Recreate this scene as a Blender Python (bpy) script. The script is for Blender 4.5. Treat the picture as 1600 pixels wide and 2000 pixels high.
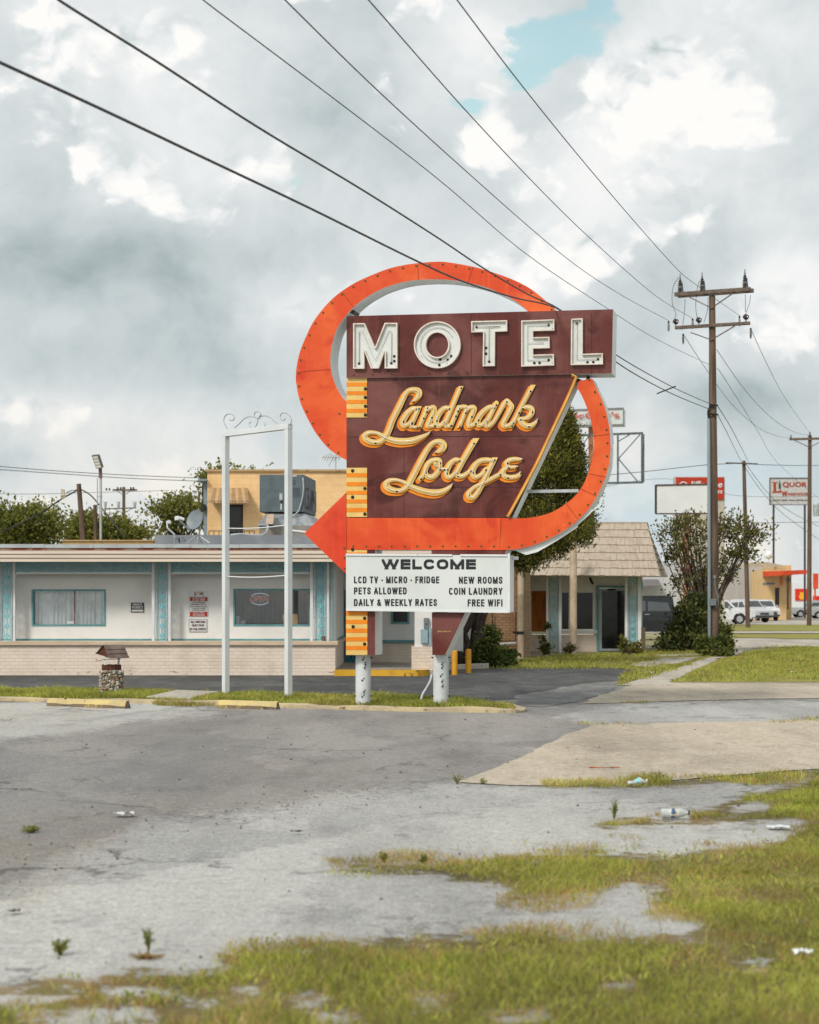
import bpy, bmesh, math, random
import numpy as np
from mathutils import Vector, Matrix
from mathutils.geometry import tessellate_polygon

for _o in list(bpy.data.objects): bpy.data.objects.remove(_o)
SC = bpy.context.scene
COL = SC.collection
random.seed(7); RNG = np.random.default_rng(7)
# the photo's pixel frame (1600 x 2000): focal length in px, centre column, horizon row, eye height
F, CX, HY, EYE = 3600.0, 800.0, 1178.0, 1.6
def lin(c): return c/12.92 if c <= .04045 else ((c+.055)/1.055)**2.4
def C(r, g, b, k=1.0): return (lin(r/255)*k, lin(g/255)*k, lin(b/255)*k, 1)

# ---------------------------------------------------------------- camera, sky, sun, exposure
cam_d = bpy.data.cameras.new('camera'); cam = bpy.data.objects.new('camera', cam_d); COL.objects.link(cam)
cam.location = (0, 0, EYE); cam.rotation_euler = (math.radians(90), 0, 0)
cam_d.sensor_fit = 'VERTICAL'; cam_d.sensor_height = 36; cam_d.lens = 36*F/2000
cam_d.shift_y = (HY-1000)/2000; cam_d.clip_start = .1; cam_d.clip_end = 6000
cam_d.dof.use_dof = True; cam_d.dof.focus_distance = 28.5; cam_d.dof.aperture_fstop = 3.0
SC.camera = cam
SC.view_settings.view_transform = 'Standard'; SC.view_settings.look = 'None'
SC.view_settings.gamma = 1; SC.view_settings.exposure = .5
SUN_EL, SUN_AZ = math.radians(40), math.radians(216)      # from behind the camera's left shoulder
sun_dir = Vector((math.sin(SUN_AZ)*math.cos(SUN_EL), math.cos(SUN_AZ)*math.cos(SUN_EL), math.sin(SUN_EL)))
ld = bpy.data.lights.new('sun', 'SUN'); ld.energy = 1.8; ld.angle = math.radians(11); ld.color = (1, .95, .87)
sun = bpy.data.objects.new('sun', ld); COL.objects.link(sun)
sun.rotation_euler = sun_dir.to_track_quat('Z', 'Y').to_euler()

class NT:
    def __init__(s, tree): s.t = tree; s.n = tree.nodes; s.l = tree.links
    def new(s, typ, **kw):
        nd = s.n.new(typ)
        for k, v in kw.items(): setattr(nd, k, v)
        return nd
    def put(s, sock, v):
        if hasattr(v, 'is_linked') or hasattr(v, 'links'): s.l.new(v, sock)
        elif v is not None: sock.default_value = v
    def math(s, op, a, b=None, c=None, clamp=False):
        nd = s.new('ShaderNodeMath', operation=op, use_clamp=clamp)
        for i, v in enumerate((a, b, c)):
            if v is not None: s.put(nd.inputs[i], v)
        return nd.outputs[0]
    def vmath(s, op, a, b=None, out=0):
        nd = s.new('ShaderNodeVectorMath', operation=op)
        s.put(nd.inputs[0], a)
        if b is not None: s.put(nd.inputs[1], b)
        return nd.outputs[out]
    def mix(s, f, a, b, typ='MIX'):
        nd = s.new('ShaderNodeMix', data_type='RGBA', blend_type=typ)
        s.put(nd.inputs[0], f); s.put(nd.inputs[6], a); s.put(nd.inputs[7], b)
        return nd.outputs[2]
    def noise(s, vec, scale, detail=5, rough=.55, dist=0, out=0):
        nd = s.new('ShaderNodeTexNoise'); s.put(nd.inputs['Vector'], vec)
        nd.inputs['Scale'].default_value = scale; nd.inputs['Detail'].default_value = detail
        nd.inputs['Roughness'].default_value = rough; nd.inputs['Distortion'].default_value = dist
        return nd.outputs[out]
    def step(s, v, a, b):
        nd = s.new('ShaderNodeMapRange', interpolation_type='SMOOTHSTEP')
        s.put(nd.inputs[0], v); nd.inputs[1].default_value = a; nd.inputs[2].default_value = b
        return nd.outputs[0]
    def ramp(s, v, stops):
        nd = s.new('ShaderNodeValToRGB'); s.put(nd.inputs[0], v)
        els = nd.color_ramp.elements
        while len(els) < len(stops): els.new(.5)
        for e, (p, c) in zip(els, stops): e.position = p; e.color = c
        return nd.outputs[0]

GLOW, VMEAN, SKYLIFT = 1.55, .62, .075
def build_world():
    w = bpy.data.worlds.new('World'); SC.world = w; w.use_nodes = True
    n = NT(w.node_tree); n.n.clear()
    g = n.new('ShaderNodeTexCoord').outputs['Generated']
    sky = n.new('ShaderNodeTexSky', sky_type='NISHITA'); sky.sun_disc = False
    sky.sun_elevation = SUN_EL; sky.sun_rotation = SUN_AZ; sky.air_density = 1.2; sky.dust_density = 1.5
    sep = n.new('ShaderNodeSeparateXYZ'); n.l.new(g, sep.inputs[0])
    # sky direction as tangents round the north point: u = x/y, v = z/y (|y| kept off zero so it wraps the whole sky)
    ay = n.math('MAXIMUM', n.math('ABSOLUTE', sep.outputs[1]), .25)
    cb = n.new('ShaderNodeCombineXYZ')
    n.l.new(n.math('DIVIDE', sep.outputs[0], ay), cb.inputs[0]); n.l.new(n.math('DIVIDE', sep.outputs[2], ay), cb.inputs[1])
    uv = cb.outputs[0]
    warp = n.noise(uv, 9, 4, .6, out=1)
    wv = n.vmath('SUBTRACT', warp, (.5, .5, .5))
    uvw = n.vmath('ADD', uv, n.vmath('MULTIPLY', wv, (.055, .045, 0)))
    def blob(px, py, rx, ry, wt, src=None):
        d = n.vmath('SUBTRACT', src or uvw, ((px-CX)/F, (HY-py)/F, 0))
        d = n.vmath('MULTIPLY', d, (F/rx, F/ry, 0))
        e = n.math('EXPONENT', n.math('MULTIPLY', n.vmath('DOT_PRODUCT', d, d, out=1), -1.0))
        return n.math('MULTIPLY', e, wt)
    def total(bl, base):
        t = base
        for b in bl: t = n.math('ADD', t, blob(*b))
        return t
    # big light and dark masses of the overcast, then billows: crisp cauliflower edges where the cumulus towers stand
    bright = total([(120, 60, 260, 110, .10), (640, 190, 150, 110, -.13), (420, 150, 120, 110, .06), (330, 330, 220, 120, .10), (60, 530, 240, 100, -.36), (330, 480, 180, 70, -.10), (200, 620, 160, 50, .06), (40, 280, 120, 120, .08),
        (500, 330, 80, 60, .16), (480, 730, 240, 90, -.14), (120, 800, 170, 45, .16), (560, 600, 110, 55, .26), (60, 700, 200, 60, -.14), (1120, 430, 170, 130, .26), (1230, 190, 110, 150, .25),
        (900, 100, 130, 110, .18), (1480, 250, 180, 170, .10), (1560, 560, 100, 110, .32), (1340, 700, 90, 60, .20), (1450, 770, 170, 50, -.26), (760, 400, 110, 100, -.04), (1030, 540, 120, 90, .18),
        (300, 930, 200, 35, .12), (60, 920, 190, 40, -.12), (1300, 110, 70, 90, .14), (1000, 60, 60, 60, .14), (1400, 470, 120, 70, -.08), (720, 560, 100, 60, .12), (250, 60, 200, 90, .10), (950, 260, 120, 80, .10), (1150, 330, 120, 120, .14), (1450, 100, 140, 120, .10)], .565)
    sv = n.vmath('MULTIPLY', uvw, (1, 1.3, 1))
    f1 = n.noise(sv, 9, 10, .55, .25); f2 = n.noise(n.vmath('ADD', sv, (.35, .14, 0)), 34, 8, .60, .4)
    def billow(scale, off):
        v = n.new('ShaderNodeTexVoronoi', feature='F1'); n.l.new(n.vmath('ADD', n.vmath('ADD', sv, off), n.vmath('MULTIPLY', n.vmath('SUBTRACT', n.noise(sv, 30, 5, .6, out=1), (.5, .5, .5)), (.03, .03, 0))), v.inputs['Vector'])
        v.inputs['Scale'].default_value = scale; v.inputs['Detail'].default_value = 3.5; v.inputs['Roughness'].default_value = .55
        return n.math('SUBTRACT', VMEAN, v.outputs['Distance'])
    bil = billow(17, (0, 0, 0)); bil2 = billow(17, (.006, -.012, 0))
    mass = n.math('ADD', bright, n.math('MULTIPLY', n.math('SUBTRACT', f1, .5), 1.5))
    mass = n.math('ADD', mass, n.math('MULTIPLY', bil, .30))
    edge = n.step(mass, .55, .72)                                   # a lit cumulus front against the greyer layer behind
    back = n.math('ADD', n.math('MULTIPLY', bright, .78), n.math('MULTIPLY', n.math('SUBTRACT', n.noise(uvw, 9, 9, .58, .1), .5), 1.1))
    relief = n.math('MULTIPLY', n.math('SUBTRACT', bil, bil2), .8)   # billows lit from above
    front = n.math('ADD', n.math('ADD', n.math('MULTIPLY', mass, .85), .14), n.math('ADD', relief, n.math('MULTIPLY', n.math('SUBTRACT', f2, .5), .5)))
    val = n.math('ADD', n.math('MULTIPLY', back, n.math('SUBTRACT', 1.0, edge)), n.math('MULTIPLY', front, edge))
    val = n.math('ADD', val, SKYLIFT)
    k = 2**-SC.view_settings.exposure
    cc = n.ramp(val, [(.0, C(120, 136, 140, k)), (.2, C(160, 174, 177, k)), (.38, C(196, 206, 208, k)), (.56, C(219, 225, 226, k)), (.74, C(240, 242, 242, k)), (.95, C(254, 253, 250, k))])
    warm = n.step(sep.outputs[2], .15, .02)
    cc = n.mix(n.math('MULTIPLY', warm, n.step(val, .4, .8)), cc, C(240, 236, 226, k))
    cc = n.mix(n.math('MULTIPLY', n.step(total([(1230, 985, 190, 60, 1.0), (1480, 930, 160, 60, .7)], 0.0), .1, .8), .55), cc, C(196, 216, 224, k))
    # the overcast is brightest round the hidden sun, behind the camera
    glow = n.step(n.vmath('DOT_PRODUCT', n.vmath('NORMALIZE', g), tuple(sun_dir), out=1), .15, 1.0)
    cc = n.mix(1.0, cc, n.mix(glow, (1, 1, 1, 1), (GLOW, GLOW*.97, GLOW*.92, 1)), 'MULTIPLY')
    hole = total([(1085, 80, 92, 62, 1.1), (1010, 135, 50, 35, .4), (905, 198, 44, 20, .52), (1180, 0, 50, 40, .7), (560, 360, 45, 35, .30), (130, 600, 80, 30, .1)], 0.0)
    rag = n.math('SUBTRACT', n.math('MULTIPLY', n.math('SUBTRACT', f2, .5), 2.6), n.math('MULTIPLY', bil, .40))
    hole = n.math('ADD', hole, n.math('MULTIPLY', rag, n.step(hole, .08, .45)))
    clear = n.step(hole, .40, .82)
    b1 = n.new('ShaderNodeBackground'); b1.inputs[1].default_value = .085
    n.l.new(n.mix(1.0, sky.outputs[0], (1.62, 1.66, 1.26, 1), 'MULTIPLY'), b1.inputs[0])
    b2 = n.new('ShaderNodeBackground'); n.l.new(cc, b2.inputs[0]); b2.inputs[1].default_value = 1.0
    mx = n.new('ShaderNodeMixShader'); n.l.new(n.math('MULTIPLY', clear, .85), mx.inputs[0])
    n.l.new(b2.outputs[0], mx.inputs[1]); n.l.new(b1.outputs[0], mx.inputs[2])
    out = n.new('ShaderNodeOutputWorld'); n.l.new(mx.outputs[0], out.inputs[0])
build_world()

# ---------------------------------------------------------------- materials
MATS = {}
def base_mat(name):
    m = bpy.data.materials.new(name); m.use_nodes = True; MATS[name] = m
    n = NT(m.node_tree); b = n.n['Principled BSDF']
    return m, n, b
def mat(name, col, rough=.6, col2=None, scale=4, lo=.42, hi=.62, bump=0, bscale=60, metal=0, spec=.35, stretch=(1, 1, 1), col3=None, scale3=30, lo3=.6, hi3=.7, detail=6):
    if name in MATS: return MATS[name]
    m, n, b = base_mat(name)
    co = n.new('ShaderNodeTexCoord').outputs['Object']
    v = n.vmath('MULTIPLY', co, stretch)
    c = col
    c2 = col2 or tuple(x*.82 for x in col[:3])+(1,)
    c = n.mix(n.step(n.noise(v, scale, detail, .6), lo, hi), col, c2)
    if col3: c = n.mix(n.step(n.noise(v, scale3, 5, .65), lo3, hi3), c, col3)
    n.l.new(c, b.inputs['Base Color'])
    b.inputs['Roughness'].default_value = rough; b.inputs['Metallic'].default_value = metal
    b.inputs['Specular IOR Level'].default_value = spec
    if bump:
        bp = n.new('ShaderNodeBump'); bp.inputs['Strength'].default_value = bump; bp.inputs['Distance'].default_value = .02
        n.l.new(n.noise(v, bscale, 4), bp.inputs['Height']); n.l.new(bp.outputs[0], b.inputs['Normal'])
    return m
def brick_mat(name, c1, c2, mortar, bw=.2, bh=.075, ms=.012, bump=.5, axis='x', stain=None):
    m, n, b = base_mat(name)
    co = n.new('ShaderNodeTexCoord').outputs['Object']
    sp = n.new('ShaderNodeSeparateXYZ'); n.l.new(co, sp.inputs[0])
    cb = n.new('ShaderNodeCombineXYZ')
    n.l.new(n.math('ADD', sp.outputs[0], sp.outputs[1]), cb.inputs[0]); n.l.new(sp.outputs[2], cb.inputs[1])
    br = n.new('ShaderNodeTexBrick'); n.l.new(cb.outputs[0], br.inputs['Vector'])
    br.inputs['Color1'].default_value = c1; br.inputs['Color2'].default_value = c2; br.inputs['Mortar'].default_value = mortar
    br.inputs['Scale'].default_value = 1; br.inputs['Mortar Size'].default_value = ms; br.inputs['Brick Width'].default_value = bw; br.inputs['Row Height'].default_value = bh
    br.inputs['Mortar Smooth'].default_value = .3
    c = n.mix(n.step(n.noise(co, 1.7, 6, .6), .4, .7), br.outputs['Color'], n.mix(1.0, br.outputs['Color'], (.86, .84, .82, 1), 'MULTIPLY'))
    if stain:
        f = n.math('MULTIPLY', n.step(n.noise(n.vmath('MULTIPLY', co, (1, 1, 3)), 3.2, 7, .7), .60, .66), n.step(sp.outputs[2], stain[1], 0))
        c = n.mix(f, c, stain[0])
    n.l.new(c, b.inputs['Base Color']); b.inputs['Roughness'].default_value = .8; b.inputs['Specular IOR Level'].default_value = .2
    bp = n.new('ShaderNodeBump'); bp.inputs['Strength'].default_value = bump; bp.inputs['Distance'].default_value = .01; bp.invert = True
    n.l.new(br.outputs['Fac'], bp.inputs['Height']); n.l.new(bp.outputs[0], b.inputs['Normal'])
    return m
def tint_mat(name, rough=.7, trans=0.0, spec=.25, bump=0):
    # colour per leaf, blade or stone comes from the mesh; some light passes through leaves
    m, n, b = base_mat(name)
    at = n.new('ShaderNodeAttribute', attribute_name='tint')
    n.l.new(at.outputs['Color'], b.inputs['Base Color']); b.inputs['Roughness'].default_value = rough; b.inputs['Specular IOR Level'].default_value = spec
    if trans:
        tr = n.new('ShaderNodeBsdfTranslucent'); n.l.new(at.outputs['Color'], tr.inputs[0])
        mx = n.new('ShaderNodeMixShader'); mx.inputs[0].default_value = trans
        n.l.new(b.outputs[0], mx.inputs[1]); n.l.new(tr.outputs[0], mx.inputs[2]); n.l.new(mx.outputs[0], n.n['Material Output'].inputs[0])
    return m
def glass_mat(name, tint=(.55, .6, .62, 1), gloss=.12, rough=.02):
    m, n, b = base_mat(name); n.n.remove(b)
    t = n.new('ShaderNodeBsdfTransparent'); t.inputs[0].default_value = tint
    g = n.new('ShaderNodeBsdfGlossy'); g.inputs['Roughness'].default_value = rough; g.inputs[0].default_value = (1, 1, 1, 1)
    fr = n.new('ShaderNodeLayerWeight'); fr.inputs[0].default_value = .25
    f = n.math('ADD', n.math('MULTIPLY', fr.outputs['Fresnel'], .5), gloss)
    mx = n.new('ShaderNodeMixShader'); n.l.new(f, mx.inputs[0]); n.l.new(t.outputs[0], mx.inputs[1]); n.l.new(g.outputs[0], mx.inputs[2])
    n.l.new(mx.outputs[0], n.n['Material Output'].inputs[0]); return m
def emit_mat(name, col, s):
    m, n, b = base_mat(name); b.inputs['Base Color'].default_value = col
    b.inputs['Emission Color'].default_value = col; b.inputs['Emission Strength'].default_value = s; return m

# ---------------------------------------------------------------- geometry helpers
def W(px, py, d): return Vector(((px-CX)*d/F, d, EYE+(HY-py)*d/F))
def GD(py, z=0): return (EYE-z)*F/(py-HY)
def G(px, py, z=0):
    d = GD(py, z); return Vector(((px-CX)*d/F, d, z))
def X_(px, d): return (px-CX)*d/F
def Z_(py, d): return EYE+(HY-py)*d/F
def pip(p, poly):
    x, y = p; r = False; j = len(poly)-1
    for i in range(len(poly)):
        if (poly[i][1] > y) != (poly[j][1] > y) and x < (poly[j][0]-poly[i][0])*(y-poly[i][1])/(poly[j][1]-poly[i][1])+poly[i][0]: r = not r
        j = i
    return r
def pipn(P, poly):
    x, y = P[:, 0], P[:, 1]; r = np.zeros(len(P), bool); j = len(poly)-1
    for i in range(len(poly)):
        xi, yi = poly[i]; xj, yj = poly[j]
        if yi != yj: r ^= ((yi > y) != (yj > y)) & (x < (xj-xi)*(y-yi)/(yj-yi)+xi)
        j = i
    return r
def seg_dist(P, a, b):
    a = np.array(a, float); b = np.array(b, float); d = b-a; L = max(d@d, 1e-9)
    t = np.clip(((P-a)@d)/L, 0, 1)
    return np.hypot(P[:, 0]-a[0]-t*d[0], P[:, 1]-a[1]-t*d[1]), t
def poly_sd(P, poly):
    m = np.full(len(P), 1e9)
    for i in range(len(poly)): m = np.minimum(m, seg_dist(P, poly[i-1], poly[i])[0])
    return np.where(pipn(P, poly), -m, m)
def vnoise(x, y, seed=0):
    r = np.random.default_rng(seed); T = r.random((64, 64))
    xi = np.floor(x).astype(int); yi = np.floor(y).astype(int); fx = x-xi; fy = y-yi
    fx = fx*fx*(3-2*fx); fy = fy*fy*(3-2*fy); g = lambda a, b: T[a % 64, b % 64]
    return (g(xi, yi)*(1-fx)+g(xi+1, yi)*fx)*(1-fy)+(g(xi, yi+1)*(1-fx)+g(xi+1, yi+1)*fx)*fy
def fbm(x, y, seed=0, o=4): return sum(vnoise(x*2**i, y*2**i, seed+i)/2**(i+1) for i in range(o))/(1-.5**o)
def smooth_path(p, sub=6, closed=False):
    p = [np.array(q, float) for q in p]; n = len(p); out = []
    for i in range(n if closed else n-1):
        a, b = p[i], p[(i+1) % n]
        pa = p[i-1] if (i > 0 or closed) else a; pb = p[(i+2) % n] if (i+2 < n or closed) else b
        for k in range(sub):
            t = k/sub
            out.append(.5*((2*a)+(b-pa)*t+(2*pa-5*a+4*b-pb)*t*t+(3*a-pa-3*b+pb)*t**3))
    if not closed: out.append(p[-1])
    return out
def simplify(pts, tol):
    P = np.array(pts)
    def dp(i, j):
        if j <= i+1: return [i]
        d, _ = seg_dist(P[i+1:j], P[i], P[j]); k = d.argmax()
        if d[k] < tol: return [i]
        k += i+1
        return dp(i, k)+dp(k, j)
    h = len(P)//2
    return [tuple(P[i]) for i in dp(0, h)+dp(h, len(P)-1)]
def contours(S, x0, y0, step, level=0.0, tol=.06):
    S = S-level; S = np.where(np.abs(S) < 1e-6, 1e-6, S); ins = S < 0
    cd = ins[:-1, :-1]*1+ins[:-1, 1:]*2+ins[1:, 1:]*4+ins[1:, :-1]*8
    tbl = {1: [(3, 0)], 2: [(0, 1)], 3: [(3, 1)], 4: [(1, 2)], 5: [(3, 2), (1, 0)], 6: [(0, 2)], 7: [(3, 2)], 8: [(2, 3)], 9: [(2, 0)], 10: [(0, 3), (2, 1)], 11: [(2, 1)], 12: [(1, 3)], 13: [(1, 0)], 14: [(0, 3)]}
    nxt = {}
    def key(e, r, c): return ('h', r, c) if e == 0 else ('v', r, c+1) if e == 1 else ('h', r+1, c) if e == 2 else ('v', r, c)
    for r, c in zip(*np.nonzero((cd > 0) & (cd < 15))):
        for a, b in tbl[cd[r, c]]: nxt[key(a, r, c)] = key(b, r, c)
    def pt(k):
        t, r, c = k
        if t == 'h': a, b = S[r, c], S[r, c+1]; return (x0+(c+a/(a-b))*step, y0+r*step)
        a, b = S[r, c], S[r+1, c]; return (x0+c*step, y0+(r+a/(a-b))*step)
    loops = []
    while nxt:
        k0, k = nxt.popitem(); L = [k0]
        while k != k0 and k in nxt: L.append(k); k = nxt.pop(k)
        if len(L) > 6:
            L = simplify([pt(q) for q in L], tol)
            if len(L) > 3: loops.append(L)
    return loops
def group_loops(loops):
    dep = [sum(pip(L[0], M) for M in loops if M is not L) for L in loops]
    out = []
    for L, d in zip(loops, dep):
        if d % 2 == 0: out.append([L]+[M for M, e in zip(loops, dep) if e == d+1 and pip(M[0], L)])
    return out
class MB:
    def __init__(s): s.v = []; s.f = []; s.m = []; s.t = []
    def add(s, vs, fs, mi=0, tint=None):
        b = len(s.v); s.v += [tuple(v) for v in vs]; s.f += [tuple(i+b for i in f) for f in fs]; s.m += [mi]*len(fs)
        if tint is not None: s.t += [tint]*len(vs)
        return s
    def hexa(s, p, mi=0, tint=None): return s.add(p, [(3, 2, 1, 0), (4, 5, 6, 7), (0, 1, 5, 4), (1, 2, 6, 5), (2, 3, 7, 6), (3, 0, 4, 7)], mi, tint)
    def box(s, x0, x1, y0, y1, z0, z1, mi=0, tint=None):
        return s.hexa([(x0, y0, z0), (x1, y0, z0), (x1, y1, z0), (x0, y1, z0), (x0, y0, z1), (x1, y0, z1), (x1, y1, z1), (x0, y1, z1)], mi, tint)
    def pbox(s, px0, px1, py0, py1, d0, d1, mi=0):       # a front face seen at distance d0, running straight back to d1
        return s.box(X_(px0, d0), X_(px1, d0), d0, d1, Z_(py1, d0), Z_(py0, d0), mi)
    def obox(s, c, ax, ay, az, mi=0, tint=None):            # centre and three half axes
        c, ax, ay, az = map(Vector, (c, ax, ay, az))
        return s.hexa([c-ax-ay-az, c+ax-ay-az, c+ax+ay-az, c-ax+ay-az, c-ax-ay+az, c+ax-ay+az, c+ax+ay+az, c-ax+ay+az], mi, tint)
    def bar(s, a, b, w, h, mi=0):
        a, b = Vector(a), Vector(b); d = (b-a).normalized(); up = Vector((0, 0, 1)) if abs(d.z) < .95 else Vector((0, 1, 0))
        r = d.cross(up).normalized(); u = r.cross(d)
        return s.obox((a+b)/2, (b-a)/2, u*h/2, r*w/2, mi)
    def loops(s, groups, fn, back, mf=0, ms=0, mb=None):
        back = Vector(back)
        for g in groups:
            vs = [Vector(fn(*p)) for L in g for p in L]; n = len(vs)
            try: tr = tessellate_polygon([[Vector((p[0], p[1], 0)) for p in L] for L in g])
            except Exception: continue
            s.add(vs, [tuple(t) for t in tr], mf)
            if back.length > 0:
                s.add([v+back for v in vs], [tuple(reversed(t)) for t in tr], ms if mb is None else mb)
                i0 = 0
                for L in g:
                    k = len(L); vv = vs[i0:i0+k]; i0 += k
                    s.add(vv+[v+back for v in vv], [(i, (i+1) % k, (i+1) % k+k, i+k) for i in range(k)], ms)
        return s
    def tube(s, pts, r, n=6, mi=0, closed=False, tint=None, caps=True):
        P = [Vector(p) for p in pts]; m = len(P); R = r if isinstance(r, (list, tuple)) else [r]*m
        vs = []; up = None
        for i, p in enumerate(P):
            a = P[i-1] if (i > 0 or closed) else p; b = P[(i+1) % m] if (i < m-1 or closed) else p
            d = (b-a).normalized() if (b-a).length > 1e-9 else Vector((0, 0, 1))
            if up is None: up = Vector((0, 0, 1)) if abs(d.z) < .9 else Vector((1, 0, 0))
            x = d.cross(up)
            if x.length < 1e-6: x = d.orthogonal()
            x.normalize(); y = x.cross(d); up = y
            vs += [p+(x*math.cos(2*math.pi*k/n)+y*math.sin(2*math.pi*k/n))*R[i] for k in range(n)]
        fs = []
        for i in range(m if closed else m-1):
            j = (i+1) % m
            fs += [(i*n+k, i*n+(k+1) % n, j*n+(k+1) % n, j*n+k) for k in range(n)]
        if not closed and caps: fs += [tuple(range(n))[::-1], tuple(range((m-1)*n, m*n))]
        return s.add(vs, fs, mi, tint)
    def cyl(s, a, b, r0, r1=None, n=16, mi=0): return s.tube([a, b], [r0, r0 if r1 is None else r1], n, mi)
    def lathe(s, prof, c, n=20, mi=0, axis=None):           # prof: (radius, height along axis)
        c = Vector(c); ax = Vector(axis or (0, 0, 1)).normalized(); x = ax.orthogonal().normalized(); y = ax.cross(x)
        vs = [c+ax*h+(x*math.cos(2*math.pi*k/n)+y*math.sin(2*math.pi*k/n))*r for r, h in prof for k in range(n)]
        fs = [(i*n+k, i*n+(k+1) % n, (i+1)*n+(k+1) % n, (i+1)*n+k) for i in range(len(prof)-1) for k in range(n)]
        fs += [tuple(range(n))[::-1], tuple(range((len(prof)-1)*n, len(prof)*n))]
        return s.add(vs, fs, mi)
    def build(s, name, mats, parent=None, smooth=False, bevel=0, recalc=True):
        me = bpy.data.meshes.new(name); me.from_pydata(s.v, [], s.f)
        for m in (mats if isinstance(mats, (list, tuple)) else [mats]): me.materials.append(m)
        me.polygons.foreach_set('material_index', s.m)
        if s.t:
            a = me.color_attributes.new('tint', 'FLOAT_COLOR', 'POINT')
            a.data.foreach_set('color', np.array([tuple(t[:3])+(1,) for t in s.t], 'f').ravel())
        if recalc and len(s.f) < 60000:
            bm = bmesh.new(); bm.from_mesh(me); bmesh.ops.recalc_face_normals(bm, faces=bm.faces); bm.to_mesh(me); bm.free()
        if smooth: me.shade_smooth() if smooth is True else me.set_sharp_from_angle(angle=smooth)
        me.update()
        return link(name, me, parent, bevel)
def link(name, me, parent=None, bevel=0):
    o = bpy.data.objects.new(name, me); COL.objects.link(o)
    if parent is not None:
        o.parent = parent
        if parent.type == 'EMPTY': o.matrix_parent_inverse = Matrix.Translation(-parent.location)
    if bevel:
        md = o.modifiers.new('bevel', 'BEVEL'); md.width = bevel; md.segments = 2; md.limit_method = 'ANGLE'; md.angle_limit = math.radians(40)
    return o
def thing(name, label, cat, loc, group=None):
    o = bpy.data.objects.new(name, None); COL.objects.link(o); o.location = loc; o.empty_display_size = .2
    return tag(o, label, cat, group)
def copy_tree(o, loc, rz=None, label=None, parent=None):
    c = o.copy(); COL.objects.link(c)
    if parent is not None: c.parent = parent
    else:
        c.location = loc
        if rz is not None: c.rotation_euler = (0, 0, rz)
        if label: c['label'] = label
    for ch in list(o.children): copy_tree(ch, None, parent=c)
    return c
def tag(o, label, cat, group=None, kind=None):
    o['label'] = label; o['category'] = cat
    if group: o['group'] = group
    if kind: o['kind'] = kind
    return o
def struct(o, kind='structure', label=None, cat=None):
    o['kind'] = kind
    if label: o['label'] = label; o['category'] = cat
    return o
def plabel(o, s): o['label'] = s; return o
# writing: glyph outlines of Blender's own font, normalised to the unit box
TXT = {}
def glyphs(body, bold=.0, shear=0.0):
    k = (body, bold, shear)
    if k in TXT: return TXT[k]
    cu = bpy.data.curves.new('t', 'FONT'); cu.body = body; cu.offset = bold; cu.resolution_u = 3; cu.shear = shear; cu.space_character = 1.03+bold*2
    ob = bpy.data.objects.new('t', cu); COL.objects.link(ob); bpy.context.view_layer.update()
    me = ob.evaluated_get(bpy.context.evaluated_depsgraph_get()).to_mesh()
    v = np.array([tuple(q.co)[:2] for q in me.vertices]); f = [tuple(p.vertices) for p in me.polygons]
    v = (v-v.min(0))/(v.max(0)-v.min(0))
    bpy.data.objects.remove(ob); bpy.data.curves.remove(cu)
    TXT[k] = (v, f); return TXT[k]
def write(mb, body, box, fn, bold=.02, shear=0, mi=0, quad=None):
    # heavier strokes: the same glyphs laid over each other a hair apart, each copy a fraction of a millimetre proud
    v, f = glyphs(body, 0, shear); x0, y0, x1, y1 = box; h = abs(y1-y0)
    if bold < 0: v, f = glyphs(body, bold, shear)
    dx, dy = bold*h*1.5, bold*h*.7
    offs = [(0, 0)] if bold <= 0 else [(-dx, -dy), (dx, dy), (-dx, dy), (dx, -dy), (0, 0)]
    for i, (ox, oy) in enumerate(offs):
        vs = []
        for a, b in v:
            p = fn(x0+dx+ox+(x1-x0-2*dx)*a, y1-dy+oy+(y0-y1+2*dy)*b); vs.append(p-p.normalized()*(.0007*i))
        mb.add(vs, f, mi)

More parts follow.
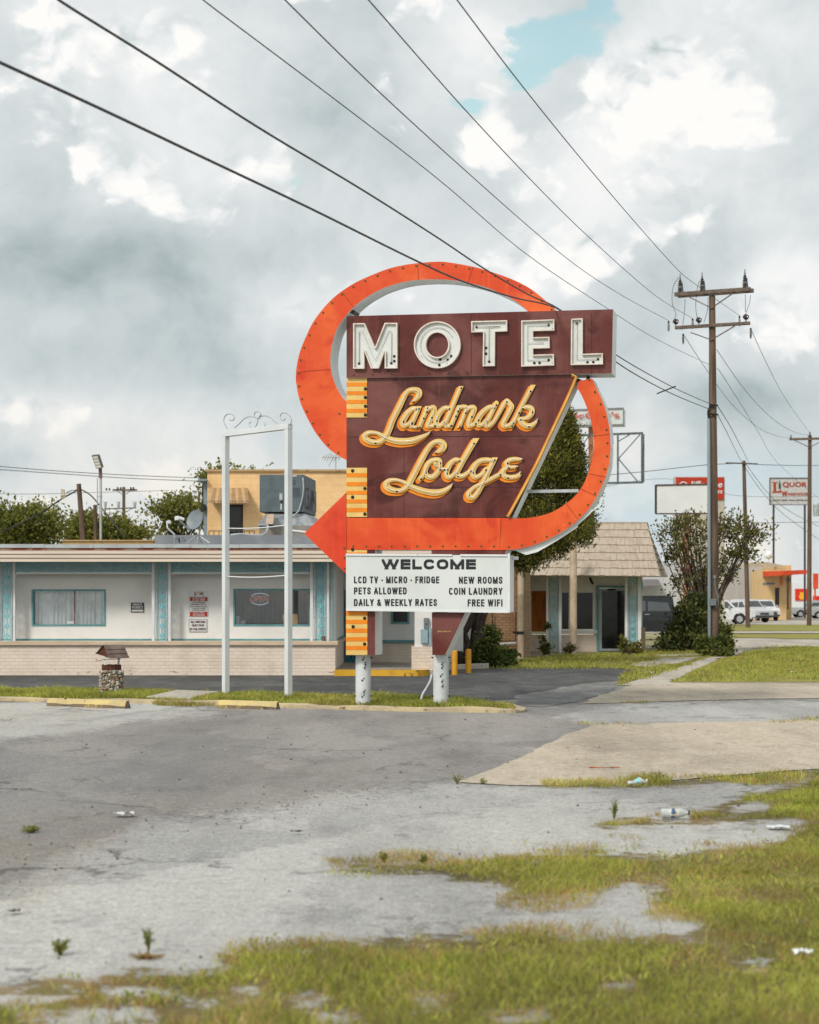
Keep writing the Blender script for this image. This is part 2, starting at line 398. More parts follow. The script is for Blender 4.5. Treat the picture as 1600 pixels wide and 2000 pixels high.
# condensed bold grotesque for the painted boards: strokes -> distance field -> outline
def _arc(cx, cy, rx, ry, a0, a1, n=12):
    f = lambda v: math.copysign(abs(v)**.78, v)
    return [(cx+rx*f(math.cos(math.radians(a0+(a1-a0)*i/n))), cy-ry*f(math.sin(math.radians(a0+(a1-a0)*i/n)))) for i in range(n+1)]
GLY = {'E': (.86, ['0,0 0,1', '0,0 1,0', '0,.48 .9,.48', '0,1 1,1']), 'L': (.84, ['0,0 0,1', '0,1 1,1']), 'F': (.84, ['0,0 0,1', '0,0 1,0', '0,.48 .88,.48']), 'H': (1, ['0,0 0,1', '1,0 1,1', '0,.5 1,.5']), 'I': (0, ['0,0 0,1']), 'T': (.92, ['0,0 1,0', '.5,0 .5,1']),
  'N': (1, ['0,0 0,1', '1,0 1,1', '0,0 1,1']), 'M': (1.22, ['0,0 0,1', '1,0 1,1', '0,0 .5,.9', '1,0 .5,.9']), 'W': (1.5, ['0,0 .24,1', '.24,1 .5,.05', '.5,.05 .76,1', '.76,1 1,0']), 'V': (1, ['0,0 .5,1', '1,0 .5,1']), 'Y': (1, ['0,0 .5,.55', '1,0 .5,.55', '.5,.55 .5,1']),
  'A': (1.04, ['0,1 .5,0', '1,1 .5,0', '.2,.70 .8,.70']), 'K': (1, ['0,0 0,1', '1,0 .04,.62', '.36,.42 1,1']), '-': (.42, ['0,.58 1,.58']), 'O': (1.02, [_arc(.5, .5, .5, .5, 0, 360, 28)]), 'C': (.98, [_arc(.5, .5, .5, .5, 42, 318, 24)]), 'G': (1.02, [_arc(.5, .5, .5, .5, 42, 335, 24), '1,.55 1,.92', '.6,.55 1,.55']),
  'D': (1, ['0,0 0,1', '0,0 .4,0', '0,1 .4,1', _arc(.4, .5, .6, .5, 90, -90, 14)]), 'P': (.94, ['0,0 0,1', '0,0 .6,0', '0,.56 .6,.56', _arc(.6, .28, .4, .28, 90, -90, 10)]), 'R': (.98, ['0,0 0,1', '0,0 .58,0', '0,.52 .58,.52', _arc(.58, .26, .4, .26, 90, -90, 10), '.5,.52 1,1']),
  'S': (.94, [[(1, .24), (.93, .08), (.72, 0), (.34, 0), (.08, .08), (.02, .26), (.14, .41), (.5, .5), (.86, .59), (.99, .75), (.92, .92), (.68, 1), (.32, 1), (.08, .93), (0, .76)]]), 'U': (1, ['0,0 0,.6', '1,0 1,.6', _arc(.5, .6, .5, .4, 180, 360, 14)]),
  '&': (1.12, ['1,1 .24,.26', [(.24, .26), (.22, .1), (.42, 0), (.6, .1), (.56, .28), (.1, .62), (0, .8), (.16, .97), (.42, 1), (.66, .9), (.92, .58)]])}
def block_text(mb, body, box, fn, t, mi=0, gap=.27):
    x0, y0, x1, y1 = box; wd = lambda c: GLY[c][0] if c != ' ' else .34
    nI = body.count('I'); u = (x1-x0-nI*t)/(sum(wd(c) for c in body)+gap*(len(body)-1)); x = x0
    for c in body:
        w = t if c == 'I' else wd(c)*u
        if c != ' ':
            st = max(.06, t/26); gx_, gy_ = np.meshgrid(np.arange(x-2*st, x+w+3*st, st), np.arange(y0-2*st, y1+3*st, st)); P = np.stack([gx_.ravel(), gy_.ravel()], 1); D = np.full(len(P), 99.)
            for s_ in GLY[c][1]:
                L = [tuple(map(float, q.split(','))) for q in s_.split()] if isinstance(s_, str) else s_
                L = [np.array((x+t/2+(w-t)*a, y0+t/2+(y1-y0-t)*b)) for a, b in L]
                if isinstance(s_, str):
                    d = L[1]-L[0]; d = d/max(np.hypot(*d), 1e-6)*t*.6; L = [L[0]-d, L[1]+d]
                for a, b in zip(L[:-1], L[1:]): D = np.minimum(D, seg_dist(P, a, b)[0]-t/2)
            D = np.maximum(D, np.maximum(np.maximum(x-P[:, 0], P[:, 0]-x-w), np.maximum(y0-P[:, 1], P[:, 1]-y1)))
            mb.loops(group_loops(contours(D.reshape(gx_.shape), x-2*st, y0-2*st, st, 0, t*.012)), fn, (0, 0, 0), mi)
        x += w+gap*u
# ================================================================= GROUND
def jag(poly, fn, amp=.12, step=.25, seed=1, closed=True):
    # traced outline -> ground points with a worn, uneven edge
    P = [np.array(fn(*p)[:2]) for p in poly]; out = []; n = len(P)
    for i in range(n):
        a, b = P[i], P[(i+1) % n]; L = np.hypot(*(b-a)); k = max(1, min(160, int(L/step)))
        for j in range(k):
            q = a+(b-a)*j/k
            w = amp*min(1, L)
            q = q+np.array([fbm(np.array([q[0]*2.1+9]), np.array([q[1]*1.7]), seed)[0]-.5, fbm(np.array([q[0]*2.3]), np.array([q[1]*1.5+31]), seed+5)[0]-.5])*2*w
            out.append(tuple(q))
    return out
def sheet(name, poly, m, z, amp=.12, step=.25, seed=1, kind='structure', **kw):
    L = jag(poly, lambda x, y: G(x, y), amp, step, seed)
    o = MB().loops([[L]], lambda x, y: (x, y, z), (0, 0, 0)).build(name, m, recalc=False)
    me = o.data
    if me.polygons and sum(p.normal.z for p in me.polygons) < 0: me.flip_normals()
    return struct(o, kind, **kw)
def asphalt_mat(name, dark, pale, attr=False, crack=True):
    m, n, b = base_mat(name)
    co = n.new('ShaderNodeTexCoord').outputs['Object']
    big = n.noise(n.vmath('MULTIPLY', co, (1, .25, 1)), .6, 7, .6); med = n.noise(n.vmath('MULTIPLY', co, (1, .4, 1)), 2.6, 6, .65)
    grit = n.noise(co, 38, 5, .8); fine = n.noise(co, 120, 3, .8)
    agg = n.noise(co, 11, 6, .8); edgeN = n.noise(co, 5.5, 6, .75)
    if attr:
        a = n.new('ShaderNodeAttribute', attribute_name='pale').outputs['Fac']
        f = n.math('ADD', a, n.math('MULTIPLY', n.math('SUBTRACT', med, .5), 1.5))
        f = n.math('ADD', f, n.math('MULTIPLY', n.math('SUBTRACT', agg, .5), 2.0)); f = n.step(f, .2, .8)
        c = n.mix(f, dark, pale)
        b2 = n.new('ShaderNodeAttribute', attribute_name='brown').outputs['Fac']
        c = n.mix(n.math('MULTIPLY', n.math('MULTIPLY', b2, n.step(med, .35, .62)), .55), c, (.31, .26, .205, 1))
        so = n.new('ShaderNodeAttribute', attribute_name='soil').outputs['Fac']
        so = n.math('ADD', so, n.math('ADD', n.math('MULTIPLY', n.math('SUBTRACT', edgeN, .5), 3.0), n.math('MULTIPLY', n.math('SUBTRACT', grit, .5), 1.6))); SOILF = n.step(so, .40, .66)
    else: c = n.mix(n.step(med, .35, .7), dark, pale)
    if attr: c = n.mix(SOILF, c, n.mix(n.step(med, .4, .6), (.15, .125, .045, 1), (.21, .15, .075, 1)))
    c = n.mix(n.step(big, .38, .68), c, n.mix(1.0, c, (.72, .72, .73, 1), 'MULTIPLY'))
    c = n.mix(n.math('MULTIPLY', n.step(n.noise(n.vmath('MULTIPLY', co, (.9, .55, 1)), 1.3, 8, .7), .52, .68), .5), c, n.mix(1.0, c, (.60, .60, .63, 1), 'MULTIPLY'))
    c = n.mix(n.math('MULTIPLY', n.step(n.noise(n.vmath('ADD', co, (7, 3, 0)), .8, 7, .7), .58, .74), .5), c, n.mix(1.0, c, (1.13, 1.11, 1.07, 1), 'MULTIPLY'))
    c = n.mix(1.0, c, n.ramp(agg, [(.30, (.62, .61, .60, 1)), (.45, (.94, .94, .94, 1)), (.56, (1.03, 1.03, 1.03, 1)), (.70, (1.30, 1.28, 1.24, 1))]), 'MULTIPLY')
    oil = n.step(n.noise(n.vmath('ADD', n.vmath('MULTIPLY', co, (1, .7, 1)), (3, 1, 0)), 1.9, 5, .6), .64, .70)
    c = n.mix(n.math('MULTIPLY', oil, .35), c, (.08, .075, .07, 1))
    c = n.mix(1.0, c, n.ramp(grit, [(.28, (.35, .34, .33, 1)), (.42, (.86, .86, .86, 1)), (.56, (1.05, 1.05, 1.05, 1)), (.72, (1.6, 1.57, 1.5, 1))]), 'MULTIPLY')
    c = n.mix(1.0, c, n.ramp(fine, [(.3, (.55, .55, .55, 1)), (.7, (1.45, 1.45, 1.45, 1))]), 'MULTIPLY')
    if crack and not attr or attr:
        vo = n.new('ShaderNodeTexVoronoi', feature='DISTANCE_TO_EDGE'); vo.inputs['Scale'].default_value = .33
        n.l.new(n.vmath('ADD', co, n.vmath('MULTIPLY', n.noise(co, 1.5, 6, .65, out=1), (1.6, 1.6, 0))), vo.inputs['Vector'])
        f = n.math('MULTIPLY', n.step(vo.outputs['Distance'], .012, .003), n.step(n.noise(co, .35, 3), .48, .6))
        c = n.mix(n.math('MULTIPLY', f, .7), c, (.06, .055, .05, 1))
        v2 = n.new('ShaderNodeTexVoronoi', feature='DISTANCE_TO_EDGE'); v2.inputs['Scale'].default_value = 1.15
        n.l.new(n.vmath('ADD', n.vmath('MULTIPLY', co, (1, .6, 1)), n.vmath('MULTIPLY', n.noise(co, 3, 6, .7, out=1), (.7, .7, 0))), v2.inputs['Vector'])
        f = n.math('MULTIPLY', n.step(v2.outputs['Distance'], .022, .004), n.step(n.noise(n.vmath('ADD', co, (11, 5, 0)), .5, 4), .54, .60))
        c = n.mix(n.math('MULTIPLY', f, .55), c, (.07, .065, .06, 1))
        pt = n.new('ShaderNodeTexVoronoi', feature='F1'); pt.inputs['Scale'].default_value = .42
        n.l.new(n.vmath('ADD', n.vmath('MULTIPLY', co, (1, .55, 1)), n.vmath('MULTIPLY', n.noise(co, 2.2, 7, .7, out=1), (.9, .9, 0))), pt.inputs['Vector'])
        tone = n.new('ShaderNodeSeparateColor'); n.l.new(pt.outputs['Color'], tone.inputs[0])
        c = n.mix(1.0, c, n.ramp(tone.outputs[0], [(0, (.80, .80, .81, 1)), (.3, (.93, .93, .93, 1)), (.6, (1.03, 1.02, 1.0, 1)), (1, (1.10, 1.10, 1.09, 1))]), 'MULTIPLY')
    n.l.new(c, b.inputs['Base Color']); b.inputs['Roughness'].default_value = .92; b.inputs['Specular IOR Level'].default_value = .15
    bp = n.new('ShaderNodeBump'); bp.inputs['Strength'].default_value = .5; bp.inputs['Distance'].default_value = .006
    n.l.new(n.math('ADD', grit, n.math('MULTIPLY', fine, .6)), bp.inputs['Height']); n.l.new(bp.outputs[0], b.inputs['Normal'])
    return m
m_lot = asphalt_mat('lot_asphalt', (.285, .272, .263, 1), (.425, .418, .405, 1), True)
m_drive = asphalt_mat('driveway_asphalt', (.088, .087, .088, 1), (.135, .133, .132, 1))
m_grey = asphalt_mat('grey_asphalt', (.20, .198, .195, 1), (.30, .295, .285, 1))
m_conc = asphalt_mat('worn_concrete', (.47, .40, .315, 1), (.53, .46, .37, 1), crack=False)
m_walk = asphalt_mat('pale_concrete', (.44, .395, .335, 1), (.50, .455, .395, 1), crack=False)
m_soil = mat('turf_soil', (.17, .15, .04, 1), .95, (.23, .17, .07, 1), 3, .4, .65, .5, 40)
m_turf = mat('turf', (.20, .20, .032, 1), .95, (.27, .23, .055, 1), 1.3, .35, .7, .4, 30)

gm = MB(); gm.add([(-900, -60, 0), (900, -60, 0), (900, 3500, 0), (-900, 3500, 0)], [(0, 1, 2, 3)])
struct(gm.build('ground', mat('dry_ground', (.30, .26, .17, 1), .95, (.20, .19, .07, 1), .15, .4, .6, .3, 8), recalc=False))
PALE = [[(-400, 1790), (40, 1722), (80, 1690), (160, 1655), (230, 1630), (285, 1600), (440, 1590), (565, 1575), (625, 1552), (750, 1543), (900, 1532), (2200, 1532), (2200, 3000), (-400, 3000)],
        [(-400, 1462), (75, 1440), (200, 1425), (250, 1410), (430, 1392), (330, 1372), (-400, 1372)], [(1240, 1374), (2200, 1356), (2200, 1412), (1160, 1414), (1080, 1400)]]
BROWN = [[(-300, 1640), (250, 1590), (560, 1560), (760, 1535), (560, 1545), (300, 1580), (240, 1640), (60, 1760), (-300, 1800)], [(560, 1510), (700, 1500), (660, 1512)], [(-300, 1385), (240, 1385), (120, 1412), (-300, 1415)], [(420, 1500), (620, 1495), (560, 1520)]]
FG = [(-300, 1950), (0, 1925), (100, 1915), (200, 1905), (330, 1897), (430, 1898), (455, 1870), (500, 1858), (600, 1845), (700, 1835), (800, 1832), (900, 1830), (1000, 1822), (1060, 1826), (1110, 1837), (1250, 1832),
      (1325, 1827), (1380, 1805), (1340, 1792), (1280, 1775), (1265, 1758), (1290, 1740), (1300, 1728), (1220, 1730), (1160, 1746), (1080, 1752), (1000, 1758), (975, 1752), (1015, 1738), (940, 1728), (860, 1712), (740, 1706), (660, 1702), (740, 1692), (870, 1686), (1000, 1672), (1160, 1662), (1300, 1674), (1380, 1660), (1500, 1652), (1530, 1640), (1600, 1602), (1900, 1560), (2300, 1520), (2400, 2300), (-300, 2300)]
FGH = [[(-80, 1945), (60, 1938), (150, 1948), (90, 1962), (-80, 1965)], [(200, 1935), (270, 1928), (320, 1936), (240, 1945)], [(560, 1955), (620, 1950), (640, 1960), (580, 1966)], [(960, 1985), (1060, 1978), (1080, 1992), (980, 2000)], [(1180, 1925), (1230, 1920), (1240, 1930)], [(40, 1990), (120, 1975), (260, 1968), (300, 1985), (200, 2010), (60, 2015)], [(330, 1955), (420, 1950), (400, 1962)], [(800, 1952), (880, 1948), (860, 1960), (810, 1962)], [(460, 1930), (520, 1925), (500, 1936)], [(1440, 1890), (1490, 1880), (1500, 1895)], [(600, 1975), (700, 1990), (640, 2000)]]
FG2 = [(1160, 1613), (1200, 1603), (1290, 1592), (1310, 1575), (1340, 1585), (1400, 1577), (1430, 1563), (1500, 1545), (1540, 1533), (1600, 1525), (1900, 1500), (1900, 1590), (1600, 1596), (1520, 1604), (1420, 1610), (1330, 1612), (1250, 1616), (1180, 1618)]
FG2H = [[(1420, 1578), (1480, 1566), (1545, 1570), (1500, 1582), (1440, 1586)], [(1270, 1604), (1345, 1604), (1345, 1590), (1270, 1590)]]
FG3 = [(1060, 1535), (1130, 1531), (1200, 1533), (1260, 1526), (1320, 1523), (1450, 1514), (1600, 1503), (1900, 1490), (1900, 1506), (1600, 1521), (1450, 1528), (1320, 1535), (1250, 1539), (1110, 1539)]
def lot():
    nr, nc = 260, 310
    ds = 4.2*(58/4.2)**(np.arange(nr)/(nr-1)); V = []; pal = []; br = []
    D = np.repeat(ds, nc); U = np.tile(np.linspace(-.48, .48, nc), nr); X = U*D+np.sign(U)*2*np.abs(U)
    P = np.stack([CX+X/D*F, HY+EYE*F/D], 1)
    pal = np.zeros(len(P)); br = np.zeros(len(P)); so = np.zeros(len(P))
    for q, hs in ((FG, FGH), (FG2, FG2H), (FG3, ())):
        sd = poly_sd(P, q)
        for h in hs: sd = np.maximum(sd, -poly_sd(P, h))
        so = np.maximum(so, 1/(1+np.exp(np.clip((sd+1)/np.clip((P[:, 1]-HY)*.012, 1.2, 9), -30, 30))))
    for q in PALE: pal = np.maximum(pal, 1/(1+np.exp(np.clip(poly_sd(P, q)/np.clip((P[:, 1]-HY)*.022, 2, 12), -30, 30))))
    for q in BROWN: br = np.maximum(br, 1/(1+np.exp(np.clip(poly_sd(P, q)/np.clip((P[:, 1]-HY)*.04, 3, 20), -30, 30))))
    Z = np.full(len(P), .004)
    me = bpy.data.meshes.new('parking_lot')
    idx = np.arange(nr*nc).reshape(nr, nc); fs = np.stack([idx[:-1, :-1], idx[:-1, 1:], idx[1:, 1:], idx[1:, :-1]], -1).reshape(-1, 4)
    me.from_pydata(np.stack([X, D, Z], 1).tolist(), [], fs.tolist())
    for nm, a in (('pale', pal), ('brown', br), ('soil', so)):
        at = me.attributes.new(nm, 'FLOAT', 'POINT'); at.data.foreach_set('value', a.astype('f'))
    me.materials.append(m_lot); me.update()
    struct(link('parking_lot', me))
lot()
sheet('driveway', [(-420, 1316), (655, 1318), (845, 1313), (960, 1300), (1235, 1307), (1242, 1312), (1222, 1330), (1180, 1342), (1060, 1352), (1010, 1366), (900, 1372), (-420, 1372)], m_drive, .008, .15, .3, 3)
sheet('driveway', [(1140, 1336), (1225, 1330), (1200, 1350), (1120, 1374), (1060, 1382), (1020, 1380), (1000, 1362), (1060, 1350)], m_grey, .010, .15, .3, 4)
sheet('concrete_apron', [(1160, 1416), (1300, 1414), (1450, 1411), (1900, 1398), (1900, 1497), (1600, 1503), (1330, 1524), (1120, 1537), (1000, 1536), (900, 1530), (965, 1504), (1080, 1450)], m_conc, .012, .07, .2, 5)
sheet('concrete_apron', [(1128, 1376), (1180, 1356), (1215, 1346), (1240, 1334), (1900, 1330), (1900, 1360), (1500, 1366), (1300, 1371)], m_conc, .012, .10, .25, 6)
sheet('sidewalk', [(1200, 1340), (1225, 1334), (1325, 1304), (1400, 1278), (1440, 1262), (1500, 1258), (1400, 1290), (1312, 1332), (1314, 1340)], m_walk, .014, .08, .25, 7)
sheet('road', [(1250, 1266), (1420, 1241), (2300, 1241), (2300, 1266), (1500, 1264), (1440, 1272)], m_walk, .010, .2, 1, 8)
sheet('road', [(300, 1222), (1000, 1224), (2600, 1222), (2600, 1196), (300, 1196)], m_walk, .016, .3, 3, 8)
sheet('sidewalk', [(1400, 1238.6), (2300, 1238.6), (2300, 1234.5), (1400, 1234.5)], m_walk, .05, .1, 1, 9)

# ---- grass: every patch is blades on soil
m_grass = tint_mat('grass_blades', .6, .35)
GREEN = np.array([[.28, .315, .042], [.19, .24, .035], [.36, .375, .066], [.32, .325, .052], [.43, .41, .10]])
DRY = np.array([[.44, .29, .10], [.40, .25, .085], [.48, .35, .15], [.37, .19, .065], [.38, .30, .08]])
def blades(name, P, h, w, green, seed=0, z=.0, label=None):
    r = np.random.default_rng(seed); n = len(P)
    H = h*(.4+.9*r.random(n)**1.6)*(.25+1.5*fbm(P[:, 0]*1.9, P[:, 1]*1.9, seed+3)**1.3); ang = r.random(n)*2*np.pi
    lean = (.4+1.3*r.random(n))*H; la = r.random(n)*2*np.pi
    sx, sy = np.cos(ang)*w*.5, np.sin(ang)*w*.5; lx, ly = np.cos(la)*lean, np.sin(la)*lean
    B = np.stack([P[:, 0], P[:, 1], np.full(n, z)], 1)
    def at(dx, dy, dz): return B+np.stack([dx, dy, dz], 1)
    V = np.stack([at(-sx, -sy, 0*H), at(sx, sy, 0*H), at(.35*lx+.8*sx, .35*ly+.8*sy, .6*H), at(.35*lx-.8*sx, .35*ly-.8*sy, .6*H), at(lx, ly, H)], 1).reshape(-1, 3)
    i = np.arange(n)[:, None]*5
    loops_ = np.concatenate([i+np.array([[0, 1, 2, 3]]), i+np.array([[3, 2, 4]])], 1).ravel()
    me = bpy.data.meshes.new(name); me.vertices.add(n*5); me.vertices.foreach_set('co', V.astype('f').ravel())
    me.loops.add(n*7); me.loops.foreach_set('vertex_index', loops_.astype('i'))
    me.polygons.add(n*2); st = (np.arange(n)[:, None]*7+np.array([[0, 4]])).ravel(); me.polygons.foreach_set('loop_start', st.astype('i'))
    g = np.clip(green, 0, 1); pick = r.random(n) < g
    c = np.where(pick[:, None], GREEN[r.integers(0, 5, n)], DRY[r.integers(0, 5, n)])
    c = c*(.40+1.2*fbm(P[:, 0]*3.1, P[:, 1]*2.2, seed+8))[:, None]*(.85+.3*r.random(n))[:, None]
    c = np.concatenate([c, np.ones((n, 1))], 1)
    at_ = me.color_attributes.new('tint', 'FLOAT_COLOR', 'POINT'); at_.data.foreach_set('color', np.repeat(c, 5, 0).astype('f').ravel())
    me.materials.append(m_grass); me.update(); me.validate()
    return struct(link(name, me), 'stuff')
def scatter(poly, n, seed, edge=10, z=0., holes=(), clump=1.2, thr=.0):
    # uniform over the ground, thinned near the traced edge and where the turf is worn
    r = np.random.default_rng(seed); Q = np.array([G(x, y, z)[:2] for x, y in poly]); lo, hi = Q.min(0), Q.max(0)
    P = lo+(hi-lo)*r.random((n, 2))
    S = np.stack([CX+P[:, 0]/P[:, 1]*F, HY+(EYE-z)*F/P[:, 1]], 1)
    sd = -poly_sd(S, poly)
    for hpoly in holes: sd = np.minimum(sd, poly_sd(S, hpoly))
    nz = fbm(P[:, 0]*clump, P[:, 1]*clump, seed+1)
    e = sd/edge+(nz-.5)*8
    k = (r.random(n) < np.clip(e*.8+.15, 0, 1)) & (sd > -edge*2.4) & (nz > thr)
    return P[k], np.clip(sd[k]/edge, -2, 3), nz[k]
P, sd, nz = scatter(FG, 560000, 21, 16, .016, FGH, 1.3, .24)
# keep what the lens could see, plus a margin for a step to the side
k = np.abs(P[:, 0]) < P[:, 1]*.33+1.2; P, sd, nz = P[k], sd[k], nz[k]
S_ = CX+P[:, 0]/P[:, 1]*F
dryleft = np.clip((420-S_)/300, 0, 1)
blades('grass', P, .040, .0036, .94-.62*np.clip(1.1-sd, 0, 1)-.80*dryleft*(nz < .63)-.35*(nz < .42), 31, .014)
# coarser tufts and broad weed leaves standing out of the turf
P, sd, nz = scatter(FG, 80000, 43, 12, .016, FGH, 2.6, .56); k = np.abs(P[:, 0]) < P[:, 1]*.33+1.2; P, sd, nz = P[k], sd[k], nz[k]
blades('grass', P, .062, .0042, .95-.5*np.clip(1-sd, 0, 1), 44, .014)
P, sd, nz = scatter(FG, 52000, 45, 12, .016, FGH, 3.4, .58); k = np.abs(P[:, 0]) < P[:, 1]*.33+1.2; P = P[k]
blades('ground_cover', P, .028, .012, 1.0+0*P[:, 0], 46, .016)
P, sd, nz = scatter(FG2, 110000, 22, 7, .016, FG2H, 1.6, .3); k = np.abs(P[:, 0]) < P[:, 1]*.33+1.2; P, sd, nz = P[k], sd[k], nz[k]
blades('grass', P, .048, .0046, .72-.4*np.clip(1-sd, 0, 1)+.3*(P[:, 0] > 2.4), 32, .014)
P, sd, nz = scatter(FG3, 26000, 23, 5, .016, (), 1.6, .25)
blades('grass', P, .055, .006, .85-.3*np.clip(1-sd, 0, 1), 33, .014)
# weeds along the joint between grey strip and apron
J = [(1130, 1413.5), (1260, 1413), (1440, 1410), (1520, 1406), (1660, 1399), (1660, 1402), (1520, 1409), (1440, 1413), (1260, 1416), (1130, 1415.5)]
P, sd, nz = scatter(J, 5000, 24, 2, .012, (), .9, .36); blades('grass', P, .05, .008, .6+0*sd, 34, .01)
J = [(1210, 1371), (1400, 1368), (1500, 1367), (1500, 1369.5), (1400, 1371), (1210, 1373)]
P, sd, nz = scatter(J, 2500, 25, 2, .012, (), .9, .42); blades('grass', P, .04, .008, .5+0*sd, 35, .01)
# lawns
L1 = [(1310, 1334), (1355, 1310), (1400, 1290), (1480, 1269), (1560, 1263), (1900, 1262), (1900, 1334)]
L2 = [(955, 1304), (975, 1292), (1030, 1284), (1250, 1276), (1300, 1262), (1420, 1262), (1428, 1272), (1400, 1279), (1330, 1303), (1235, 1331), (1205, 1339), (1212, 1322), (1242, 1309), (1180, 1305)]
L2H = [[(1230, 1300), (1290, 1287), (1370, 1284), (1330, 1296), (1260, 1305)], [(1280, 1283), (1400, 1281), (1400, 1279), (1280, 1280)]]
sheet('lawn', L1, m_turf, .018, .06, .3, 14); sheet('lawn', L2, m_soil, .018, .12, .3, 15); sheet('lawn', [(1405, 1234), (2300, 1234), (2300, 1221), (1380, 1221)], m_turf, .05, .1, 1, 16)
sheet('lawn', [(1400, 1247), (1510, 1247), (1540, 1249), (2300, 1249), (2300, 1239), (1400, 1239)], m_turf, .03, .1, 1, 17)
sheet('sidewalk', L2H[0], m_walk, .022, .15, .3, 18); sheet('sidewalk', L2H[1], m_walk, .022, .1, .3, 19)
P, sd, nz = scatter(L1, 80000, 26, 3, .018); k = P[:, 0] < P[:, 1]*.25+1; P, sd, nz = P[k], sd[k], nz[k]; blades('grass', P, .085, .014, .96-.22*(nz < .4), 36, .015)
P, sd, nz = scatter(L2, 60000, 27, 3, .018, L2H, .8, .3); blades('grass', P, .09, .016, .93-.5*(nz < .45)*(P[:, 0] > 7), 37, .015)
# ================================================================= ISLAND
ISZ = .07
ISL = [(-420, 1360.5), (-100, 1361.5), (100, 1363.5), (285, 1366), (430, 1370), (560, 1374.5), (650, 1377), (800, 1381), (960, 1383.5), (1008, 1384), (1027, 1381), (1016, 1376.5), (960, 1369), (880, 1361.5), (760, 1357), (600, 1354.5), (430, 1350.5), (300, 1347), (150, 1344.5), (-100, 1342.5), (-420, 1341.5)]
m_kerb = mat('kerb_paint', C(226, 206, 162, .66), .85, C(206, 188, 156, .6), 1.6, .4, .6, .4, 40, col3=C(140, 120, 100, .5), scale3=6, lo3=.58, hi3=.68)
def island():
    A = [np.array(G(x, y, ISZ)[:2]) for x, y in ISL]
    A = [np.array(q) for q in smooth_path(A, 3, True)]
    n = len(A); area = sum(A[i-1][0]*A[i][1]-A[i][0]*A[i-1][1] for i in range(n)); sg = 1 if area > 0 else -1
    I = []
    for i in range(n):
        t = A[(i+1) % n]-A[i-1]; t /= np.hypot(*t); I.append(A[i]+sg*np.array([-t[1], t[0]])*.14)
    mb = MB()
    wob = lambda i, z: z+.012*math.sin(i*1.7)+.008*math.sin(i*.61)
    for i in range(n):
        j = (i+1) % n
        o0, o1, i0, i1 = A[i], A[j], I[i], I[j]
        mb.add([(o0[0], o0[1], 0), (o1[0], o1[1], 0), (o1[0], o1[1], wob(j, ISZ-.02)), (o0[0], o0[1], wob(i, ISZ-.02)), (i1[0], i1[1], wob(j, ISZ)), (i0[0], i0[1], wob(i, ISZ))], [(0, 1, 2, 3), (3, 2, 4, 5)])
        mb.add([(i0[0], i0[1], wob(i, ISZ)), (i1[0], i1[1], wob(j, ISZ)), (i1[0], i1[1], .02), (i0[0], i0[1], .02)], [(0, 1, 2, 3)])
    struct(mb.build('kerb', m_kerb, smooth=.6))
    s = MB().loops([[[tuple(q) for q in I]]], lambda x, y: (x, y, ISZ-.012), (0, 0, 0)).build('soil', m_soil, recalc=False)
    if s.data.polygons[0].normal.z < 0: s.data.flip_normals()
    struct(s)
    return [tuple(q) for q in I]
ISI = island()
SLAB = [(286, 1362.5), (345, 1349.5), (428, 1352.5), (372, 1366)]
sb = [G(x, y, ISZ) for x, y in SLAB]
sl = MB(); sl.hexa([(p.x, p.y, .05) for p in sb]+[(p.x, p.y, ISZ+.022) for p in sb]); struct(sl.build('path', m_walk, bevel=.01))
def island_grass():
    r = np.random.default_rng(40); Q = np.array(ISI); lo, hi = Q.min(0), Q.max(0); lo[0] = -8.2
    P = lo+(hi-lo)*r.random((90000, 2)); P = P[pipn(P, ISI)]
    sq = [tuple(p[:2]) for p in sb]
    ds = poly_sd(P, sq); de = -poly_sd(P, ISI)
    k = (ds > .02) & (r.random(len(P)) < np.clip(.25+de*4, 0, 1)); P = P[k]
    nz = fbm(P[:, 0]*.9, P[:, 1]*.9, 5)
    blades('grass', P, .088, .010, .97-.3*(nz < .35), 41, ISZ-.015)
island_grass()
J = [(300, 1375), (330, 1371), (420, 1372), (426, 1378), (380, 1381), (310, 1379)]
P, sd, nz = scatter(J, 2600, 29, 2, .01, (), .9, .3); blades('grass', P, .07, .008, .55+0*sd, 42, .01)

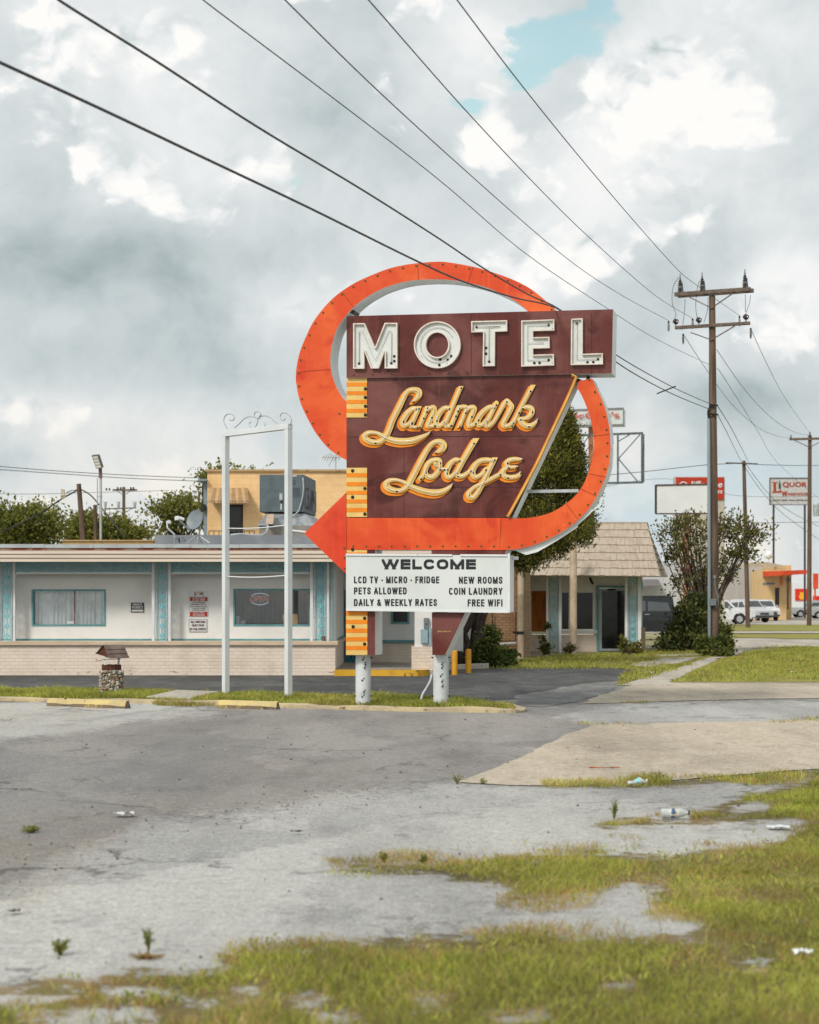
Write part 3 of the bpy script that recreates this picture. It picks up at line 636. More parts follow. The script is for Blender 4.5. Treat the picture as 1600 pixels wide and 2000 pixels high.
# parking stops: cast blocks with sloped faces and broken ends
m_stop = mat('stop_paint', C(230, 206, 138, .70), .85, C(218, 198, 146, .66), 3, .4, .62, .3, 50, col3=C(130, 120, 108, .55), scale3=5, lo3=.6, hi3=.64)
m_stop2 = mat('stop_side', C(214, 186, 120, .6), .88, C(150, 130, 105, .6), 3, .42, .5, .5, 40)
m_rawc = mat('raw_concrete', C(150, 134, 120, .6), .95, C(112, 102, 92, .6), 9, .4, .6, .8, 30)
def stop(x0, x1, y0, y1, label, brk):
    a, b = G(x0, y0), G(x1, y1); d = (b-a); L = d.length; u = d.normalized(); v = Vector((-u.y, u.x, 0))
    r_ = thing('parking_stop', label, 'parking stop', (a+b)/2, 'painted concrete parking stops')
    mb = MB(); N = 26; rows = []
    for i in range(N+1):
        t = i/N; q = a+u*(t*L); h = .125; chip = 0
        for (c, wd, dp) in brk: chip = max(chip, dp*max(0, 1-abs(t-c)/wd))
        j = .006*math.sin(i*2.3)+.004*math.sin(i*5.1)
        rows.append([q+v*(-.0+chip*.6+j)+Vector((0, 0, -.01)), q+v*(.0+chip*.75+j)+Vector((0, 0, max(.02, .055-chip*.2))), q+v*(.045+chip*.45)+Vector((0, 0, h-chip*.2+j*.5)), q+v*.13+Vector((0, 0, h+j*.3)), q+v*.19+Vector((0, 0, -.01))])
    for i in range(N):
        for k in range(4):
            t = (i+.5)/N; br = any(abs(t-c) < wd*.8 for c, wd, dp in brk)
            mb.add([rows[i][k], rows[i+1][k], rows[i+1][k+1], rows[i][k+1]], [(0, 1, 2, 3)], 2 if (br and k < 1) else (1 if k == 0 else 0))
    mb.add(rows[0], [(0, 1, 2, 3, 4)], 2); mb.add(rows[N], [(4, 3, 2, 1, 0)], 2)
    mb.build('block', [m_stop, m_stop2, m_rawc], r_, smooth=.5)
    st = MB()
    for t in (.2,):
        q = a+u*(t*L)+v*.09; st.cyl(q+Vector((0, 0, .10)), q+Vector((0, 0, .133)), .014, n=8)
    st.build('anchor_pin', mat('rust', C(92, 58, 40, .7), .9, C(60, 40, 30, .7), 20), r_)
stop(91, 241, 1379.5, 1385, 'yellow parking stop with two large chunks broken off, in front of the wishing well', [(.24, .13, .10), (.93, .12, .12)])
stop(425, 535, 1383.5, 1387, 'parking stop with a crumbled grey right end, below the tall white frame', [(1.0, .22, .09)])

# ================================================================= MOTEL SIGN
TH = math.atan(.227); NB = Vector((math.sin(TH), math.cos(TH), 0))
SP0 = W(840, 1178, 27.6); SC0 = NB.x*SP0.x+NB.y*SP0.y
def S(px, py, off=0.0):          # photo point -> the sign's face plane (off = metres in front of it)
    rx, rz = (px-CX)/F, (HY-py)/F
    t = (SC0-off)/(NB.x*rx+NB.y)
    return Vector((rx*t, t, EYE+rz*t))
SF = lambda off: (lambda x, y: S(x, y, off))
DEP = NB*.46
def panel_mat(name, c1, c2, dark, rough=.27):
    m, n, b = base_mat(name)
    co = n.new('ShaderNodeTexCoord').outputs['Object']
    fade = n.step(n.noise(n.vmath('MULTIPLY', co, (1, 1, .8)), 1.1, 5, .55, .6), .36, .66)
    c = n.mix(fade, c1, c2)
    dk = n.step(n.noise(n.vmath('ADD', n.vmath('MULTIPLY', co, (1, 1, 1.3)), (3.3, 0, 1)), 1.4, 4, .5, .8), .52, .68)
    c = n.mix(n.math('MULTIPLY', dk, .8), c, dark)
    st = n.step(n.noise(n.vmath('MULTIPLY', co, (9, 9, .35)), 1.6, 4, .6), .55, .75)
    c = n.mix(n.math('MULTIPLY', st, .42), c, n.mix(1.0, c2, (1.25, 1.25, 1.25, 1), 'MULTIPLY'))
    sp = n.step(n.noise(co, 26, 2, .5), .755, .79); c = n.mix(sp, c, n.mix(1.0, c2, (2.2, 2.2, 2.2, 1), 'MULTIPLY'))
    n.l.new(c, b.inputs['Base Color'])
    n.l.new(n.math('ADD', n.math('MULTIPLY', fade, .22), rough-.04), b.inputs['Roughness']); b.inputs['Specular IOR Level'].default_value = .3
    bp = n.new('ShaderNodeBump'); bp.inputs['Strength'].default_value = .6; bp.inputs['Distance'].default_value = .05
    n.l.new(n.noise(co, 1.5, 3), bp.inputs['Height']); n.l.new(bp.outputs[0], b.inputs['Normal'])
    return m
m_brown = panel_mat('maroon_enamel', (.095, .017, .013, 1), (.155, .052, .045, 1), (.045, .005, .004, 1))
m_orange = panel_mat('orange_enamel', (.60, .060, .013, 1), (.70, .115, .022, 1), (.50, .030, .010, 1), .34)
m_red = panel_mat('red_enamel', (.58, .045, .016, 1), (.62, .06, .018, 1), (.52, .034, .014, 1), .34)
m_white = mat('white_paint', (.66, .68, .69, 1), .45, (.58, .60, .61, 1), 2, .4, .7, col3=(.36, .27, .2, 1), scale3=11, lo3=.66, hi3=.72)
m_letter = mat('letter_white', (.62, .64, .63, 1), .45, (.54, .56, .55, 1), 3, .4, .7, col3=(.30, .17, .09, 1), scale3=14, lo3=.66, hi3=.74)
m_rim = mat('letter_rim', (.68, .62, .56, 1), .5, (.58, .50, .43, 1), 6, .4, .7, col3=(.32, .18, .10, 1), scale3=15, lo3=.62, hi3=.72)
m_cream = mat('cream_enamel', C(236, 200, 122, .84), .4, C(226, 188, 110, .84), 4)
m_dorange = mat('deep_orange', C(238, 140, 16, .88), .4, C(228, 126, 14, .88), 4)
m_tube = mat('glass_tube', (.72, .72, .70, 1), .15, (.66, .66, .64, 1), 6, spec=.6)
m_black = mat('black', (.015, .015, .015, 1), .6)
m_seam = mat('seam', (.05, .012, .012, 1), .7)
m_steel = mat('galvanised', (.42, .44, .45, 1), .5, (.34, .36, .37, 1), 5, metal=.4)
sign = thing('motel_sign', 'tall maroon and orange neon motel sign with a looping arrow on two white steel posts', 'sign', G(785, 1378))

# cabinets
top = MB().loops([[[(677, 617.5), (1197.5, 604), (1195, 729), (677, 738)]]], SF(.06), NB*.52, 0, 1)
hd = top.build('header_cabinet', [m_brown, m_white], sign)
sm = MB()
for x in (920, 1155): sm.loops([[[(x, 612), (x+.9, 612), (x+.9, 731), (x, 731)]]], SF(.064), (0, 0, 0))
for x in range(690, 1190, 37): sm.loops([[[(x, 731.5-(x-677)*.0175), (x+2.4, 731.5-(x-677)*.0175), (x+2.4, 734-(x-677)*.0175), (x, 734-(x-677)*.0175)]]], SF(.066), (0, 0, 0))
sm.build('panel_seam', m_seam, hd)
main = MB().loops([[[(677, 738.6), (1119, 730.8), (1127, 740), (999, 1010.2), (677, 1010.2)]]], SF(0), DEP, 0, 1)
mp = main.build('main_cabinet', [m_brown, m_white], sign)
sm = MB()
sm.loops([[[(788.6, 740), (789.4, 740), (789.4, 1009), (788.6, 1009)]], [[(680, 853), (1062, 851), (1062, 852), (680, 854)]], [[(790, 951.4), (1019, 951.4), (1019, 952.2), (790, 952.2)]]], SF(.004), (0, 0, 0))
sm.build('panel_seam', m_seam, mp)
# diagonal trim: orange return with a cream tube along it
tr = MB(); pth = smooth_path([(1117, 731.5), (1123, 734), (1125, 741), (1109, 779), (1075, 851), (1045, 914), (993, 1010)], 4)
def ribbon(path, w0, w1):
    P = [np.array(p, float) for p in path]; A, B = [], []
    for i, p in enumerate(P):
        t = P[min(i+1, len(P)-1)]-P[max(i-1, 0)]; t /= np.hypot(*t); nn = np.array([-t[1], t[0]]); A.append(tuple(p+nn*w0)); B.append(tuple(p+nn*w1))
    return A+B[::-1]
tr.loops([[ribbon(pth, -2, 4.4)]], SF(.03), NB*.03)
et = tr.build('edge_trim', m_dorange, sign)
MB().tube([S(x-.6, y, .055) for x, y in pth], .014, 8).build('neon_tube', mat('amber_tube', C(236, 200, 110, .8), .2), et, smooth=True)
ds = MB(); ds.loops([[[(1126, 741), (1128, 741), (1000.3, 1010), (998.3, 1010)]]], SF(.02), NB*.04); ds.build('trim_channel', m_black, et)

# the looping arrow
RO = [(1081, 601), (1052.5, 576), (1030, 560), (1005, 547.5), (975, 536), (940, 525), (910, 518), (880, 513), (855, 511), (810, 514.5), (780, 519.5), (755, 526), (727, 537), (700, 549), (677.5, 562), (655, 578.5), (632.5, 601), (612.5, 628), (600, 652.5), (587.5, 682.5), (581, 707.5), (578, 735), (580, 757), (585, 780), (592.5, 800), (605, 825), (620, 850), (645, 879), (677, 899)]
RI = [(677, 785), (665, 770), (652.5, 745), (646.5, 720), (645.5, 697.5), (649, 672.5), (655, 650), (663, 634), (675, 617.5), (687, 604), (702.5, 590), (725, 575), (750, 562.5), (785, 551.5), (820, 546.5), (860, 545.5), (895, 548.5), (925, 554.5), (955, 563), (985, 576), (1010, 590), (1033, 609)]
ro = smooth_path(RO, 3); ri = smooth_path(RI, 3)
mb = MB().loops([[[(1091, 611)]+[tuple(p) for p in ro]+[(678.5, 898), (678.5, 786)]+[tuple(p) for p in ri]]], SF(-.02), DEP, 0, 1)
band = mb.build('arrow_band', [m_orange, m_white], sign)
RO2 = [(1156, 739), (1167.5, 763), (1179, 788), (1186, 812.5), (1190.5, 837), (1192.5, 865), (1192.5, 880), (1190, 905), (1183, 932), (1168, 965), (1150, 994), (1130, 1015), (1105, 1034), (1077.5, 1050), (1050, 1062), (1025, 1069.5), (1000, 1073.5), (976, 1074.3)]
RI2 = [(976, 1011.6), (1010, 1012.5), (1040, 1010.5), (1070, 1003.5), (1095, 991), (1117.5, 974), (1135, 954), (1147.5, 928), (1156, 900), (1160, 872), (1159, 847), (1154, 820), (1145, 792.5), (1135, 770), (1126, 756)]
lp = [tuple(p) for p in smooth_path(RO2, 3)]+[(677, 1073.6), (677, 1011.3)]+[tuple(p) for p in smooth_path(RI2, 3)]+[(1131, 744)]
b2 = MB().loops([[lp]], SF(.012), DEP, 0, 1).build('arrow_band', [m_orange, m_white], sign)
hd2 = MB().loops([[[(594, 1042), (676.4, 962), (676.4, 1121)]]], SF(.02), NB*.10, 0, 1).build('arrow_head', [m_red, m_orange], sign)
sm = MB()
for (a, b) in (((580, 727), (646, 721)), ((668, 570), (690, 600)), ((816, 515), (817, 546)), ((924, 521), (914, 552)), ((1159, 852), (1191, 848)), ((1135, 955), (1165, 969)), ((1106, 984), (1129, 1014)), ((979, 1013), (976, 1073)), ((1150, 925), (1184, 932))):
    d = np.array(b)-np.array(a); d = d/np.hypot(*d); n_ = np.array([-d[1], d[0]])*.5
    off = -.016 if a[1] < 730 and a[0] < 1000 else .016
    sm.loops([[[tuple(np.array(a)+n_), tuple(np.array(b)+n_), tuple(np.array(b)-n_), tuple(np.array(a)-n_)]]], SF(off), (0, 0, 0))
sm.build('panel_seam', mat('orange_seam', (.30, .03, .01, 1), .7), band)
# torn metal where the loop's lower skin hangs open
for q, o_ in (([(1006, 1075), (1024, 1072), (1060, 1062), (1100, 1044), (1126, 1024), (1132, 1017), (1128, 1030), (1090, 1055), (1050, 1078), (1028, 1084)], -.05), ([(1126, 1012), (1150, 992), (1160, 996), (1146, 1010), (1128, 1025)], -.03), ([(1192, 873), (1205, 862), (1204, 908), (1191, 911)], -.06)):
    MB().loops([[q]], SF(o_), NB*.01).build('torn_sheet', m_white, b2)
bk = MB(); bk.bar(S(1030, 960, -.2), S(1130, 958.5, -.2), .04, .045); bk.build('brace', m_steel, sign)
bk = MB(); bk.bar(S(684, 606, -.1), S(700, 616, -.1), .06, .06); bk.bar(S(1128, 742, -.1), S(1140, 748, -.1), .05, .05); bk.bar(S(1150, 735, -.2), S(1146, 750, -.2), .05, .05); bk.build('bracket', m_black, sign)

# bulb sockets round the arrow
sk = MB().lathe([(.022, 0), (.022, .012), (.016, .014), (.016, .003)], S(583, 735, -.018), 10, 0, -NB)
skm = None
def arc_points(path, step, inset):
    out = []; acc = 0
    for a, b in zip(path[:-1], path[1:]):
        a, b = np.array(a), np.array(b); L = np.hypot(*(b-a)); d = (b-a)/L; n_ = np.array([-d[1], d[0]])
        while acc < L: out.append(tuple(a+d*acc+n_*inset)); acc += step
        acc -= L
    return out
m_sock = mat('socket_ring', C(205, 150, 70, .5), .6); m_sockd = mat('socket_hole', (.02, .012, .01, 1), .8)
pts = [(p, -.018) for p in arc_points(ro, 26.5, -5)]+[(p, .014) for p in arc_points([tuple(q) for q in smooth_path(RO2, 3)], 26.5, 6)]+[((x, 1066.5), .014) for x in range(690, 970, 25)]+[((663, 808), -.018), ((672.5, 1070), .022), ((672.5, 1089), .022), ((672.5, 1110), .022)]
so = MB().lathe([(.017, 0), (.017, .008), (.011, .009)], (0, 0, 0), 10, 0, -NB); so.lathe([(.011, 0), (.011, .0095), (.001, .0098)], (0, 0, 0), 8, 1, -NB)
first = so.build('bulb_socket', [m_sock, m_sockd], sign)
for i, ((x, y), off) in enumerate(pts):
    o = first if i == 0 else first.copy()
    if i: COL.objects.link(o)
    o.location = S(x, y, off)

# striped panels
def stripes(x0, x1, y0, y1, bands, off, holes):
    mb = MB(); mb.loops([[[(x0, y0), (x1, y0), (x1, y1), (x0, y1)]]], SF(off), NB*.02)
    s_ = mb.build('stripe_panel', m_cream, sign)
    ob = MB()
    for a, b in bands: ob.loops([[[(x0+.05, a), (x1-.05, a), (x1-.05, b), (x0+.05, b)]]], SF(off+.004), (0, 0, 0))
    ob.build('stripe', m_dorange, s_)
    for x, y in holes: MB().lathe([(.026, 0), (.026, .008), (.002, .0085)], S(x, y, off), 12, 0, -NB).build('socket_hole', m_sockd, s_)
stripes(677, 717, 738.8, 815.3, [(747, 754.5), (764, 771.5), (781, 788.5), (798.3, 806)], .012, [(714, 759.5), (714, 776.3), (714, 793.5), (714, 810.5)])
stripes(677, 717, 913.6, 1009.6, [(924, 932), (941.5, 949.5), (958.5, 966), (975.3, 983), (992, 1000)], .012, [(689, 919.5), (713, 954), (689, 971), (713, 1004)])
stripes(677, 717, 1074.4, 1082, [(1079, 1081.9)], .012, [(689, 1073.5)])

# MOTEL: channel letters, each a rim round a sunken face with tube and holes
gx = lambda ox, oy, sc, L: [(ox+x/sc, oy+y/sc) for x, y in L]
LET = {'M': gx(680, 610, 6.957, [(68, 147), (225, 147), (365, 474), (497, 142), (668, 142), (668, 760), (497, 762), (497, 530), (415, 762), (310, 762), (220, 530), (220, 765), (68, 765)]),
       'T': gx(910, 600, 5.333, [(55, 145), (428, 135), (430, 250), (303, 255), (300, 612), (175, 615), (180, 258), (57, 262)]),
       'E': gx(910, 600, 5.333, [(577, 139), (920, 125), (920, 242), (700, 248), (700, 312), (870, 308), (872, 425), (700, 430), (700, 495), (915, 488), (918, 605), (577, 618)]),
       'L': gx(910, 600, 5.333, [(1097, 120), (1216, 115), (1216, 485), (1425, 478), (1427, 595), (1092, 602)])}
TUBES = {'M': [(150, 690), (150, 265), (185, 250), (365, 660), (550, 240), (588, 270), (588, 690)], 'T': None}
tub = {'M': gx(680, 610, 6.957, [(150, 690), (150, 262), (190, 255), (368, 655), (555, 240), (590, 270), (588, 690)]), 'T': gx(910, 600, 5.333, [(115, 205), (360, 200), (240, 208), (240, 565)]),
       'E': gx(910, 600, 5.333, [(862, 185), (640, 188), (640, 552), (862, 550), (640, 552), (640, 372), (810, 370)]), 'L': gx(910, 600, 5.333, [(1157, 172), (1155, 545), (1375, 540)])}
hol = {'M': gx(680, 610, 6.957, [(150, 695), (588, 690), (628, 597), (628, 662)]), 'O': gx(680, 610, 6.957, [(1252, 640), (1350, 640), (1400, 592), (1240, 718)]), 'T': gx(910, 600, 5.333, [(113, 207), (211, 424), (211, 484), (243, 567)]),
       'E': gx(910, 600, 5.333, [(862, 185), (862, 551), (714, 582), (768, 580)]), 'L': gx(910, 600, 5.333, [(1157, 173), (1376, 541), (1268, 575), (1328, 573)])}
for ch in 'MOTEL':
    if ch == 'O':
        c = (680+1210/6.957, 610+440/6.957); ell = lambda rx, ry, n=56: [(c[0]+rx*math.cos(2*math.pi*i/n), c[1]+ry*math.sin(2*math.pi*i/n)) for i in range(n)]
        outer, inner = [ell(45.6, 45.9), ell(21.6, 23.9)], [ell(43.2, 43.5), ell(24.2, 26.5)]
        rim = [[outer[0], inner[0]], [inner[1], outer[1]]]; face = [inner]
    else:
        pl = LET[ch]; xs = [p[0] for p in pl]; ys = [p[1] for p in pl]; x0, y0 = min(xs)-3, min(ys)-3; st = .25
        gx_, gy_ = np.meshgrid(np.arange(x0, max(xs)+3, st), np.arange(y0, max(ys)+3, st))
        sdg = poly_sd(np.stack([gx_.ravel(), gy_.ravel()], 1), pl).reshape(gx_.shape)
        face = group_loops(contours(sdg, x0, y0, st, -2.3)); rim = [[pl]+[g[0] for g in face]]
    fo = MB().loops(face, SF(.08), (0, 0, 0)).build('letter', m_letter, hd)
    plabel(fo, 'white channel letter %s with an empty neon tube' % ch)
    rb = MB().loops(rim, SF(.125), NB*.07, 0, 0); rb.build('letter_rim', m_rim, hd)
    dk = MB()
    for x, y in hol[ch]: dk.lathe([(.020, 0), (.020, .008), (.002, .0085)], S(x, y, .081), 10, 0, -NB)
    rnd = random.Random(ord(ch))
    for _ in range(7):
        p = rnd.choice(LET[ch] if ch != 'O' else ell(43, 43)); dk.lathe([(.007, 0), (.007, .005)], S(p[0]+(3 if p[0] < sum(q[0] for q in (LET[ch] if ch != 'O' else [c]))/len(LET[ch] if ch != 'O' else [c]) else -3), p[1]+rnd.uniform(-4, 4), .1), 6, 0, -NB)
    dk.build('hole', m_sockd, hd)
    path = tub[ch] if ch != 'O' else ell(33, 34)[6:-3]
    MB().tube([S(x, y, .10) for x, y in path], .005, 6).build('neon_tube', mat('dead_tube', (.55, .54, .50, 1), .25, (.45, .43, .38, 1), 9), hd, smooth=True)

# script: strokes with varying half width -> distance field -> outline, with a painted drop shadow and glass tubing
def A(sc, ox, oy, dr, *pts): return [(ox+p[0]/sc, oy+p[1]/sc, (p[2] if len(p) > 2 else dr)/sc) for p in pts]
qa = lambda dr, *p: A(8.889, 700, 740, dr, *p); qb = lambda dr, *p: A(8.421, 870, 740, dr, *p); qc = lambda dr, *p: A(10, 740, 850, dr, *p); qd = lambda dr, *p: A(10, 880, 850, dr, *p)
LANDMARK = [
 (qa(50, (935, 398, 6), (1000, 350, 34), (1050, 280, 52), (1040, 215, 58), (970, 188, 48), (885, 200, 44), (820, 262, 44), (778, 345, 46), (715, 475, 49), (645, 615, 50), (590, 730, 50), (548, 850, 50), (505, 950, 50), (440, 1040, 50), (370, 1090, 46), (290, 1100, 46), (200, 1085, 48), (125, 1035, 52), (112, 985, 50), (165, 940, 42), (240, 930, 36), (330, 945, 34), (410, 985, 42), (500, 1030, 50), (600, 1065, 52), (720, 1082, 56), (850, 1080, 56), (980, 1058, 54), (1100, 1010, 42), (1190, 962, 24), (1260, 912, 3)), None, .5),
 (qa(44, (1015, 512, 36), (940, 520, 44), (865, 582, 48), (800, 675, 54), (768, 760, 54), (800, 812, 44), (870, 780, 34), (925, 735, 30)), None, 0),
 (qa(42, (1062, 460), (1010, 590, 43), (955, 710, 45), (910, 795, 50), (965, 835, 28), (1030, 830, 24)), ('y>', 740+472/8.889), 0),
 (qa(40, (1210, 440), (1160, 600), (1105, 720), (1040, 890)), ('yy', 740+470/8.889, 740+862/8.889), 0),
 (qa(40, (1175, 570, 34), (1240, 508, 36), (1305, 500, 48), (1312, 565, 50), (1270, 660, 46), (1222, 760, 46), (1205, 806, 48), (1260, 815, 42), (1335, 800, 36)), None, 0),
 (qa(44, (1590, 512, 36), (1505, 505, 42), (1430, 565, 48), (1372, 660, 50), (1348, 750, 50), (1390, 812, 45), (1450, 790, 36), (1500, 735, 32)), None, 0),
 (qb(37, (275, 80), (110, 470), (12, 700), (0, 750, 40), (35, 775, 38), (95, 755, 34)), ('y>', 740+118/8.421), 0),
 (qb(36, (250, 400), (165, 600), (60, 840)), ('yy', 740+430/8.421, 740+806/8.421), 0),
 (qb(36, (190, 530, 30), (255, 465, 34), (315, 460, 38), (345, 490, 38), (290, 640), (200, 850)), ('y<', 740+806/8.421), 0),
 (qb(36, (320, 560, 30), (385, 478, 34), (450, 468, 42), (475, 495, 46), (452, 560, 46), (412, 645, 45), (385, 725, 45), (395, 768, 40), (450, 755, 36), (500, 718, 30)), None, 0),
 (qb(40, (800, 465, 36), (725, 465, 40), (640, 525, 45), (565, 612, 48), (527, 700, 48), (558, 758, 42), (620, 740, 34), (680, 670, 30)), None, 0),
 (qb(38, (840, 395), (770, 540), (708, 665, 40), (665, 748, 44), (715, 770, 40), (800, 700, 36), (870, 588, 34), (930, 478, 36), (985, 385, 38), (1018, 358, 36), (1065, 415, 42), (1090, 455, 42), (1060, 525, 45), (1000, 640, 42), (950, 735, 44), (985, 778, 40), (1060, 752, 34), (1110, 705, 28)), None, 0),
 (qb(37, (1465, 60), (1265, 430), (1170, 615), (1050, 850)), ('yy', 740+97/8.421, 740+806/8.421), 0),
 (qb(38, (1262, 482, 22), (1305, 468, 32), (1355, 466, 42), (1415, 492, 46), (1420, 560, 44), (1362, 630, 38), (1290, 652, 32), (1215, 655, 32)), None, 0),
 (qb(38, (1210, 655, 36), (1255, 715, 46), (1320, 765, 46), (1400, 770, 42), (1470, 728, 32), (1525, 652, 3)), None, 0)]
LODGE = [
 (qc(55, (1095, 343, 6), (1180, 308, 42), (1245, 255, 62), (1262, 190, 70), (1215, 138, 62), (1145, 122, 50), (1060, 152, 50), (992, 220, 52), (930, 310, 52), (852, 450, 55), (772, 600, 58), (702, 740, 58), (642, 860, 58), (592, 950, 56), (535, 1020, 52), (445, 1075, 48), (340, 1080, 50), (225, 1055, 60), (155, 1000, 66), (155, 932, 60), (220, 885, 46), (320, 872, 36), (420, 892, 34), (520, 935, 42), (600, 985, 48), (700, 1030, 52), (820, 1072, 56), (950, 1105, 58), (1080, 1120, 62), (1200, 1108, 58), (1300, 1070, 48), (1385, 1010, 32), (1448, 942, 3)), None, .5),
 (qc(46, (805, 850, 42), (870, 780, 45), (905, 690, 46), (940, 595, 50), (1010, 512, 50), (1100, 478, 45), (1175, 492, 50), (1195, 560, 46), (1188, 640, 46), (1150, 728, 50), (1080, 796, 52), (990, 815, 52), (925, 775, 48), (905, 705, 46)), None, 0),
 (qc(38, (1195, 640), (1130, 595), (1095, 550, 34)), None, 0), (qc(34, (1180, 655), (1270, 658), (1340, 655)), None, 0),
 (qd(48, (180, 490, 40), (95, 480, 46), (10, 540, 52), (-50, 640, 54), (-80, 730, 54), (-58, 805, 50), (0, 815, 45), (60, 770, 38), (110, 715, 34)), None, 0),
 (qd(53, (530, 12), (300, 400), (135, 705), (115, 760, 55), (170, 798, 50), (260, 785, 46), (350, 720, 40), (400, 680, 34)), ('y>', 850+57/10), 0),
 (qd(50, (830, 495, 38), (720, 482, 48), (600, 495, 52), (502, 562, 55), (440, 660, 58), (432, 750, 56), (482, 818, 50), (570, 788, 42), (640, 730, 36), (690, 650, 34)), None, 0),
 (qd(52, (890, 395), (780, 620), (680, 830, 54), (600, 990, 54), (530, 1120, 52), (450, 1205, 52), (370, 1205, 56), (352, 1145, 52), (400, 1075, 44), (480, 1008, 40), (600, 950, 42), (740, 880, 42), (880, 805, 44), (980, 750, 44)), ('y>', 850+432/10), 0),
 (qd(40, (1415, 464, 8), (1320, 468, 38), (1230, 468, 44), (1135, 495, 48), (1098, 560, 50), (1145, 620, 38), (1240, 620, 36), (1295, 615, 26)), None, 0),
 (qd(46, (1140, 620, 38), (1050, 665, 48), (1022, 740, 52), (1062, 798, 48), (1160, 822, 46), (1280, 808, 46), (1352, 768, 38), (1362, 722, 16)), None, 0)]
def script(strokes, name, word, bbox):
    st = .3; xs = np.arange(bbox[0], bbox[2], st); ys = np.arange(bbox[1], bbox[3], st)
    gx_, gy_ = np.meshgrid(xs, ys); P = np.stack([gx_.ravel(), gy_.ravel()], 1); D = np.full(len(P), 99.0); paths = []
    for s_, clip, _ in strokes:
        sp = smooth_path(s_, 5); paths.append(sp)
        d = np.full(len(P), 99.0)
        for a, b in zip(sp[:-1], sp[1:]):
            m = (P[:, 0] > min(a[0], b[0])-12) & (P[:, 0] < max(a[0], b[0])+12) & (P[:, 1] > min(a[1], b[1])-12) & (P[:, 1] < max(a[1], b[1])+12)
            q, t = seg_dist(P[m], a[:2], b[:2]); d[m] = np.minimum(d[m], q-(a[2]+(b[2]-a[2])*t))
        if clip:
            if clip[0] in ('y>', 'yy'): d = np.maximum(d, clip[1]-P[:, 1])
            if clip[0] == 'y<': d = np.maximum(d, P[:, 1]-clip[1])
            if clip[0] == 'yy': d = np.maximum(d, P[:, 1]-clip[2])
        D = np.minimum(D, d)
    D = D.reshape(gx_.shape); g = group_loops(contours(D, xs[0], ys[0], st, 0, .07)); gs = group_loops(contours(D, xs[0], ys[0], st, 1.5, .07))
    o = MB().loops(g, SF(.034), NB*.010).build(name, m_cream, mp); plabel(o, 'cream script lettering %s with orange drop shadow' % word)
    MB().loops(gs, lambda x, y: S(x-3.4, y+4.2, .012), (0, 0, 0)).build('drop_shadow', m_dorange, mp)
    edge = MB()
    nt = MB()
    for (s_, clip, _), sp in zip(strokes, paths):
        pl = [p for p in sp[1:-1] if not clip or ((clip[0] == 'y<' or p[1] > clip[1]+2) and (clip[0] == 'y>' or p[1] < (clip[2] if clip[0] == 'yy' else clip[1])-2))]
        if len(pl) > 3: nt.tube([S(p[0]-.5, p[1]-.3, .062) for p in pl], .006, 6)
        for p in (pl[0], pl[len(pl)//2], pl[-1]): edge.lathe([(.014, 0), (.014, .008), (.002, .009)], S(p[0]+1.2, p[1]+1.8, .034), 8, 0, -NB)
    nt.build('neon_tube', m_tube, mp, smooth=True); edge.build('tube_support', m_sockd, mp)
script(LANDMARK, 'script_lettering', 'Landmark', (700, 745, 1056, 882)); script(LODGE, 'script_lettering', 'Lodge', (742, 850, 1026, 985))

# message board
m_board = mat('board_white', (.60, .625, .62, 1), .4, (.55, .575, .57, 1), 1.2); m_ink = mat('black_vinyl', (.012, .018, .02, 1), .45)
bd = MB().loops([[[(676, 1083.5), (994.5, 1084.2), (994.5, 1195.6), (676, 1191.8)]]], SF(.08), NB*.42, 0, 1).build('message_board', [m_board, m_white], sign)
fr = MB()
for q in ([(675.5, 1081.2), (883, 1082.6), (883, 1086), (675.5, 1085.2)], [(899, 1082.4), (992, 1083), (992, 1086.6), (899, 1086)], [(676, 1190.2), (995, 1194.2), (995, 1197), (676, 1193)], [(991.5, 1081), (996, 1081), (996, 1196.4), (991.5, 1196.4)]):
    fr.loops([[q]], SF(.10), NB*.03)
for i in range(6): fr.lathe([(.006, 0), (.006, .004)], S(993.5, 1100+i*18, .101), 6, 0, -NB)
fr.build('board_frame', m_white, bd, bevel=.006)
tx = MB(); fb = SF(.084)
block_text(tx, 'WELCOME', (745.5, 1092.3, 929.5, 1112), fb, 5.6, 0, .16)
def line(l, r, y0, y1):
    block_text(tx, l[0], (691.5, y0, l[1], y1), fb, 2.55); block_text(tx, r[0], (r[1], y0+.6, 981.5, y1+.8), fb, 2.55)
line(('LCD TV - MICRO - FRIDGE', 858), ('NEW ROOMS', 896.5), 1125.8, 1139.2)
line(('PETS ALLOWED', 794.5), ('COIN LAUNDRY', 877), 1147.3, 1160.8)
line(('DAILY & WEEKLY RATES', 853.5), ('FREE WIFI', 913.5), 1170, 1183.6)
tx.build('lettering', m_ink, bd, recalc=False)
MB().bar(S(1003, 1090, -.1), S(1010, 1090, 0), .05, .05).build('spotlight', m_steel, sign)

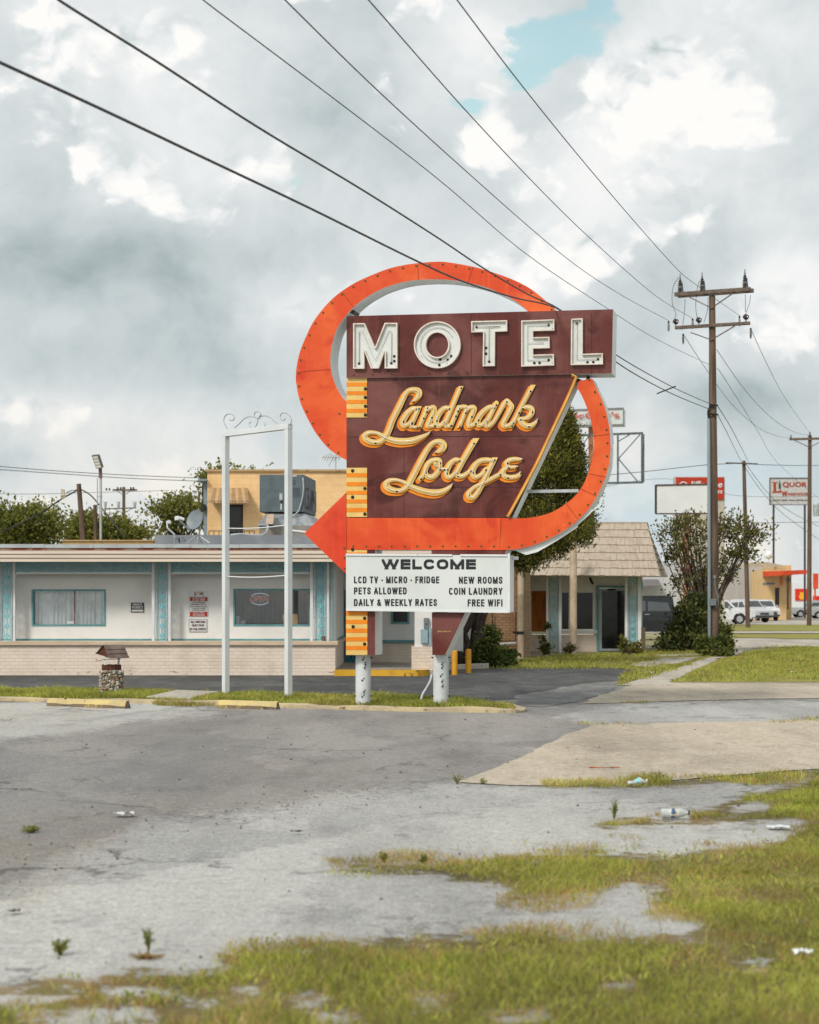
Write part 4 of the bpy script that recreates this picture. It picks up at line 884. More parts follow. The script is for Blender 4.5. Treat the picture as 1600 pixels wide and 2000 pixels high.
# lower boxes and posts
for q in ([(717.6, 1074.5), (733, 1074.5), (733, 1083), (717.6, 1083)], [(843, 1074.5), (989, 1075), (986, 1083), (843, 1083)], [(717.6, 1193), (733, 1193), (733, 1279.5), (717.6, 1279.5)]):
    MB().loops([[q]], SF(0), DEP, 0, 1).build('lower_cabinet', [m_brown, m_white], sign)
stripes(676, 717.6, 1193, 1279.2, [(1193.2, 1202), (1210.5, 1218.5), (1227.5, 1235.8), (1244.5, 1252.5), (1261.5, 1269.5)], .012, [(712.5, 1207.5), (690, 1224), (712.5, 1257.8)])
MB().loops([[[(676, 1193), (717.6, 1193), (717.6, 1279.2), (676, 1279.2)]]], SF(-.010), NB*.45, 0, 1).build('lower_cabinet', [m_brown, m_white], sign)
lb = MB().loops([[[(843.6, 1196.3), (908.5, 1196.6), (869.5, 1279.3), (844.6, 1279.3)]]], SF(0), DEP, 0, 1).build('lower_cabinet', [m_brown, m_white], sign)
t2 = MB(); write(t2, 'JESSE SIGN CO.', (854, 1232, 881, 1235.2), SF(.004), .03, .35); t2.build('lettering', mat('yellow_paint', C(232, 206, 120, .7), .5), lb, recalc=False)
m_post = mat('post_white', (.56, .585, .60, 1), .5, (.47, .495, .51, 1), 3, .4, .65, .15, 30, col3=(.30, .26, .22, 1), scale3=12, lo3=.66, hi3=.72)
for x, y in ((709.4, 1370.5), (861.3, 1371.5)):
    c = S(x, y, -.25); c.z = 0; ph = MB().lathe([(.117, .02), (.117, 1.0), (.115, 2.4)], c, 28)
    po = ph.build('post', m_post, sign, smooth=.6)
    bo = MB(); rr = random.Random(x)
    for k, (dx, yy) in enumerate([(0, 1288), (3, 1297), (2, 1304), (-1, 1328), (1, 1351), (-1, 1360)] if x < 800 else [(1, 1297), (1, 1304), (-.5, 1320), (1, 1331), (1.5, 1340)]):
        q = S(x+dx, yy, -.25); bo.lathe([(.013, .10), (.013, .13), (.004, .131)], q, 8, 0, (math.sin(dx*.04), -1, 0))
        bo.cyl(q+Vector((.01, -.12, .02)), q+Vector((.03, -.13, .035)), .006, n=5)
    for yy in (1284, 1359):
        for sx in (-1, 1): bo.lathe([(.01, .11), (.01, .145)], S(x, yy, -.25), 6, 0, (sx, -.2, 0))
    bo.build('bolt', m_sockd, po)
cd = [W(843, 1318, 28.1), W(842, 1325, 28.05), W(838, 1335, 28), W(831, 1347, 28), W(826, 1355, 28), W(822.5, 1366, 28)]
MB().tube(smooth_path(cd, 4), .017, 8).build('conduit', m_post, sign, smooth=True)

# ================================================================= EMPTY WHITE FRAME
m_frame = mat('frame_white', (.60, .63, .65, 1), .4, (.54, .57, .585, 1), 2, .4, .7, col3=(.12, .09, .07, 1), scale3=5, lo3=.70, hi3=.72)
A0, A1 = G(441, 1353.5, ISZ), G(563.5, 1361.5, ISZ)
sf = thing('sign_frame', 'empty white steel frame with wrought scrolls on top, left of the motel sign', 'sign frame', (A0+A1)/2)
u = (A1-A0); LW = u.length; u.normalize(); v = Vector((-u.y, u.x, 0)); ZT = 4.43
for c in (A0, A1):
    mb = MB(); mb.obox((c.x, c.y, .02+ZT/2), u*.048, v*.048, (0, 0, ZT/2-.02)); mb.build('post', m_frame, sf, bevel=.006)
mb = MB(); a = A0-u*.048; b = A1+u*.048; mb.obox(((a.x+b.x)/2, (a.y+b.y)/2, ZT+.045), u*(LW/2+.05), v*.050, (0, 0, .045)); mb.build('top_rail', m_frame, sf, bevel=.006)
for zz, r in ((Z_(1123, 29.8), .012), (Z_(1024, 29.8), .011)):
    MB().tube([A0+u*(LW*t)+Vector((0, 0, zz-ISZ-.025*math.sin(math.pi*t))) for t in np.linspace(0, 1, 9)], r, 6).build('rod', m_frame, sf, smooth=True)
def fpt(px, py):                 # on the frame's own plane
    nn = v; c0 = nn.dot(A0); rx, rz = (px-CX)/F, (HY-py)/F; t = c0/(nn.x*rx+nn.y); return Vector((rx*t, t, EYE+rz*t))
cr8 = lambda *L: [(380+x/5, 780+y/5) for x, y in L]
for L in (cr8((320, 283), (290, 230), (290, 180), (320, 146), (360, 144), (388, 170), (382, 200), (360, 207), (343, 197)), cr8((900, 272), (938, 240), (946, 200), (925, 155), (885, 132), (850, 140), (836, 170), (848, 198), (872, 204), (890, 184)),
          cr8((390, 278), (430, 245), (480, 195), (530, 170), (580, 172)), cr8((650, 165), (700, 162), (750, 185), (800, 230), (850, 268)), cr8((617, 120), (648, 135), (650, 165), (625, 186), (597, 180), (584, 152), (594, 128), (617, 120)),
          cr8((648, 150), (625, 185), (612, 240), (590, 275)), cr8((612, 230), (600, 262), (585, 275)), cr8((548, 272), (536, 245), (545, 222), (552, 225)), cr8((678, 222), (692, 245), (680, 270))):
    MB().tube([fpt(*p) for p in smooth_path(L, 5)], .0085, 6).build('scroll', m_steel, sf, smooth=True)

# ================================================================= WISHING WELL
wc = G(218, 1351, ISZ); m_stone = tint_mat('river_stone', .75, 0, .3); m_wood = mat('stained_wood', C(120, 72, 52, .55), .8, C(92, 54, 40, .55), 6, stretch=(1, 1, 4), bump=.4, bscale=30)
well = thing('wishing_well', 'small ornamental wishing well of river stones under a tilted brown shingle roof', 'wishing well', wc)
mb = MB(); mb.lathe([(.185, -.02), (.19, .1), (.185, .34), (.12, .35)], wc, 20, 0); mb.t = [(.16, .13, .10)]*len(mb.v)
rr = random.Random(3); SCOL = [(.42, .40, .36), (.30, .29, .27), (.38, .27, .17), (.30, .16, .08), (.5, .44, .36), (.22, .2, .18), (.40, .33, .24), (.28, .30, .28)]
def pebble(mb, c, r, col):
    bmx = bmesh.new(); bmesh.ops.create_icosphere(bmx, subdivisions=1, radius=1)
    M = Matrix.Rotation(rr.random()*6.3, 3, Vector((rr.random(), rr.random(), rr.random()+.01)))
    s = (r*rr.uniform(.8, 1.25), r*rr.uniform(.7, 1.1), r*rr.uniform(.55, .9))
    vs = [c+M@Vector((q.co.x*s[0], q.co.y*s[1], q.co.z*s[2]))*rr.uniform(.88, 1.1) for q in bmx.verts]; k = rr.uniform(.75, 1.2)
    mb.add(vs, [tuple(x.index for x in f.verts) for f in bmx.faces], 0, tuple(x*k for x in col)); bmx.free()
for i in range(330):
    a = rr.random()*2*math.pi; h = rr.random()*.37
    pebble(mb, wc+Vector((math.cos(a)*.195, math.sin(a)*.195, h-.01)), rr.uniform(.018, .036), rr.choice(SCOL))
for i in range(40):
    a = rr.random()*2*math.pi; pebble(mb, wc+Vector((math.cos(a)*.17, math.sin(a)*.17, .355)), rr.uniform(.022, .034), rr.choice(SCOL))
mb.build('stone_base', m_stone, well, smooth=.9)
mb = MB()
for k in range(16):
    a = 2*math.pi*k/16; d_ = Vector((math.cos(a), math.sin(a), 0)); t_ = Vector((-d_.y, d_.x, 0)); mb.obox(wc+d_*.155+Vector((0, 0, .41+.004*math.sin(k*3))), t_*.0285, d_*.010, (0, 0, .058))
mb.build('bucket_ring', m_wood, well)
ph = math.radians(46); rd = Vector((math.sin(ph), math.cos(ph), 0)); gd = Vector((math.cos(ph), -math.sin(ph), 0)); tl = Matrix.Rotation(math.radians(9), 3, rd)
g_, up_ = tl@gd, tl@Vector((0, 0, 1)); RC = wc+Vector((.0, 0, .80))-rd*.15
for s_ in (0, 1):
    b_ = wc+rd*(-.14+.28*s_)+Vector((0, 0, .36)); mb = MB().bar(b_, RC+rd*(.06+.26*s_)-up_*.08, .034, .03); mb.build('post', m_frame, well)
mb = MB(); R0, R1 = RC, RC+rd*.37
for s_ in (-1, 1):
    ev = g_*s_*.2-up_*.19
    for i in range(3):
        a0, a1 = ev*(i/3), ev*((i+1)/3+.03); nn = (rd.cross(ev)*s_).normalized(); nn = nn if nn.dot(up_) > 0 else -nn; lift = nn*(.012+.004*(2-i)); 
        q = [R0-rd*.02+a0+nn*.004*(3-i)*.3, R1+rd*.02+a0+nn*.004*(3-i)*.3, R1+rd*.02+a1+nn*.014, R0-rd*.02+a1+nn*.014]
        mb.hexa([p for p in q]+[p+nn*.012 for p in q])
rf = mb.build('roof', mat('roof_shingle', C(150, 130, 122, .62), .85, C(124, 104, 96, .6), 5, bump=.3), well)
mb = MB(); L_, Rr = -g_*.19-up_*.185, g_*.19-up_*.185
mb.loops([[[(0, 0), (1, 0), (0, 1)]]], lambda x, y: R0+rd*.01+(L_*x+Rr*y) if True else None, rd*.014); mb.build('gable', m_wood, well)
mb = MB(); c_ = wc+Vector((0, 0, .56)); mb.tube([c_+rd*.2, c_-rd*.16, c_-rd*.17-Vector((.1, .0, .03)), c_-rd*.17-Vector((.13, 0, -.01))], .006, 6); mb.build('crank', m_black, well)
# ================================================================= MOTEL BUILDING
m_stucco = mat('white_stucco', C(222, 220, 217, .98), .85, C(211, 209, 206, .98), 1.6, .4, .7, .25, 45, col3=C(150, 146, 140, .8), scale3=7, lo3=.70, hi3=.76)
m_wbrick = brick_mat('painted_brick', C(226, 211, 197, .92), C(222, 207, 193, .92), C(216, 201, 187, .91), stain=(C(150, 82, 56, .6), .28))
m_tbrick = brick_mat('tan_brick', C(196, 158, 120, .62), C(178, 138, 104, .62), C(150, 118, 92, .6))
m_cap = mat('wall_cap', C(216, 194, 170, .84), .85, C(200, 178, 156, .84), 2.5, .4, .65, .3, 30, stretch=(1, 1, 5))
m_teal = mat('teal_paint', C(98, 160, 166, .72), .6, C(120, 176, 180, .72), 3)
m_aqua = mat('aqua_iron', C(132, 204, 216, .84), .55, C(160, 216, 224, .84), 6, .4, .7)
m_aquad = mat('aqua_iron_faded', C(92, 176, 190, .8), .6, C(130, 196, 204, .8), 7)
m_siding = mat('tan_siding', C(214, 198, 182, .82), .7, C(204, 188, 172, .82), 1.2, stretch=(.4, 1, 6))
m_drip = mat('drip_edge', C(200, 206, 208, .72), .5); m_rrust = mat('rust_band', C(176, 84, 62, .6), .8, C(206, 170, 150, .7), 2.4, .45, .6, stretch=(1, 1, .2))
m_glassd = glass_mat('window_glass', (.97, .975, .98, 1), .04)
m_dkglass = mat('dark_glass', (.010, .012, .014, 1), .08, (.022, .024, .027, 1), 1.2, spec=.3)
m_roofg = mat('roof_membrane', C(172, 176, 180, .6), .8, C(150, 154, 158, .6), 2)
bld = thing('motel_building', 'long low white motel office with aqua ironwork and a painted brick base', 'building', (X_(300, 40.6), 40.6, 0))
XL, XE = X_(-420, 40.6), X_(655, 40.6); D0 = 40.6
mb = MB(); zc = Z_(1260.5, D0)
mb.box(XL, XE, D0, D0+.22, 0, zc); mb.box(XE-.22, XE, D0+.22, 46, 0, zc); mb.build('brick_base', m_wbrick, bld)
mb = MB(); mb.box(XL, XE+.06, D0-.06, D0+.6, zc, Z_(1252, D0)); mb.box(XE-.28, XE+.06, D0+.6, 46, zc, Z_(1252, D0)); mb.build('wall_cap', m_cap, bld, bevel=.012)
DW = 41.0; zt = 2.62; zb = Z_(1252, D0)
WIN = [(62, 207, 1151, 1223), (456, 607, 1150, 1223)]
mb = MB(); xs = [X_(p, DW) for p in (-420, 62, 207, 456, 607, 650)]
for a, b in ((0, 1), (2, 3), (4, 5)): mb.box(xs[a], xs[b], DW, DW+.14, zb, zt)
for (a, b, c, d) in WIN:
    mb.box(X_(a, DW), X_(b, DW), DW, DW+.14, zb, Z_(d, DW)); mb.box(X_(a, DW), X_(b, DW), DW, DW+.14, Z_(c, DW), zt)
mb.box(XE-.12, XE-.004, D0+.22, 46, zb, zt)
mb.build('wall', m_stucco, bld)
mb = MB(); mb.box(XL, XE-.3, DW-.012, DW-.002, zb, zb+.042); mb.box(XE-.002, XE+.008, 42, 46, zb, zb+.04); mb.build('painted_band', m_teal, bld)
for i, (a, b, c, d) in enumerate(WIN):
    x0, x1, z0, z1 = X_(a, DW), X_(b, DW), Z_(d, DW), Z_(c, DW); fw = .038
    mb = MB(); y0, y1 = DW-.012, DW+.13
    mb.box(x0, x1, y0, y1, z0, z0+fw); mb.box(x0, x1, y0, y1, z1-fw, z1); mb.box(x0, x0+fw, y0, y1, z0+fw, z1-fw); mb.box(x1-fw, x1, y0, y1, z0+fw, z1-fw)
    fr_ = mb.build('window', m_teal, bld); plabel(fr_, 'window with closed pale curtains' if i == 0 else 'office window with a dim lit room behind it')
    MB().box(x0+fw, x1-fw, DW+.07, DW+.076, z0+fw, z1-fw).build('pane', m_glassd, fr_)
    if i == 0:
        cu = MB(); N = 150; yy = lambda t: DW+.16+.022*math.sin(t*95+2*math.sin(t*17))+.012*math.sin(t*37+1)
        for k in range(N):
            t0, t1 = k/N, (k+1)/N; cu.add([(x0+(x1-x0)*t0, yy(t0), z0), (x0+(x1-x0)*t1, yy(t1), z0), (x0+(x1-x0)*t1, yy(t1), z1), (x0+(x1-x0)*t0, yy(t0), z1)], [(0, 1, 2, 3)])
        cu.build('curtain', mat('curtain', C(226, 230, 230, .9), .9), fr_, smooth=True, recalc=False)
        xm = X_(145, DW); mb = MB(); mb.box(xm-.012, xm+.012, DW+.03, DW+.07, z0+fw, z1-fw); mb.build('mullion', mat('rust_mullion', C(140, 70, 62, .6), .7, C(190, 180, 176, .6), 40), fr_)
        mb = MB(); mb.box(X_(130, DW), X_(145, DW), DW+.055, DW+.06, Z_(1218, DW), Z_(1213.6, DW)); mb.build('sticker', m_white, fr_)
        mb = MB(); mb.box(x0-.3, x1+.3, DW+.5, DW+.55, z0-.5, zt); mb.build('room_wall', m_black, fr_)
    else:
        m_pan = mat('panelling', C(112, 108, 106, .8), .7, C(92, 88, 88, .8), 2, stretch=(6, 6, .4))
        mb = MB(); mb.box(x0-.5, x1+.4, DW+1.9, DW+2, z0-.4, zt); mb.box(x0-.55, x0-.5, DW+.16, DW+2, z0-.4, zt); mb.box(x1+.4, x1+.45, DW+.16, DW+2, z0-.4, zt); mb.box(x0-.5, x1+.4, DW+.16, DW+2, z0-.45, z0-.4); mb.build('room_wall', m_pan, fr_)
        mb = MB(); mb.box(X_(592, DW)+.0, X_(604, DW)+.03, DW+1.86, DW+1.89, z0-.3, z1-.1); mb.build('room_door', m_drip, fr_)
        mb = MB(); mb.box(x0, x1, DW+.14, DW+.3, z0-.03, z0); mb.build('sill', m_drip, fr_)
# roof: slab, three siding boards, rusty band, drip edge
XR = X_(850, 40); mb = MB(); mb.box(XL-.5, XR, 40.02, 60, 2.60, 2.83); rf = mb.build('roof', m_roofg, bld)
z0, z1 = Z_(1097.5, 40), Z_(1074.5, 40); h = (z1-z0)/3
fa = MB()
for k in range(3): fa.hexa([(XL-.5, 39.945, z0+k*h+.004), (XR, 39.945, z0+k*h+.004), (XR, 40.02, z0+k*h+.004), (XL-.5, 40.02, z0+k*h+.004), (XL-.5, 39.975, z0+(k+1)*h), (XR, 39.975, z0+(k+1)*h), (XR, 40.02, z0+(k+1)*h), (XL-.5, 40.02, z0+(k+1)*h)])
fa.build('fascia', m_siding, rf)
MB().box(XL-.5, XR, 39.96, 40.02, z1, Z_(1070.5, 40)).build('trim_band', m_rrust, rf)
mb = MB()
for k in range(14): xa = XL-.5+(XR-XL+.5)*k/14; mb.box(xa, xa+(XR-XL+.5)/14-.006, 39.93, 40.05, Z_(1070.5, 40)+.002*(k % 3), Z_(1063.5, 40)+.004*((k*7) % 3))
mb.build('drip_edge', m_drip, rf)
MB().box(X_(303, 43.5), X_(640, 43.5), 43.5, 45, 2.82, Z_(1045, 43.5)).build('roof_curb', mat('curb_grey', C(150, 154, 162, .6), .8, C(170, 172, 178, .6), 1.5), rf)
mb = MB(); mb.box(X_(122, 58), X_(300, 58), 58, 58.3, 2.5, Z_(1057, 58)); mb.box(X_(121, 58), X_(301, 58), 57.95, 58.35, Z_(1057, 58), Z_(1054.5, 58)); mb.build('rear_parapet', mat('tan_wall', C(212, 176, 124, .66), .85), bld)

# ornamental iron: flat cast panels of rings, scrolls and leaves
def motif(mb, cx, cz, w, h, y, mi, ax):
    P = lambda u, v: (cx+u*w/2, y, cz+v*h/2) if ax == 'x' else (cx, y+u*w/2, cz+v*h/2)
    r = .0075
    ring = lambda uc, vc, ru, rv, n=12: [P(uc+ru*math.cos(2*math.pi*k/n), vc+rv*math.sin(2*math.pi*k/n)) for k in range(n)]
    mb.tube(ring(0, 0, .30, .30), r*1.5, 4, mi, True)
    for su in (-1, 1):
        for sv in (-1, 1):
            mb.tube([P(su*.2, sv*.2), P(su*.48, sv*.36), P(su*.82, sv*.5), P(su*.95, sv*.78), P(su*.72, sv*.92), P(su*.55, sv*.76)], r, 4, mi)
            mb.tube([P(su*.3, 0), P(su*.62, sv*.16), P(su*.92, sv*.1)], r, 4, mi); mb.tube([P(0, sv*.3), P(su*.16, sv*.62), P(su*.08, sv*.97)], r, 4, mi)
            mb.add([P(su*.34, sv*.62), P(su*.5, sv*.5), P(su*.66, sv*.7), P(su*.46, sv*.84)], [(0, 1, 2, 3)], mi)
    mb.add([P(-.17, 0), P(0, -.17), P(.17, 0), P(0, .17)], [(0, 1, 2, 3)], mi)
def ironwork(parent, x0, x1, z0, z1, y, nx, nz, m, ax='x', name='iron_panel'):
    mb = MB()
    for i in range(nx):
        for k in range(nz):
            w, h = (x1-x0)/nx, (z1-z0)/nz
            if ax == 'x': motif(mb, x0+(i+.5)*w, z0+(k+.5)*h, w, h, y, 0, ax)
            else: motif(mb, y, z0+(k+.5)*h, w, h, x0+(i+.5)*w, 0, ax)
    t = .009
    for a, b, c, d in ((x0, x1, z0, z0), (x0, x1, z1, z1), (x0, x0, z0, z1), (x1, x1, z0, z1)):
        q = (lambda u, v: (u, y, v)) if ax == 'x' else (lambda u, v: (y, u, v))
        mb.bar(q(a, c), q(b, d), t*1.6, t*1.6)
    return mb.build(name, m, parent, recalc=False)
zs = Z_(1097, D0)+.0; zf0, zf1 = Z_(1116.5, D0), Z_(1098, D0); y_ = D0+.07
for a, b, n in ((31, 295, 13), (334, 605, 13), (-300, -30, 13)): ironwork(bld, X_(a, D0), X_(b, D0), zf0, zf1, y_, n, 1, m_aqua, name='iron_frieze')
for a, b in ((3, 21), (307, 324), (617, 634)): ironwork(bld, X_(a, D0), X_(b, D0), zb+.01, zs-.02, y_, 1, 8, m_aqua)
ironwork(bld, D0+.1, D0+.36, zb+.01, zs-.02, X_(648, D0), 1, 8, m_aqua, 'y')
for a, b in ((23.5, 29.5), (296, 302), (328, 333.5), (605.5, 611.5), (638, 643), (-32, -26)):
    mb = MB(); mb.box(X_(a, D0), X_(b, D0), D0+.03, D0+.11, zb, 2.60); mb.build('porch_post', m_white, bld, bevel=.006)
for a, b in ((30, 295.5), (334, 605), (-300, -33)):
    mb = MB(); mb.box(X_(a, D0), X_(b, D0), D0+.04, D0+.10, Z_(1121.3, D0), Z_(1117.3, D0)); mb.build('porch_beam', m_white, bld, bevel=.004)
mb = MB()
for a in (1, 23, 305.5, 325.5, 614.5, 635.5):
    mb.tube([(X_(a, D0), D0+.02, zb), (X_(a, D0), D0+.02, 2.58)], .011, 6)
    for yy in (1158.5, 1205): mb.tube([(X_(a-2, D0), D0+.02, Z_(yy, D0)), (X_(a+2, D0), D0+.02, Z_(yy, D0))], .014, 6)
mb.build('iron_rod', m_drip, bld)
# entry: back wall, door, window, brick pier with meters
mb = MB(); DB = 46
mb.box(X_(640, DB), X_(764, DB), DB, DB+.15, 0, 2.6); mb.box(X_(800, DB), X_(905, DB), DB, DB+.15, 0, 2.6); mb.box(X_(764, DB), X_(800, DB), DB, DB+.15, 0, Z_(1218.5, DB)); mb.box(X_(764, DB), X_(800, DB), DB, DB+.15, Z_(1165, DB), 2.6); mb.build('wall', m_stucco, bld)
mb = MB(); mb.box(X_(698, DB), X_(850, DB), DB-.14, DB-.004, .1, Z_(1255, DB)); mb.build('brick_base', m_wbrick, bld)
mb = MB(); mb.box(X_(698, DB), X_(850, DB), DB-.2, DB-.002, Z_(1255, DB)+.002, Z_(1250, DB)); mb.build('painted_band', m_teal, bld)
mb = MB(); mb.box(X_(725.5, DB), X_(737, DB), DB-.145, DB-.12, Z_(1300, DB), Z_(1295, DB)); mb.build('floor_vent', m_black, bld)
x0, x1, z0, z1 = X_(764, DB), X_(800, DB), Z_(1218.5, DB), Z_(1165, DB); mb = MB()
for a, b, c, d in ((x0, x1, z0, z0+.05), (x0, x1, z1-.05, z1), (x0, x0+.05, z0+.05, z1-.05), (x1-.05, x1, z0+.05, z1-.05)): mb.box(a, b, DB-.02, DB+.1, c, d)
w_ = mb.build('window', m_teal, bld); MB().box(x0+.05, x1-.05, DB+.05, DB+.06, z0+.05, z1-.05).build('pane', m_dkglass, w_)
mb = MB(); mb.box(X_(674, DB), X_(697, DB), DB-.06, DB-.002, .13, Z_(1152, DB)); dr = mb.build('door', mat('turquoise_door', C(62, 150, 170, .7), .5), bld)
MB().tube([(X_(691, DB), DB-.1, .34), (X_(687, DB), DB-.12, .30), (X_(686, DB), DB-.1, .2)], .012, 6).build('handle', m_black, dr)
mb = MB(); mb.box(X_(804, D0), X_(848, D0), D0+.05, D0+.62, .1, Z_(1263, D0)); mb.build('brick_base', m_wbrick, bld)
mb = MB(); mb.box(X_(810, D0), X_(846, D0), D0+.12, D0+.55, Z_(1263, D0), 2.6); mb.build('porch_post', m_stucco, bld)
mb = MB(); mb.box(X_(828, D0), X_(837.5, D0), D0+.04, D0+.116, Z_(1228.5, D0), Z_(1207, D0)); mb.box(X_(830, D0), X_(835.5, D0), D0+.02, D0+.04, Z_(1218, D0), Z_(1210, D0))
mb.build('meter_box', mat('meter_grey', C(150, 160, 166, .6), .5, metal=.2), bld)
mb = MB(); mb.box(X_(822, D0), X_(836, D0), D0+.02, D0+.116, Z_(1256, D0), Z_(1229.5, D0)); mb.box(X_(837.3, D0), X_(842, D0), D0+.05, D0+.115, Z_(1262, D0), Z_(1226, D0)); mb.build('meter_box', mat('box_blue', C(172, 198, 208, .7), .5), bld)
# walk in front of the entry with a yellow painted edge
mb = MB(); mb.box(X_(655, 40.4), X_(850, 40.4), 40.62, 47, .0, .128); struct(mb.build('path', m_walk))
L = [(653, 40.25), (700, 40.3), (800, 40.15), (822, 40.25), (836, 40.5)]; mb = MB(); pp = smooth_path([(X_(a, d), d, 0) for a, d in L], 5)
pp += [np.array((X_(842, 40.75), 40.75, 0)), np.array((X_(845, 41.3), 41.3, 0))]
for a, b in zip(pp[:-1], pp[1:]): mb.hexa([(a[0], a[1], 0), (b[0], b[1], 0), (b[0], b[1]+.42, 0), (a[0], a[1]+.42, 0), (a[0], a[1]+.03, .136), (b[0], b[1]+.03, .136), (b[0], b[1]+.42, .136), (a[0], a[1]+.42, .136)])
struct(mb.build('kerb', mat('yellow_kerb', C(232, 178, 40, .62), .7, C(206, 150, 34, .6), 2.5, .45, .7, .2, 30, col3=C(90, 78, 66, .5), scale3=4, lo3=.60, hi3=.68), recalc=True))

# wall signs
def wall_sign(name, label, px0, px1, py0, py1, d, m, texts, rects=(), frame=None):
    r_ = thing(name, label, 'sign', W((px0+px1)/2, py1, d))
    mb = MB(); mb.pbox(px0, px1, py0, py1, d-.014, d-.002); p_ = mb.build('panel', m, r_, bevel=.002)
    if frame:
        fb_ = MB(); y0 = d-.018
        for a, b, c, e in ((px0, px1, py0, py0+.8), (px0, px1, py1-.8, py1), (px0, px0+.8, py0+.8, py1-.8), (px1-.8, px1, py0+.8, py1-.8)): fb_.pbox(a, b, c, e, y0, d-.0145)
        fb_.build('border', frame, r_)
    for (a, b, c, e, mm) in rects: MB().pbox(a, b, c, e, d-.017, d-.0145).build('colour_band', mm, r_)
    for mm, tl in texts:
        t_ = MB()
        for body, bx in tl: write(t_, body, bx, lambda x, y: W(x, y, d-.0195), .035)
        t_.build('lettering', mm, r_, recalc=False)
    return r_
m_sred = mat('sign_red', C(198, 58, 34, .75), .5, C(182, 50, 30, .75), 8); m_sblk = mat('sign_black', (.02, .022, .024, 1), .5); m_swht = mat('sign_white', (.62, .64, .65, 1), .5, (.55, .57, .58, 1), 6); m_sdr = mat('sign_darkred', C(120, 56, 52, .8), .6)
wall_sign('property_sign', 'small black PRIVATE PROPERTY sign on the white wall right of the curtained window', 256, 281.5, 1177, 1196, DW, m_sblk,
    [(m_swht, [('PRIVATE', (259.5, 1178.6, 277.8, 1183.0)), ('PROPERTY', (258, 1184, 280, 1187.8)), ('NO TRESPASSING', (258.2, 1188.4, 279.8, 1189.9))])], [(257.5, 280, 1191, 1194.4, m_swht)], m_sdr)
wall_sign('towing_sign', 'tall white and red towing notice on the white wall above the visitors notice', 368.5, 406.5, 1155, 1204.5, DW, m_swht,
    [(m_swht, [('TOWING ENFORCED', (375, 1166.8, 402, 1169)), ('AT ALL TIMES', (376, 1169.8, 400.5, 1173.4)), ('APOLLO TOWING', (377, 1196, 399.5, 1198.2)), ('817-536-2064', (377, 1199.4, 400, 1202.6))]),
     (m_sdr, [('AUTHORIZED', (376, 1175.6, 401, 1177.8)), ('PARKING ONLY', (373, 1179.2, 403, 1181.6)), ('UNAUTHORIZED VEHICLES', (371.5, 1184, 404, 1185.8)), ('TOWED AT OWNERS', (375.5, 1187.8, 401, 1189.4)), ('EXPENSE', (376, 1191, 401, 1192.6))])],
    [(370.8, 405.4, 1165.8, 1174.2, m_sred), (371, 405.4, 1195, 1203.8, m_sred), (379.2, 397.4, 1156.2, 1157.2, m_sred), (379.2, 380.2, 1157.3, 1165.7, m_sred), (396.4, 397.4, 1157.3, 1165.7, m_sred), (381, 386, 1159.4, 1160.8, m_sdr), (380.6, 382.6, 1160.9, 1162.6, m_sdr), (389, 396, 1159.4, 1161.3, m_sdr), (391, 395, 1158.6, 1159.3, m_sdr)])
wall_sign('visitors_sign', 'white ALL VISITORS MUST STOP IN THE OFFICE notice on the white wall', 369, 404.5, 1209, 1234.3, DW, m_swht,
    [(m_sdr, [('ALL VISITORS', (372.2, 1212.4, 401.2, 1216.8)), ('MUST STOP', (374.8, 1219.4, 398.8, 1223.6)), ('IN THE OFFICE', (371.2, 1226.6, 402, 1231))])], (), mat('sign_rim', C(140, 146, 140, .7), .6))
# things in the office window
op = thing('open_sign', 'oval neon OPEN sign with white dots hanging in the office window', 'neon sign', W(508, 1180, DW+.2))
dO = DW+.2; mb = MB(); mb.lathe([(.19, 0), (.19, .012)], (0, 0, 0), 28, 0, (0, -1, 0)); mb.v = [(v[0]+X_(508, dO), v[1]+dO+.03, v[2]*.62+Z_(1170, dO)) for v in mb.v]; mb.build('backing', mat('sign_backing', (.03, .034, .04, 1), .5), op)
t_ = MB(); write(t_, 'OPEN', (489, 1164.5, 525.5, 1175), lambda x, y: W(x, y, dO+.012), -.012, .25); t_.build('lettering', emit_mat('neon_orange', C(214, 110, 84, .8), .22), op, recalc=False)
ar = MB()
for s_ in (-1, 1):
    for k in range(17):
        t = -1+2*k/16; ar.lathe([(.0075, 0), (.0075, .006)], (X_(508+t*16, dO), dO+.016, Z_(1170+s_*(11.2-4.4*t*t), dO)), 6, 0, (0, -1, 0))
ar.build('light_dot', emit_mat('dot_white', C(206, 226, 240), .6), op)
cb = MB(); cb.add([W(552, 1200.5, DW+.17), W(581, 1198.5, DW+.17), W(582, 1222.5, DW+.13), W(555, 1222.5, DW+.13)], [(0, 1, 2, 3)]); cb.add([v+Vector((0, .004, 0)) for v in map(Vector, cb.v[:4])], [(3, 2, 1, 0)])
tag(cb.build('cardboard_notice', mat('cardboard', C(228, 186, 140, .8), .8, C(214, 170, 124, .8), 5)), 'tan cardboard notice leaning inside the office window', 'notice')
cn = MB(); cn.lathe([(.05, 0), (.05, .185), (.045, .19)], (X_(463.8, DW+.22), DW+.22, Z_(1219.5, DW+.22)), 16); tag(cn.build('canister', m_drip, smooth=.6), 'white canister on the left end of the office window sill', 'canister')
lf = tint_mat('leaf', .55, .35); m_bark = mat('bark', C(92, 78, 66, .55), .95, C(60, 50, 42, .55), 3, .4, .6, .9, 14, stretch=(3, 3, .4))
pp_ = thing('window_plant', 'spider plant with thin arching leaves inside the office window', 'plant', W(475, 1222, DW+.35))
mb = MB(); c_ = W(474, 1214, DW+.35); rr = random.Random(5); vs = []
